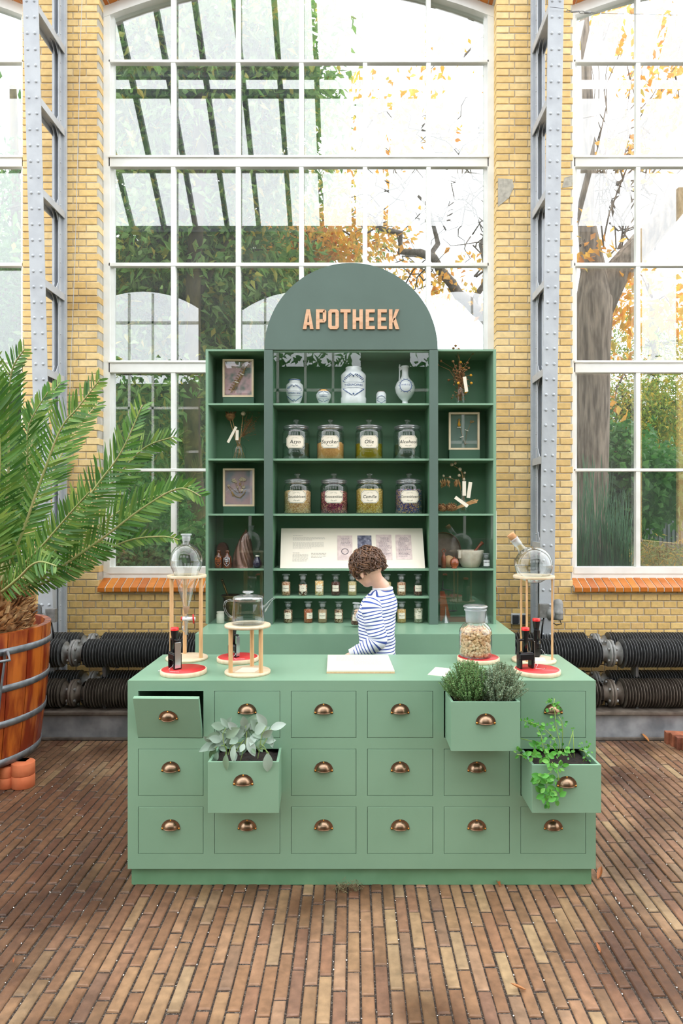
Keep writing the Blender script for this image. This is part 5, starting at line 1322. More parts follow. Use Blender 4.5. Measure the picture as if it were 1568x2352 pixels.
def tree(name, label, trunk, crown, bark, leafmat, L, W, branches=(), cat='tree', droop=.2, holes=.0, group=None):
    """trunk: list of (point, radius); crown: list of (centre, radii, number of leaves)"""
    b0_ = Vector(trunk[0][0]); t = thing(name, label, cat, b0_, group=group)
    b = MB(); b.tube([Vector(p)-b0_ for p, r in trunk], [r for p, r in trunk], 14); b.build('trunk', bark, t)
    for br in branches:
        bb = MB(); bb.tube([Vector(p)-b0_ for p, r in br], [r for p, r in br], 8); bb.build('branch', bark, t)
    Pl, Dl = [], []
    for c, r, n in crown:
        # leaves gather in sprays
        ns = max(6, n//28); sc_, sd = blob(c, r, ns)
        idx = NR.randint(0, ns, n); sz = np.mean(r)*.16+.10
        Pl.append(sc_[idx]+NR.normal(size=(n, 3))*sz*np.array([1, 1, .55])); Dl.append(sd[idx]*.5+NR.normal(size=(n, 3))*.8+np.array([0, 0, -.15]))
        bb = MB()
        for k in range(0, ns, 5):
            m_ = Vector(c)-b0_; e_ = Vector(sc_[k])-b0_; bb.tube([m_+(e_-m_)*.15, m_+(e_-m_)*.6+Vector((0, 0, .1)), e_], [.018, .011, .004], 4, caps=False)
        if bb.v: tag(bb.build('twigs', bark, t), kind='stuff')
    Pa = np.concatenate(Pl); Da = np.concatenate(Dl); n = len(Pa)
    leaf_cloud('foliage', Pa-np.array(b0_), Da, L*NR.uniform(.6, 1.25, n), W*NR.uniform(.7, 1.2, n), leafmat, t, droop=droop)
    return t
def TP(px, py, Y): return (PX(px, Y), Y, PZ(py, Y))
def lm(name, cols, tr=.45): return tint_mat(name, cols, .45, vs=3, mix=.15, bump=0, transl=tr, spec=.4)
G1 = lm('magnolia_leaf', [(112, 156, 78), (140, 178, 98), (88, 134, 66), (166, 196, 118), (124, 164, 88), (224, 200, 92)], .5)
G2 = lm('shade_leaf', [(72, 122, 62), (96, 146, 76), (58, 104, 54), (116, 162, 92)])
G3 = lm('yellow_green_leaf', [(128, 150, 60), (160, 176, 76), (98, 130, 52), (190, 180, 70), (210, 170, 60)])
G4 = lm('autumn_leaf', [(250, 196, 84), (242, 172, 66), (252, 214, 116), (232, 150, 70), (206, 196, 100), (250, 202, 92)], .55)
G5 = lm('mixed_autumn_leaf', [(150, 172, 82), (244, 190, 80), (118, 154, 70), (234, 164, 70), (176, 184, 92), (108, 146, 68)], .5)
barkd = mat('mossy_bark', (104, 92, 58), .95, c2=(58, 52, 34), vs=9, bump=1, bs=20, stretch=(1, 1, .4))
barkg = mat('furrowed_grey_bark', (168, 150, 134), .95, c2=(104, 90, 78), vs=16, bump=1.2, bs=26, stretch=(1.5, 1.5, .22))
g_ = MB(); g_.box(-30, 30, WY+.5, 45, -.4, -.12); g_.box(-30, 30, -40, RY-.35, -.4, -.12); o = g_.build('ground', mat('garden_soil', (84, 82, 50), .95, c2=(58, 70, 34), vs=1.5)); tag(o, kind='structure')
# left-hand tree with the mossy trunk
tree('magnolia_tree', 'tall broadleaf tree with mossy leaning trunk outside the middle window',
     [(TP(462, 1420, 8), .13), (TP(455, 1230, 8), .105), (TP(440, 1000, 8), .10), (TP(444, 650, 8), .085), (TP(460, 350, 8), .08), (TP(458, 120, 8), .07), (TP(470, -200, 8), .06)],
     [(TP(330, 560, 8.6), (1.1, 1.0, 1.1), 5600), (TP(470, 620, 9), (1.2, 1.0, 1.0), 5000), (TP(330, 900, 8.8), (1.2, 1.1, 1.1), 5200), (TP(460, 330, 8.6), (.9, .9, 1.0), 5000), (TP(370, 200, 8.6), (1.1, 1, 1.0), 6500), (TP(560, 90, 8.6), (1.0, 1, .7), 4500), (TP(300, 40, 8.2), (.7, .6, .6), 2500), (TP(620, 300, 8.9), (.7, .7, 1.0), 3600), (TP(640, 180, 8.8), (.7, .6, .25), 1300)],
     barkd, G1, .15, .062, branches=[[(TP(455, 420, 8), .05), (TP(380, 250, 8.2), .035), (TP(300, 60, 8.3), .02), (TP(262, 90, 8.3), .012)], [(TP(445, 700, 8), .04), (TP(520, 560, 8.3), .025), (TP(600, 480, 8.5), .012)], [(TP(460, 300, 8), .045), (TP(540, 150, 8.2), .03), (TP(600, 20, 8.3), .02)]])
tree('garden_tree', 'dense dark green tree filling the left window', [(TP(60, 1400, 10), .12), (TP(40, 600, 10), .08), (TP(30, 200, 10), .05)],
     [(TP(-20, 950, 9.5), (1.3, 1, 1.6), 4500), (TP(0, 480, 9.8), (1.2, 1, 1.0), 2200), (TP(0, 700, 9), (1.0, .8, .9), 2200)], barkd, G2, .12, .055)
tree('slim_tree', 'slim yellow-green stem tree right of the mossy trunk', [(TP(510, 1400, 9), .05), (TP(505, 900, 9), .035), (TP(500, 640, 9), .03), (TP(512, 400, 9), .02)],
     [(TP(560, 720, 10), (1.2, .8, 1.0), 3600), (TP(500, 1000, 10), (1.1, .8, 1.2), 3800)], mat('yellow_bark', (140, 140, 80), .9), G2, .12, .055)
tree('maple_tree', 'autumn tree with mixed green and orange leaves in mid window', [(TP(690, 1400, 11), .1), (TP(700, 900, 11), .08), (TP(720, 600, 11), .05), (TP(760, 450, 11), .03)],
     [(TP(620, 560, 11), (1.1, .8, .55), 3600), (TP(760, 560, 11), (.9, .8, .35), 800), (TP(600, 720, 11.5), (1.2, .8, .9), 3600), (TP(720, 450, 11.5), (.8, .6, .5), 260)], barkd, G5, .13, .07)
gb_ = mat('grey_branch', (128, 120, 114), .9, c2=(96, 88, 80), vs=20)
def wander(p0, p1, r0, r1, n=6, j=.12):
    P0, P1 = Vector(p0), Vector(p1)
    return [(tuple(P0+(P1-P0)*(k/n)+(Vector((R.uniform(-j, j), R.uniform(-j, j), R.uniform(-j, j))) if 0 < k < n else Vector((0, 0, 0)))), r0+(r1-r0)*k/n) for k in range(n+1)]
brs = [wander(TP(1140, 760, 10), TP(1010, 620, 10), .10, .07), wander(TP(1010, 620, 10), TP(860, 500, 10), .07, .03), wander(TP(1010, 620, 10), TP(960, 450, 10.2), .05, .02), wander(TP(1090, 700, 10), TP(1120, 500, 10), .05, .02)]
for k in range(70):
    a = R.choice([(860, 500), (930, 560), (1000, 520), (1060, 480), (1120, 560), (960, 640), (900, 420), (1080, 350), (1000, 300), (1110, 420)])
    brs.append(wander(TP(a[0]+R.uniform(-40, 40), a[1]+R.uniform(-30, 30), 10+R.uniform(-.5, .8)), TP(a[0]+R.uniform(-120, 110), a[1]+R.uniform(-150, 120), 10+R.uniform(-.8, .8)), .012, .003, 5, .1))
tree('autumn_tree', 'nearly bare grey-branched autumn tree at right of the middle window', [(TP(1230, 1400, 10.2), .2), (TP(1215, 1000, 10.1), .16), (TP(1140, 760, 10), .11)],
     [(TP(820, 545, 10), (.75, .5, .3), 420), (TP(700, 560, 10), (.5, .5, .3), 260), (TP(950, 600, 10), (.9, .6, .5), 240), (TP(1080, 640, 10), (.7, .5, .5), 150), (TP(860, 260, 10), (.45, .5, 1.2), 260), (TP(1050, 140, 10), (.8, .5, .9), 170), (TP(1090, 300, 10), (.6, .5, .8), 120)], gb_, G4, .12, .065, branches=brs)
# old trunk outside the right-hand window
tree('old_tree', 'thick furrowed old trunk forking outside the right-hand window',
     [(TP(1362, 1420, 8.2), .26), (TP(1352, 1200, 8.2), .215), (TP(1358, 1000, 8.2), .205), (TP(1362, 800, 8.2), .20), (TP(1365, 690, 8.2), .22), (TP(1362, 620, 8.2), .15), (TP(1345, 500, 8.2), .10), (TP(1352, 300, 8.2), .07), (TP(1340, 0, 8.2), .05)],
     [(TP(1330, 560, 8), (.18, .3, .28), 60), (TP(1500, 690, 8.6), (.5, .4, .45), 420), (TP(1545, 150, 9), (.5, .4, .9), 420), (TP(1480, 380, 9), (.5, .4, .3), 160), (TP(1380, 100, 9), (.5, .4, .6), 160), (TP(1400, 790, 9), (.3, .4, .5), 150), (TP(1420, 880, 8.4), (.3, .3, .3), 40)],
     barkg, G4, .13, .07, branches=[[(TP(1372, 720, 8.2), .17), (TP(1420, 620, 8.2), .155), (TP(1490, 540, 8.2), .15), (TP(1568, 450, 8.2), .14), (TP(1700, 300, 8.2), .12)]]+[wander(TP(1400+R.uniform(-70, 120), 400+R.uniform(-100, 200), 9), TP(1440+R.uniform(-120, 150), 250+R.uniform(-200, 300), 9.3), .014, .004, 5, .12) for k in range(45)])
tree('cypress_tree', 'feathery yellow-green tree behind the old trunk', [(TP(1500, 1400, 13), .15), (TP(1500, 700, 13), .08)],
     [(TP(1450, 960, 12.5), (1.0, .8, .8), 6500), (TP(1570, 930, 12.5), (1.0, .8, 1.0), 6500), (TP(1500, 790, 13), (1.2, .8, .6), 2600)], barkd, G3, .09, .03, droop=.4)
tree('hazel_shrub', 'broad-leaved green shrub beside the old trunk', [(TP(1460, 1330, 9), .04), (TP(1450, 1150, 9), .03)],
     [(TP(1440, 1090, 8.8), (.8, .5, .35), 2600), (TP(1400, 1180, 8.8), (.5, .4, .45), 1700), (TP(1540, 1120, 8.8), (.6, .5, .35), 1500), (TP(1400, 1010, 9.5), (.5, .4, .3), 900)], barkd, G2, .11, .075, cat='shrub')
tree('low_shrub', 'low green shrub right outside the middle window', [(TP(330, 1330, 7), .03), (TP(330, 1250, 7), .02)],
     [(TP(330, 1240, 7), (.55, .4, .35), 1800), (TP(420, 1270, 7), (.4, .3, .25), 900), (TP(280, 1150, 7.4), (.4, .3, .4), 900)], barkd, G2, .09, .055, cat='shrub')
tree('fern_clump', 'low grey-green fern clump below the dark shed', [(TP(1510, 1325, 7.2), .02), (TP(1510, 1290, 7.2), .015)], [(TP(1520, 1285, 7.2), (.35, .25, .10), 1500), (TP(1440, 1300, 7.2), (.3, .25, .06), 500)], barkd, lm('fern_leaf', [(120, 144, 96), (96, 130, 80), (150, 164, 110), (214, 160, 60)]), .07, .014, cat='fern')
rd = MB()
for k in range(190):
    x = R.uniform(1318, 1448); top = R.uniform(1040, 1200) if x < 1400 else R.uniform(1120, 1230); Y = R.uniform(6.5, 6.9); dx = R.uniform(-22, 22)
    rd.tube([TP(x, 1330, Y), TP(x+dx*.4, (top+1330)/2, Y), TP(x+dx, top, Y+R.uniform(-.05, .05))], [.0045, .004, .0015], 4, t=R.random())
o = rd.build('horsetail_reeds', lm('horsetail', [(56, 112, 70), (74, 132, 84), (46, 94, 60)], .2), tint=True); tag(o, 'dense dark green horsetail reeds in front of the old trunk', 'reeds', kind='stuff')
t = thing('garden_shed', 'dark corrugated metal shed beyond the ferns', 'shed', TP(1560, 1340, 11))
b = MB(); x = -.62
while x < 1.6:
    b.box(x, x+.035, -.02, .0, 0, 1.45); x += .07
b.box(-.62, 1.6, 0, 1.4, 0, 1.45); b.build('wall', mat('dark_shed_metal', (86, 90, 96), .5, c2=(70, 74, 80), vs=4), t)
b = MB(); b.box(-.72, 1.7, -.1, 1.5, 1.45, 1.52); b.build('roof', mat('shed_roof', (196, 190, 160), .7), t)
# far hedge closing the garden, and an unseen one added behind the glasshouse
def hedge(label, x0, x1, Y, z1, n, L, m, prof=None):
    t = thing('hedge', label, 'hedge', ((x0+x1)/2, Y, -.12)); Xs = NR.uniform(x0, x1, n); zz = NR.rand(n)**.8
    top = z1 if prof is None else np.interp(Xs, prof[0], prof[1])
    Pn = np.stack([Xs-(x0+x1)/2, NR.uniform(-.5, .5, n), zz*top*(1+.06*np.sin(Xs*3))], 1)
    leaf_cloud('foliage', Pn, NR.normal(size=(n, 3)), L*NR.uniform(.7, 1.2, n), L*.5*NR.uniform(.7, 1.2, n), m, t)
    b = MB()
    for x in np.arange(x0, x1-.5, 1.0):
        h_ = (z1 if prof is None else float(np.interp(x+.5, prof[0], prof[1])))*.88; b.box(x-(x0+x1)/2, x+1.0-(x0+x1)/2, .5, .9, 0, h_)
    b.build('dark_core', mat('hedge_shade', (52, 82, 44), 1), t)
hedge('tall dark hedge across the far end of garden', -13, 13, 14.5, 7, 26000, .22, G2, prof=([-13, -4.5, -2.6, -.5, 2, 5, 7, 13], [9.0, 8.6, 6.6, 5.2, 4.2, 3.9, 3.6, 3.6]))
hedge('unseen hedge added behind the glasshouse to cut frontal light', -12, 12, -10, 6.4, 9000, .3, G2)  # added out of view: cuts frontal light, darkens reflections in the window panes
# ================================================================ potted cycad in its wooden tub
TX, TY = PX(-126, 4.2), 4.2
tub = thing('wooden_tub', 'large varnished wooden tub with zinc hoops at the left edge', 'tub', (TX, TY, .15))
TR = lambda z: .533+.067*(z/.783)+.012*math.sin(PI*z/.783)
NS = 26
for k in range(NS):
    a0, a1 = 2*PI*k/NS+.004, 2*PI*(k+1)/NS-.004; b = MB(); rows = []
    for j in range(5):
        z = .783*j/4; ro, ri_ = TR(z), TR(z)-.035
        for a in (a0, (a0+a1)/2, a1): rows.append((ro*math.cos(a), ro*math.sin(a), z))
        for a in (a1, a0): rows.append((ri_*math.cos(a), ri_*math.sin(a), z))
    fs = [(j*5+i, j*5+(i+1) % 5, (j+1)*5+(i+1) % 5, (j+1)*5+i) for j in range(4) for i in range(5)]+[(4, 3, 2, 1, 0), (20, 21, 22, 23, 24)]
    b.add(rows, fs, 0); b.build('stave', M['tub'], tub)
for z0_, z1_ in ((.0, .045), (.235, .275), (.445, .485), (.660, .700)):
    b = MB(); b.lathe([(TR(z0_)+.001, z0_), (TR(z0_)+.006, z0_), (TR(z1_)+.006, z1_), (TR(z1_)+.001, z1_)], n=64); b.build('hoop', M['zinc'], tub)
b = MB(); b.lathe([(0, .02), (.5, .02)], n=40); b.lathe([(.56, .70), (.3, .72), (0, .73)], n=40); b.build('soil', M['soil'], tub)
def tub_pt(px, z, off): 
    r = TR(z)+off; c_ = ((px+126)*TY/F*.985)/r; a = math.acos(max(-1, min(1, c_)))
    return Vector((r*math.cos(a), -r*math.sin(a), z))
for px0, px1, z1_, z0_ in ((35, 22, .64, .245), (72, 58, .64, .275)):
    b = MB(); ps = [tub_pt(px0+(px1-px0)*u, z1_+(z0_-z1_)*u, .012) for u in np.linspace(0, 1, 7)]
    b.tube(ps, [(.013, .004)]*7, 8, sm=False); b.build('strap', M['zinc'], tub)
b = MB(); pA, pB = tub_pt(35, .64, .014), tub_pt(72, .64, .014); out = Vector((pA.x, pA.y, 0)).normalized()
b.tube([pA+Vector((0, 0, -.02)), pA+Vector((0, 0, .04)), pA+out*.04+Vector((0, 0, .055)), pA+out*.08+Vector((0.01, 0, .01)), pB+out*.09+Vector((0, 0, .01)), pB+out*.05+Vector((0, 0, .055)), pB+Vector((0, 0, .04)), pB+Vector((0, 0, -.02))], .008, 8); b.build('handle', M['zinc'], tub)
for k, (px, Y, r, h, lab_) in enumerate(((57, 4.05, .066, .148, 'larger round terracotta foot under the tub'), (19, 4.03, .042, .13, 'smaller terracotta foot beside the larger one under tub'))):
    t = thing('clay_foot', lab_, 'pot foot', (PX(px, Y)-.01, Y, .0))
    for j in range(2):
        b = MB(); z0_ = j*h/2; b.lathe([(0, z0_), (r-.003, z0_), (r, z0_+.004), (r, z0_+h/2-.004), (r-.003, z0_+h/2), (0, z0_+h/2)], n=28)
        if k == 0: b.box(-r*.95, r*.2, -.0, r*.9, z0_, z0_+h/2)
        b.build('clay_block', M['pot'], t)
cyc = thing('cycad_palm', 'big cycad palm with shaggy trunk and long feathery fronds in the tub', 'palm', (PX(-38, 4.15), 4.15, .87))
b = MB(); vs = []; n_ = 40
for j in range(13):
    z = .30*j/12; r0 = .235+.03*math.sin(PI*j/12)-.05*(j/12)**3
    if j == 12: r0 = .12
    for i in range(n_): r = r0*(1+R.uniform(-.05, .05)); vs.append((r*math.cos(2*PI*i/n_), r*math.sin(2*PI*i/n_), z))
b.add(vs, [(j*n_+i, j*n_+(i+1) % n_, (j+1)*n_+(i+1) % n_, (j+1)*n_+i) for j in range(12) for i in range(n_)]+[tuple(12*n_+i for i in range(n_))], 0, True); b.build('trunk', M['bark'], cyc)
b = MB()
for k in range(900):
    a = R.uniform(0, 2*PI); z = R.uniform(.0, .33); r = .235+.03*math.sin(PI*z/.3)-.05*(z/.3)**3; r = max(.08, r)
    p0 = Vector((r*math.cos(a), r*math.sin(a), z)); d = Vector((math.cos(a), math.sin(a), R.uniform(.2, 1.4))).normalized()
    l = R.uniform(.025, .06); s = Vector((-math.sin(a), math.cos(a), 0))*R.uniform(.008, .02); nrm = d.cross(s).normalized()*.006
    b.add([p0-s, p0+s, p0+d*l+s*.5+Vector((0, 0, .008)), p0+d*l-s*.6, p0-s+nrm, p0+s+nrm], [(0, 1, 2, 3), (4, 5, 2, 3), (0, 1, 5, 4)], t=R.random())
tag(b.build('leaf_scales', tint_mat('shaggy_scales', [(214, 170, 118), (176, 124, 76), (128, 80, 46), (226, 190, 140)], .9, vs=60, mix=.3), cyc, tint=True), kind='stuff')
leafm = lm('cycad_leaflet', [(72, 120, 50), (96, 144, 60), (54, 100, 44), (128, 168, 84), (66, 112, 48), (150, 176, 84), (84, 132, 56)], .3)
stemm = mat('frond_stem', (150, 162, 96), .5, c2=(170, 160, 110), vs=10)
def leaflet_mesh():
    b = MB(); st_ = [(0, .18), (.15, .8), (.45, 1), (.75, .85), (.93, .42), (1, .05)]; vs = []
    for u, w in st_:
        z = -.10*u*u; vs += [(-w*.5, u, z+.0), (0, u, z-.12*w*.5), (w*.5, u, z)]
    b.add(vs, [(3*i+j, 3*i+j+1, 3*i+j+4, 3*i+j+3) for i in range(5) for j in range(2)], 0, True); return b
LMb = leaflet_mesh(); LV = np.array(LMb.v); LF = np.array(LMb.f)
lmesh = None
cb = cyc.location
FR = [  # path in px, depth at root and tip, leaflet length, whether leaflets are separate
 ([(20, 1360), (60, 1300), (130, 1235), (230, 1105), (280, 1035), (327, 930)], 4.1, 3.75, .165, 1),
 ([(25, 1365), (95, 1300), (180, 1200), (260, 1105), (330, 1030), (400, 1003)], 4.1, 3.85, .155, 1),
 ([(30, 1370), (110, 1320), (230, 1240), (330, 1165), (410, 1122), (462, 1140)], 4.1, 3.9, .15, 1),
 ([(10, 1360), (45, 1240), (95, 1100), (140, 985), (180, 935), (232, 868)], 4.1, 3.8, .155, 1),
 ([(28, 1375), (110, 1335), (200, 1290), (290, 1243), (370, 1232), (412, 1240)], 4.1, 4.0, .085, 1),
 ([(8, 1360), (25, 1270), (55, 1130), (75, 1010), (95, 940), (138, 880)], 4.15, 4.2, .15, 0),
 ([(0, 1360), (8, 1240), (20, 1060), (18, 940), (28, 850), (58, 800)], 4.1, 3.8, .16, 0),
 ([(-10, 1360), (-10, 1200), (0, 1040), (-14, 900), (-30, 790)], 4.1, 3.7, .17, 0),
 ([(15, 1360), (50, 1230), (110, 1110), (160, 1010), (225, 925)], 4.2, 4.5, .15, 0),
 ([(18, 1365), (80, 1290), (200, 1225), (300, 1160), (440, 1115)], 4.2, 4.35, .14, 0),
 ([(10, 1365), (60, 1290), (100, 1250), (160, 1180), (205, 1130)], 4.1, 3.6, .13, 0),
 ([(0, 1365), (30, 1310), (70, 1270), (110, 1240), (170, 1225)], 4.3, 4.6, .13, 0),
 ([(-15, 1360), (20, 1200), (60, 1080), (66, 980), (110, 900)], 4.2, 4.0, .15, 0),
 ([(0, 1370), (-20, 1250), (-60, 1100), (-140, 960)], 4.1, 3.6, .17, 0),
 ([(-10, 1370), (-60, 1280), (-160, 1180), (-300, 1130)], 4.1, 3.9, .17, 0),
 ([(0, 1370), (-30, 1260), (-90, 1150), (-200, 1010)], 4.2, 4.6, .17, 0),
 ([(5, 1362), (20, 1240), (45, 1120), (60, 1050), (72, 990)], 4.2, 4.7, .15, 0),
 ([(10, 1370), (40, 1330), (70, 1300), (95, 1290), (130, 1300)], 4.0, 3.5, .12, 0)]
def catmull(pts, n):
    P_ = [pts[0]]+list(pts)+[pts[-1]]; out_ = []
    for i in range(len(pts)-1):
        p0, p1, p2, p3 = P_[i], P_[i+1], P_[i+2], P_[i+3]
        for k in range(n):
            t_ = k/n; out_.append(.5*((2*p1)+(p2-p0)*t_+(2*p0-5*p1+4*p2-p3)*t_*t_+(3*p1-p0-3*p2+p3)*t_**3))
    out_.append(pts[-1]); return out_
for fi, (path, Ya, Yb_, ll, sep) in enumerate(FR):
    n = len(path); pts = [PV(px, py, Ya+(Yb_-Ya)*i/(n-1)) for i, (px, py) in enumerate(path)]
    base = Vector((cb.x, cb.y, cb.z+.27)); pts[0] = pts[0]*.6+base*.4
    pts = [base]+pts
    cv = catmull([p-cb for p in pts], 10); N = len(cv)
    fr = thing('frond', None, None); fr.parent = cyc
    b = MB(); b.tube(cv, [.009*(1-.8*i/N)+.0015 for i in range(N)], 7); 
    me_ = b.build('frond', stemm, cyc); bpy.data.objects.remove(fr); fr = me_
    # leaflets
    seg = [0]
    for i in range(1, N): seg.append(seg[-1]+(cv[i]-cv[i-1]).length)
    tot = seg[-1]; s_ = tot*.20; view = Vector((0, -1, .15)); tilt = R.uniform(-.25, .25); Vall = []; Fall = []; tin = []; i = 0
    while s_ < tot:
        while i < N-2 and seg[i+1] < s_: i += 1
        u = s_/tot; p = cv[i].lerp(cv[i+1], (s_-seg[i])/max(1e-6, seg[i+1]-seg[i])); tdir = (cv[i+1]-cv[i]).normalized()
        nn = (view+Vector((tilt, 0, 0))); nn = (nn-tdir*nn.dot(tdir)).normalized(); sd = tdir.cross(nn).normalized()
        env = min(1, (u-.12)/.16)*min(1, (1.04-u)/.28); l = ll*(.35+.65*max(0, env))*R.uniform(.9, 1.08)
        for sg in (-1, 1):
            if R.random() < .02: continue
            fw = .62+.55*u
            d = (sd*sg+tdir*fw+nn*R.uniform(-.1, .35)+Vector((R.uniform(-.08, .08), 0, R.uniform(-.1, .04)))).normalized()
            xx = d.cross(nn).normalized(); zz_ = xx.cross(d).normalized()
            ro = Matrix.Rotation(R.uniform(-.5, .5), 3, d); xx = ro @ xx; zz_ = ro @ zz_
            w = .0165*R.uniform(.85, 1.1)
            if sep:
                if lmesh is None:
                    o = LMb.build('leaflet', leafm, fr); lmesh = o
                else: o = lmesh.copy(); COL.objects.link(o); o.parent = fr
                o.matrix_local = Matrix(((xx.x*w, d.x*l, zz_.x*w, p.x), (xx.y*w, d.y*l, zz_.y*w, p.y), (xx.z*w, d.z*l, zz_.z*w, p.z), (0, 0, 0, 1)))
            else:
                Vl = np.array(p)+LV[:, :1]*w*np.array(xx)+LV[:, 1:2]*l*np.array(d)+LV[:, 2:]*w*np.array(zz_)
                Fall.append(LF+len(Vall)*len(LV)); Vall.append(Vl); tin.append(R.random())
        s_ += .0245
    if Vall: tag(np_mesh('leaflets', np.concatenate(Vall), np.concatenate(Fall), leafm, fr, np.repeat(np.array(tin), len(LF)), True), kind='stuff')
# ================================================================ herbs in the drawers
soil_boxes = {'a': (1, 1), 'b': (0, 4), 'c': (1, 5)}
for (r, c), nm in (((1, 1), 'soil under the sage plant in second column drawer'), ((0, 4), 'soil under the two thyme plants in pulled-out drawer'), ((1, 5), 'soil under the trailing mint in right-hand drawer')):
    fx0, fx1, fz0, fz1, Y, bx0, bx1, bz0, bz1 = boxes[(r, c)]
    b = MB(); zt_ = fz1-.022; yb_ = CF+.19; N = 12; vs = []
    fx = lambda u, v: (fx0+.013+(fx1-fx0-.026)*u)*(1-v)+(bx0+.013+(bx1-bx0-.026)*u)*v
    for j in range(N+1):
        for i in range(N+1):
            u, v = i/N, j/N; vs.append((fx(u, v), Y+.013+(yb_-Y-.013)*v, zt_+(bz1-fz1)*v+R.uniform(-.005, .005)-(0 if 0 < i < N and 0 < j < N else .004)))
    b.add(vs, [(j*(N+1)+i, j*(N+1)+i+1, (j+1)*(N+1)+i+1, (j+1)*(N+1)+i) for j in range(N) for i in range(N)]); o = b.build('potting_soil', M['soil']); tag(o, nm, 'soil', kind='stuff')
def blade(w=.42, fold=.10, curl=-.18, n=8):
    b = MB(); vs = []
    for i in range(n+1):
        u = i/n; ww = w*.5*math.sin(PI*min(1, u*.96+.03))**.75*(1 if u < .5 else 1-.12*(u-.5)); z = curl*u*u
        vs += [(-ww, u, z+fold*ww*2), (-ww*.5, u, z+fold*ww*.6), (0, u, z-.01), (ww*.5, u, z+fold*ww*.6), (ww, u, z+fold*ww*2)]
    b.add(vs, [(5*i+j, 5*i+j+1, 5*i+j+6, 5*i+j+5) for i in range(n) for j in range(4)], 0, True); return b
def place_leaf(proto, parent, A, B, nrm, wscale=1.0):
    A, B = Vector(A), Vector(B); d = B-A; l = d.length; d.normalize(); nn = Vector(nrm); nn = (nn-d*nn.dot(d)).normalized(); x = d.cross(nn).normalized()
    o = proto if proto.get('fresh') else proto.copy()
    if proto.get('fresh'): del proto['fresh']
    else: COL.objects.link(o)
    o.parent = parent; w = l*wscale
    o.matrix_local = Matrix(((x.x*w, d.x*l, nn.x*l, A.x), (x.y*w, d.y*l, nn.y*l, A.y), (x.z*w, d.z*l, nn.z*l, A.z), (0, 0, 0, 1)))
    return o
SY = 2.80
sage = thing('sage_plant', 'sage plant with broad grey-green leaves in pulled-out drawer', 'plant', (PX(557, 2.85), 2.85, .60))
sg_m = lm('sage_leaf', [(150, 168, 154), (128, 152, 132), (168, 182, 172), (104, 134, 96), (140, 160, 146)], .15)
sp_ = blade().build('leaf', sg_m, sage); sp_['fresh'] = 1
def SP(x, y, Y=SY): return Vector(PV(440+x*.1403, 1560+y*.1403, Y))-sage.location
LFS = [((585, 780), (485, 640)), ((530, 790), (340, 740)), ((740, 830), (600, 720)), ((860, 770), (850, 640)), ((890, 760), (1080, 590)), ((1225, 775), (1085, 585)), ((1290, 810), (1525, 720)), ((500, 1000), (120, 1150)), ((480, 1010), (300, 950)), ((560, 940), (740, 820)), ((590, 980), (850, 860)), ((900, 870), (1095, 720)), ((1120, 840), (1000, 680)), ((1160, 940), (1305, 860)), ((905, 960), (780, 1260)), ((915, 955), (1030, 1265)), ((570, 1230), (545, 1505)), ((1240, 1215), (1250, 1530)), ((1285, 890), (1310, 1115)), ((640, 1120), (600, 990)), ((385, 1110), (300, 1330)), ((1050, 890), (960, 1060)), ((430, 1200), (370, 1350)), ((1110, 970), (960, 850)), ((500, 820), (420, 950)), ((790, 840), (925, 750)), ((700, 1080), (650, 1350)), ((420, 1060), (285, 1160)), ((600, 1010), (700, 940)), ((480, 900), (250, 960)), ((1030, 860), (1170, 760)), ((760, 960), (640, 1040)), ((1180, 1000), (1080, 1100)), ((860, 1060), (800, 1180)), ((720, 1200), (700, 1330)), ((980, 1140), (1040, 1210))]
for k, (a, c_) in enumerate(LFS):
    ln = math.dist(a, c_); Ya = SY+R.uniform(-.03, .06)
    yf = 2.745 if k in (16, 17) else Ya-.02
    place_leaf(sp_, sage, SP(*a, yf if k in (16, 17) else Ya), SP(*c_, yf-.004 if k in (16, 17) else Ya-R.uniform(0, .05)), (R.uniform(-.4, .4), -1, R.uniform(.1, .8)), R.uniform(.95, 1.3)*(1.25 if ln < 220 else 1))
for k in range(34):
    x, y = R.uniform(300, 1260), R.uniform(780, 1120); a = R.uniform(0, 2*PI); l_ = R.uniform(110, 210)
    place_leaf(sp_, sage, SP(x, y, SY+.03), SP(x+l_*math.cos(a), y+l_*math.sin(a)*.8-20, SY+R.uniform(-.01, .05)), (R.uniform(-.5, .5), -1, R.uniform(.1, .8)), 1.15)
b = MB(); hd_ = [((540, 1330), (560, 1150), (520, 1020), (510, 900), (560, 800)), ((800, 1330), (850, 1150), (900, 960), (900, 850), (880, 760)), ((1080, 1300), (1110, 1150), (1130, 1000), (1150, 900), (1220, 780)), ((1100, 1200), (1190, 1050), (1260, 900), (1290, 810)), ((530, 1090), (440, 1080), (380, 1130)), ((600, 1240), (640, 1100), (720, 1050), (820, 1030)), ((570, 1240), (575, 1150), (560, 1100)), ((1240, 1230), (1190, 1110), (1130, 1060)), ((1270, 1230), (1210, 1150), (1120, 1130)), ((1110, 1200), (1060, 1110), (1000, 1080)), ((710, 1210), (760, 1130), (850, 1000))]
for q_ in hd_: b.tube([SP(x, y, 2.81+.01*(i % 2)) for i, (x, y) in enumerate(q_)], .0018, 6)
tag(b.build('stems', mat('sage_stem', (140, 164, 92), .6), sage), kind='stuff')
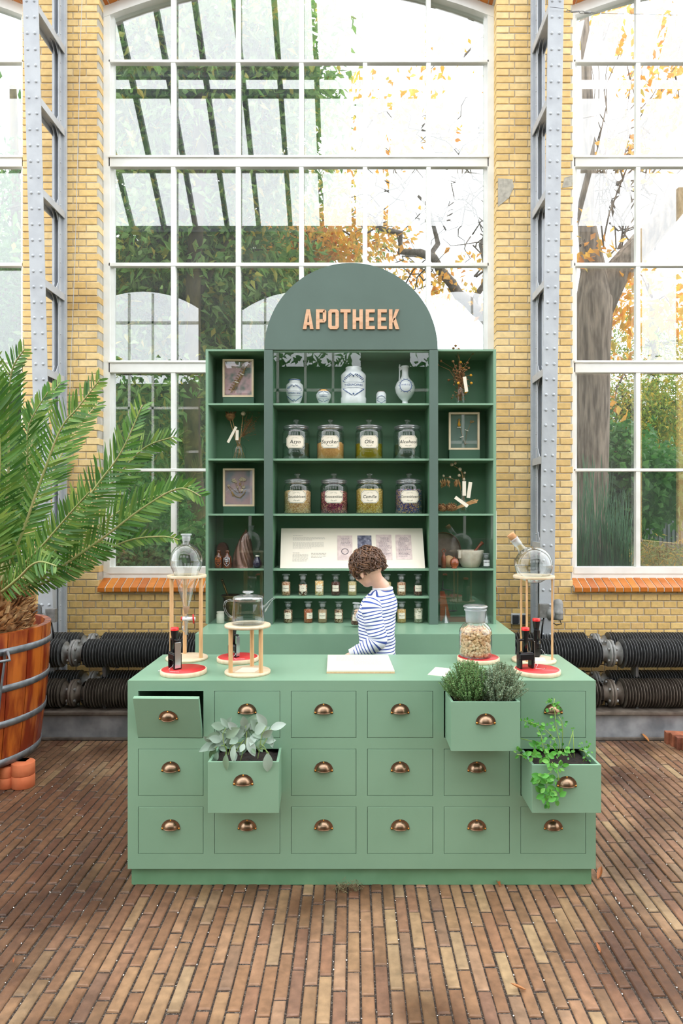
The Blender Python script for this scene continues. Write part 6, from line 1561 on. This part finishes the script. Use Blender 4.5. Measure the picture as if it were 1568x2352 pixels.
# thyme
def thyme(px, py, rx, rz, ry, Yc, n, cols, label, lean):
    t = thing('thyme_plant', label, 'plant', (PX(px, Yc), Yc, .822)); b = MB(); Pn, Dn = [], []
    for k in range(n):
        a = R.uniform(0, 2*PI); e = R.uniform(0, 1)**.7; dirv = Vector((math.cos(a)*e*rx, math.sin(a)*e*ry, rz*math.sqrt(max(0.04, 1-e*e*.85)))); dirv.x += lean*rx*.2
        dirv *= R.uniform(.75, 1.05); p0 = Vector((math.cos(a)*e*rx*.35, math.sin(a)*e*ry*.35, 0)); p1 = p0+dirv*.5+Vector((R.uniform(-.01, .01), R.uniform(-.01, .01), .008)); p2 = p0*.6+dirv
        b.tube([p0, p1, p2], [.0012, .001, .0006], 3, caps=False)
        m_ = 46
        for j in range(m_):
            u = .25+.75*j/m_; q_ = p0.lerp(p1, u*2) if u < .5 else p1.lerp(p2, u*2-1)
            Pn.append(q_); Dn.append((dirv.normalized()*.6+Vector((R.gauss(0, 1), R.gauss(0, 1), R.gauss(0, 1))).normalized()))
    tag(b.build('stems', mat('thyme_stem', (120, 110, 74), .8), t), kind='stuff')
    Pn = np.array(Pn); leaf_cloud('foliage', Pn, np.array(Dn), .0075*NR.uniform(.7, 1.2, len(Pn)), .0038, lm(label[:5]+'_thyme_leaf', cols, .2), t, droop=0)
thyme(1080, 1560, .100, .180, .085, 2.885, 520, [(96, 142, 78), (120, 164, 98), (76, 120, 64), (146, 182, 122), (104, 150, 88)], 'bushy fresh green thyme plant, left of the two in the drawer', -.6)
thyme(1142, 1562, .095, .172, .085, 2.87, 500, [(128, 156, 120), (154, 176, 146), (106, 134, 100), (174, 190, 164), (138, 164, 130)], 'greyish green thyme plant, right of the two in the drawer', .8)
# mint
MY = 2.79
mint = thing('mint_plant', 'bright green trailing mint and parsley hanging over the drawer', 'plant', (PX(1300, 2.85), 2.85, .60))
mn = lm('mint_leaf', [(78, 152, 54), (98, 172, 70), (60, 128, 46), (128, 190, 90), (88, 160, 62)], .3)
mp = blade(.62, .08, -.12, 5).build('leaf', mn, mint); mp['fresh'] = 1
def QP(x, y, Y=MY): return Vector(PV(1160+x*.153, 1560+y*.153, Y))-mint.location
stems = [([(820, 1150), (820, 960), (780, 800), (750, 600), (745, 500), (720, 400), (740, 290)], 2.84, 2.90), ([(800, 1150), (770, 980), (700, 850), (600, 760), (500, 690), (350, 640), (270, 620)], 2.84, 2.86), ([(600, 1150), (560, 980), (540, 850), (480, 740)], 2.82, 2.86), ([(760, 1080), (700, 1010), (480, 950), (230, 890)], 2.83, 2.86), ([(930, 1150), (940, 1030), (1020, 770)], 2.84, 2.84), ([(1040, 1180), (1030, 1100), (1015, 780)], 2.84, 2.83), ([(1170, 1240), (1215, 1130), (1180, 1080), (1110, 1060)], 2.83, 2.83), ([(850, 1150), (860, 800), (850, 640), (800, 560)], 2.86, 2.86), ([(650, 1160), (600, 1230), (640, 1300), (700, 1350)], 2.80, 2.76), ([(700, 1240), (770, 1330), (790, 1420), (800, 1530)], 2.78, 2.75), ([(640, 1280), (690, 1400), (620, 1430), (500, 1480)], 2.78, 2.745), ([(650, 1480), (620, 1600), (690, 1660), (690, 1800)], 2.755, 2.74), ([(300, 1200), (250, 1140), (180, 1130)], 2.80, 2.78), ([(1000, 1180), (960, 1100), (880, 1050)], 2.84, 2.84)]
b = MB()
for q_, ya, yb_ in stems:
    n = len(q_); b.tube([QP(x, y, ya+(yb_-ya)*i/(n-1)) for i, (x, y) in enumerate(q_)], .0016, 6)
tag(b.build('stems', mat('mint_stem', (130, 160, 74), .6), mint), kind='stuff')
def cl(x, y, n, spread, l, Y):
    for k in range(n):
        a = R.uniform(0, 2*PI); rr = spread*math.sqrt(R.random()); Ax, Ay = x+rr*math.cos(a), y+rr*math.sin(a)*.8; ll_ = l*R.uniform(.7, 1.25)/.153; a2 = a+R.uniform(-.9, .9)
        Y0 = Y+R.uniform(-.02, .02)
        place_leaf(mp, mint, QP(Ax, Ay, Y0), QP(Ax+ll_*math.cos(a2), Ay+ll_*math.sin(a2)*.8, Y0-R.uniform(-.004, .012)), (R.uniform(-.5, .5), -1, R.uniform(.0, .9)))
for x, y, n, s, l, Y in ((720, 310, 9, 60, 6, 2.89), (700, 400, 14, 90, 7, 2.89), (760, 460, 10, 70, 7, 2.89), (720, 540, 4, 30, 6, 2.88), (850, 640, 7, 60, 8, 2.87), (760, 680, 8, 60, 8, 2.87), (780, 770, 5, 50, 9, 2.86), (290, 640, 7, 50, 8, 2.86), (360, 690, 4, 30, 9, 2.86), (440, 650, 3, 30, 7, 2.86), (500, 730, 7, 50, 10, 2.86), (620, 720, 5, 50, 9, 2.86), (540, 830, 4, 40, 9, 2.85), (640, 880, 6, 70, 9, 2.85), (560, 980, 6, 60, 10, 2.84), (1020, 750, 5, 25, 4, 2.83), (1190, 990, 10, 70, 7, 2.83), (1270, 1060, 8, 60, 7, 2.83), (1240, 1180, 6, 50, 6, 2.82),
                         (440, 1060, 8, 80, 14, 2.80), (490, 1010, 5, 50, 14, 2.80), (200, 1120, 9, 90, 10, 2.79), (420, 1150, 7, 60, 14, 2.79), (560, 1130, 7, 80, 14, 2.79), (640, 1150, 6, 50, 18, 2.78), (830, 1060, 14, 90, 10, 2.81), (940, 1120, 8, 70, 8, 2.81), (700, 1100, 12, 110, 9, 2.80), (690, 1250, 6, 40, 13, 2.765), (820, 1310, 9, 50, 14, 2.755), (740, 1330, 5, 50, 11, 2.755), (500, 1480, 7, 50, 16, 2.75), (460, 1450, 4, 30, 15, 2.75), (650, 1490, 7, 60, 14, 2.75), (740, 1510, 4, 30, 13, 2.75), (620, 1600, 7, 50, 15, 2.75), (720, 1640, 4, 30, 12, 2.75), (540, 1740, 7, 50, 17, 2.748), (650, 1710, 6, 40, 12, 2.745), (640, 1850, 5, 40, 17, 2.748), (790, 1710, 3, 30, 12, 2.745)):
    cl(x, y, n, s, l, Y)
for A_, B_2 in (((820, 1760), (915, 1690)), ((800, 1770), (695, 1820)), ((770, 1810), (790, 1910)), ((780, 1740), (700, 1690)), ((580, 1740), (465, 1790)), ((630, 1830), (650, 1910)), ((530, 1480), (400, 1430)), ((520, 1490), (430, 1560)), ((600, 1470), (720, 1530)), ((640, 1120), (740, 1190))):
    place_leaf(mp, mint, QP(*A_, 2.742), QP(*B_2, 2.738), (R.uniform(-.3, .3), -1, .5), 1.1)
# tangle of dry netting by the plinth, fallen leaves
t = thing('netting_tuft', 'small tangle of dry netting against the counter plinth', 'netting', (PX(800, 2.96), 2.93, 0)); b = MB()
for k in range(46):
    u = R.uniform(-1, 1); z = R.uniform(.002, .045)*(1-.5*abs(u)); b.tube([(.052*u, R.uniform(-.03, .02), z), (.052*u+R.uniform(-.02, .02), R.uniform(-.03, .02), z+R.uniform(-.01, .015)), (.052*u+R.uniform(-.03, .03), R.uniform(-.03, .02), abs(z+R.uniform(-.02, .02))+.002)], .0009, 4)
b.build('strands', mat('dry_netting', (128, 120, 88), .9), t)
brown = lm('fallen_leaf', [(168, 104, 60), (146, 84, 50), (190, 130, 76)], .2)
fp = None
for px, py, l, a, lab_ in ((1148, 2040, .05, .2, 'curled brown leaf beside the counter plinth'), (1208, 2278, .055, 1.6, 'brown fallen leaf on the pavers in front of the right drawers'), (1372, 2022, .07, -.5, 'long orange-brown leaf at right end of the plinth'), (1378, 2192, .04, .1, 'small reddish leaf on pavers at right'), (1490, 1705, .09, .3, 'pale dry leaf near the brick edging'), (30, 2215, .02, .4, 'tiny pale leaf at the far left of pavers')):
    Y = H*F/(py-CY); o = blade(.4, .3, .25, 6).build('fallen_leaf', brown); tag(o, lab_, 'leaf')
    o.scale = (l*.8, l, l); o.location = (PX(px, Y), Y, .006); o.rotation_euler = (.15, .2, a)
# ================================================================ the person between counter and shelves
fdir = Vector((-.80, .60, 0)).normalized(); ldir = Vector((-fdir.y, fdir.x, 0))   # facing, and the person's own left
BX, BY = .130, 3.80
boy = thing('person', 'person in blue and white striped shirt leaning forward to lift a small bottle', 'person', (BX, BY, 0))
def W(f, l, z): return Vector((fdir.x*f+ldir.x*l, fdir.y*f+ldir.y*l, z))
def loc(p): return Vector(p)-Vector((BX, BY, 0))
skin = mat('skin', (232, 190, 168), .5, c2=(224, 176, 152), vs=12, bump=.05)
skin.node_tree.nodes['Principled BSDF'].inputs['Subsurface Weight'].default_value = .15
skin.node_tree.nodes['Principled BSDF'].inputs['Subsurface Radius'].default_value = (.02, .008, .005)
# joints
sh_l = loc((.098, 3.705, 1.135)); el_l = loc((.128, 3.69, .93)); wr_l = loc((.0, 3.70, .868)); ha_l = loc((-.035, 3.70, .850))
sh_r = loc((.165, 3.90, 1.14)); el_r = loc((.06, 4.03, 1.02)); wr_r = loc((.045, 4.20, .985)); ha_r = loc((.04, 4.26, .985))
neck0 = loc((.158, 3.80, 1.19)); neck1 = loc((.125, 3.79, 1.255))
HC = loc((.078, 3.785, 1.325))
hf = Vector((-.72, .69, 0)).normalized(); yaw = math.atan2(-hf.x, hf.y)
HM_ = Matrix.Translation(HC) @ Matrix.Rotation(yaw, 4, 'Z') @ Matrix.Rotation(math.radians(-30), 4, 'X') @ Matrix.Rotation(math.radians(-6), 4, 'Y')
HM3 = HM_.to_3x3()
b = MB()
def hb(c, r, n=16): b.ball(HM_ @ Vector(c), r, n, M=HM3)
hb((0, -.008, .012), (.072, .090, .082), 24)          # skull
hb((0, .030, -.030), (.058, .058, .062), 20); hb((0, .045, -.068), (.034, .034, .028), 16)   # face, jaw
hb((0, .093, -.020), (.010, .014, .016), 10); hb((0, .088, -.008), (.007, .012, .02), 10)   # nose
hb((0, .078, -.048), (.020, .010, .007), 10); hb((0, .076, -.056), (.017, .010, .006), 10)  # lips
for s in (-1, 1):
    hb((s*.040, .055, -.03), (.02, .022, .02), 12)
    b.ball(HM_ @ Vector((s*.074, -.002, -.022)), (.007, .017, .028), 14, M=HM3)                # ears
    b.ball(HM_ @ Vector((s*.073, .002, -.045)), (.006, .009, .010), 10, M=HM3)
b.tube([neck0-Vector((0, 0, .05)), neck0+Vector((0, 0, .0)), neck0+Vector((0, 0, .03)), neck1, HM_ @ Vector((0, -.015, -.035))], [.040, .045, .043, .041, .044], 20)
# torso, hips, legs
tz = [.02, .08, .45, .50, .55]
b.tube([W(0, 0, .78), W(0, 0, .95), W(.01, 0, 1.10), W(0, 0, 1.17)], [(.085, .07), (.085, .066), (.085, .060), (.05, .04)], 20)
for s, f_ in ((1, .02), (-1, -.02)):
    b.tube([W(0, s*.06, .80), W(f_, s*.065, .46), W(f_*.5-.01, s*.065, .09)], [.07, .048, .034], 14); b.tube([W(f_*.5-.03, s*.065, .05), W(f_*.5+.12, s*.075, .035)], [.035, .03], 12)
for A_, B_3, C_ in ((sh_l, el_l, wr_l), (sh_r, el_r, wr_r)): b.tube([A_, A_.lerp(B_3, .5), B_3+Vector((0, 0, .012)), B_3.lerp(C_, .5), C_], [.030, .032, .027, .025, .020], 14)
def hand(w, tip, up, curl, s):
    d = (tip-w).normalized(); side = d.cross(up).normalized(); u = side.cross(d)
    pc = w+d*.040
    b.tube([w, w+d*.02, pc, w+d*.075], [(.020, .014), (.030, .013), (.034, .013), (.030, .011)], 12)
    for k in range(4):
        o_ = side*((k-1.5)*.0165*s); L = (.062, .070, .066, .052)[k]; p0 = w+d*.070+o_; dd = d; pts = [p0-d*.01]
        for j in range(3): dd = (dd-u*curl).normalized(); pts.append(pts[-1]+dd*L*(.45, .33, .25)[j])
        b.tube(pts, [.0092, .0085, .0078, .0062], 8)
    t0 = w+d*.022-side*.026*s; b.tube([t0, t0-side*.022*s+d*.018-u*.006, t0-side*.022*s+d*.045-u*.016], [.0115, .010, .0075], 8)
hand(wr_l, ha_l, Vector((0, -.3, 1)), .25, 1)
hand(wr_r, wr_r+Vector((-.02, 1, .12)), Vector((.9, .1, .3)), .42, -1)
body = b.build('body', skin, boy)
rm = body.modifiers.new('skin', 'REMESH'); rm.mode = 'VOXEL'; rm.voxel_size = .0038; rm.use_smooth_shade = True
sm_ = body.modifiers.new('soft', 'SMOOTH'); sm_.factor = .5; sm_.iterations = 3
b = MB()
for s in (-1, 1):
    b.ball(HM_ @ Vector((s*.028, .073, .0)), .0115, 12); 
b.build('eye', mat('eye_white', (236, 234, 230), .2), boy)
b = MB()
for s in (-1, 1): b.ball(HM_ @ Vector((s*.028, .0815, -.001)), .0055, 10)
b.build('iris', mat('brown_iris', (70, 44, 28), .2), boy)
b = MB()
for s in (-1, 1): b.tube([HM_ @ Vector((s*(.014+.026*u), .086-.012*u, .019+.004*math.sin(3*u))) for u in (0, .35, .7, 1)], [.002, .003, .003, .001], 6)
b.build('eyebrow', mat('brow_hair', (70, 46, 32), .8), boy)
# hair: a shaped cap plus many wavy locks
hm = tint_mat('curly_brown_hair', [(66, 42, 28), (92, 60, 38), (50, 32, 22), (124, 84, 52), (74, 48, 32), (104, 68, 44)], .36, vs=120, mix=.25, bump=.5, bs=400, spec=.6)
b = MB(); vs = []; n_, m_ = 40, 22
def scalp(a, e, k=1.0):     # a around (0 = face), e from crown (0) down (1)
    th = e*PI*.5*1.28
    if abs(a) < .9: th = min(th, PI*.5*(.78+.30*abs(a)))       # fringe higher over the face
    x, y, z = math.sin(a)*math.sin(th), math.cos(a)*math.sin(th), math.cos(th)
    return Vector((x*.080*k, -.008+y*.098*k, .016+z*.092*k))
for j in range(m_+1):
    for i in range(n_):
        a = -PI+2*PI*i/n_; e = j/m_; ear = 1.0
        if 1.2 < abs(a) < 1.9: e *= .86
        vs.append(HM_ @ scalp(a, e, 1.0+R.uniform(-.02, .03)))
b.add(vs, [(j*n_+i, j*n_+(i+1) % n_, (j+1)*n_+(i+1) % n_, (j+1)*n_+i) for j in range(m_) for i in range(n_)], 0, True)
for q_ in range(640):
    a = R.uniform(-PI, PI); e0 = R.uniform(.0, .86)**.8; ph = R.uniform(0, 6.3); sw = R.uniform(-.7, .5); ln = R.uniform(.28, .46); emax = 1.05 if abs(a) > .9 else .9
    if 1.2 < abs(a) < 1.9: emax = .90
    pts = []; rr = []; lift = R.uniform(1.0, 1.13)
    for j in range(8):
        u = j/7; e = min(emax+.08*R.random(), e0+ln*u); aa = a+sw*u*.5+.16*math.sin(ph+u*6.5)
        k = lift+.05*math.sin(ph*2+u*7)+(.03*u if e0 > .5 else 0)
        pts.append(HM_ @ scalp(max(-PI, min(PI, aa)), e, k)); rr.append((.0048, .0026) if 0 < j < 6 else ((.0030, .0018) if j == 0 else ((.0034, .002) if j == 6 else (.0008, .0008))))
    b.tube(pts, rr, 6, t=R.random())
for q_ in range(46):     # nape curls
    a = PI+R.uniform(-1.1, 1.1); p0 = HM_ @ scalp(a, .98, 1.02); d = (HM3 @ Vector((0, -.35, -1))).normalized()
    b.tube([p0, p0+d*.012+Vector((R.uniform(-.006, .006), R.uniform(-.006, .004), 0)), p0+d*.026+Vector((R.uniform(-.010, .010), R.uniform(-.01, .004), .002))], [.0045, .0035, .001], 5, t=R.random())
hair = tag(b.build('hair', hm, boy, tint=True), kind='stuff')
# striped shirt: bands follow the length of trunk and sleeves
def shirt_mat():
    m, n, l, bs = mk('striped_jersey'); bs.inputs['Roughness'].default_value = .85; bs.inputs['Specular IOR Level'].default_value = .15
    at = n.new('ShaderNodeAttribute'); at.attribute_name = 'run'
    ml = n.new('ShaderNodeMath'); ml.operation = 'MULTIPLY'; ml.inputs[1].default_value = 1/.0178
    fr = n.new('ShaderNodeMath'); fr.operation = 'FRACT'; l.new(at.outputs['Fac'], ml.inputs[0]); l.new(ml.outputs[0], fr.inputs[0])
    r = n.new('ShaderNodeValToRGB'); e = r.color_ramp.elements; r.color_ramp.interpolation = 'LINEAR'
    cols = [(0, (236, 238, 244)), (.60, (236, 238, 244)), (.66, (70, 90, 160)), (.94, (70, 90, 160)), (1, (236, 238, 244))]
    while len(e) < len(cols): e.new(.5)
    for i, (p, c) in enumerate(cols): e[i].position = p; e[i].color = rgb(c)
    l.new(fr.outputs[0], r.inputs[0]); l.new(r.outputs[0], bs.inputs['Base Color'])
    t = n.new('ShaderNodeTexNoise'); t.inputs['Scale'].default_value = 22; tc = n.new('ShaderNodeTexCoord'); l.new(tc.outputs['Object'], t.inputs[0])
    bn = n.new('ShaderNodeBump'); bn.inputs['Strength'].default_value = .35; bn.inputs['Distance'].default_value = .006; l.new(t.outputs['Fac'], bn.inputs['Height']); l.new(bn.outputs[0], bs.inputs['Normal'])
    return m
jer = shirt_mat(); VS, FS, RUN = [], [], []
def loft(rings, runs):
    n = len(rings[0]); b0 = len(VS)
    for rg, ru in zip(rings, runs):
        for i, p in enumerate(rg): VS.append(tuple(p)); RUN.append(ru[i] if hasattr(ru, '__len__') else ru)
    for j in range(len(rings)-1):
        for i in range(n): FS.append((b0+j*n+i, b0+j*n+(i+1) % n, b0+(j+1)*n+(i+1) % n, b0+(j+1)*n+i))
NN = 56
prof = [(.775, .118, .098, .0, .006), (.80, .120, .100, .0, .004), (.85, .117, .097, .0, 0), (.90, .114, .094, .0, 0), (.95, .113, .094, .0, 0), (1.0, .116, .096, .0, 0), (1.05, .121, .098, .002, 0), (1.09, .126, .098, .002, 0), (1.12, .127, .094, .003, 0), (1.145, .121, .086, .003, 0), (1.165, .105, .074, .003, 0), (1.182, .086, .066, .002, 0), (1.196, .066, .057, .0, 0), (1.206, .054, .051, .0, 0)]
rings, runs = [], []; dens = []
for a, c_ in zip(prof, prof[1:]):
    for k in range(4): u = k/4; dens.append([a[i]*(1-u)+c_[i]*u for i in range(5)])
dens.append(list(prof[-1]))
for z, l_, f_, fo, _ in dens:
    rg = []; ru = []
    top = max(0, (z-1.06)/.136)
    for i in range(NN):
        a = 2*PI*i/NN; wr = 1+.016*math.sin(3*a+z*38)+.012*math.sin(5*a-z*61)+.012*math.sin(2*a+z*90)*(z < .95)
        f__ = f_*math.cos(a)*wr+fo+.02*top; l__ = l_*math.sin(a)*wr
        dip = -.020*top*(abs(math.sin(a))**2) if z < 1.19 else 0
        p = W(f__, l__, z+dip)+Vector((.046*min(1, top), .004*min(1, top), 0)); rg.append(p)
        ru.append(z*1.0+.020*math.cos(a)*0+.006*math.sin(a*2+z*9)+(-.035*(1-abs(math.cos((a-PI)))))*top)
    rings.append(rg); runs.append(ru)
loft(rings, runs)
def sleeve(pts, rad, n=28, seed=0):
    cv = catmull(pts, 8); N = len(cv); up = Vector((0, 0, 1)); rings = []; runs = []; s = 0; prev = None
    for j, p in enumerate(cv):
        d = (cv[min(j+1, N-1)]-cv[max(j-1, 0)]).normalized(); a = d.cross(Vector((.2, -1, .1))).normalized(); c_ = a.cross(d)
        u = j/(N-1); r = float(np.interp(u, [x[0] for x in rad], [x[1] for x in rad]))
        rings.append([p+(a*math.cos(2*PI*i/n)+c_*math.sin(2*PI*i/n))*r*(1+.035*math.sin(2*PI*i/n*2+j*.9+seed)+.03*math.sin(2*PI*i/n*3-j*1.3)) for i in range(n)])
        if prev is not None: s += (p-prev).length
        prev = p; runs.append([s+.004*math.sin(2*PI*i/n+j*.5) for i in range(n)])
    loft(rings, runs)
sleeve([sh_l+Vector((.012, .02, .018)), sh_l+Vector((0, -.002, -.03)), sh_l.lerp(el_l, .55)+Vector((-.002, 0, 0)), el_l+Vector((.0, 0, .008)), el_l.lerp(wr_l, .45)+Vector((0, 0, -.006)), wr_l+Vector((.006, 0, .003))], [(0, .040), (.15, .056), (.45, .052), (.62, .054), (.8, .043), (1, .030)])
sleeve([sh_r+Vector((-.0, -.02, .015)), sh_r, sh_r.lerp(el_r, .6), el_r, el_r.lerp(wr_r, .5), wr_r+Vector((0, -.01, 0))], [(0, .040), (.2, .054), (.5, .050), (.8, .040), (1, .030)], seed=2)
me = bpy.data.meshes.new('shirt'); me.from_pydata(VS, [], FS); me.materials.append(jer)
at_ = me.attributes.new('run', 'FLOAT', 'POINT'); at_.data.foreach_set('value', np.array(RUN, dtype=np.float32)); me.polygons.foreach_set('use_smooth', [True]*len(FS)); me.update()
shirt = bpy.data.objects.new('shirt', me); COL.objects.link(shirt); shirt.parent = boy
sv = shirt.modifiers.new('smooth', 'SUBSURF'); sv.levels = 1; sv.render_levels = 1
b = MB(); nk = [W(.018+.052*math.cos(a), .055*math.sin(a), 1.207)+Vector((.046, .004, 0)) for a in np.linspace(0, 2*PI, 33)]
b.tube(nk, [(.006, .009)]*33, 8, caps=False); b.build('collar', mat('white_rib', (232, 234, 240), .85), boy)
b = MB()
for wv, ev in ((wr_l, el_l), (wr_r, el_r)): d = (wv-ev).normalized(); b.tube([wv-d*.014, wv+d*.018], [.031, .028], 16, caps=False)
b.build('cuff', mat('grey_rib', (206, 208, 212), .85), boy)
b = MB()
for s, f_ in ((1, .02), (-1, -.02)): b.tube([W(0, s*.058, .82), W(0, s*.06, .76), W(f_, s*.066, .46), W(f_*.5-.01, s*.066, .07)], [(.088, .080), (.085, .08), (.062, .06), (.05, .05)], 18)
b.build('trousers', mat('navy_trousers', (52, 60, 84), .85), boy)
b = MB()
for s, f_ in ((1, .02), (-1, -.02)): b.tube([W(f_*.5-.05, s*.066, .045), W(f_*.5, s*.068, .05), W(f_*.5+.08, s*.074, .035), W(f_*.5+.14, s*.078, .028)], [(.030, .040), (.040, .045), (.040, .032), (.028, .024)], 14)
b.build('shoes', mat('white_trainer', (214, 214, 210), .6), boy)
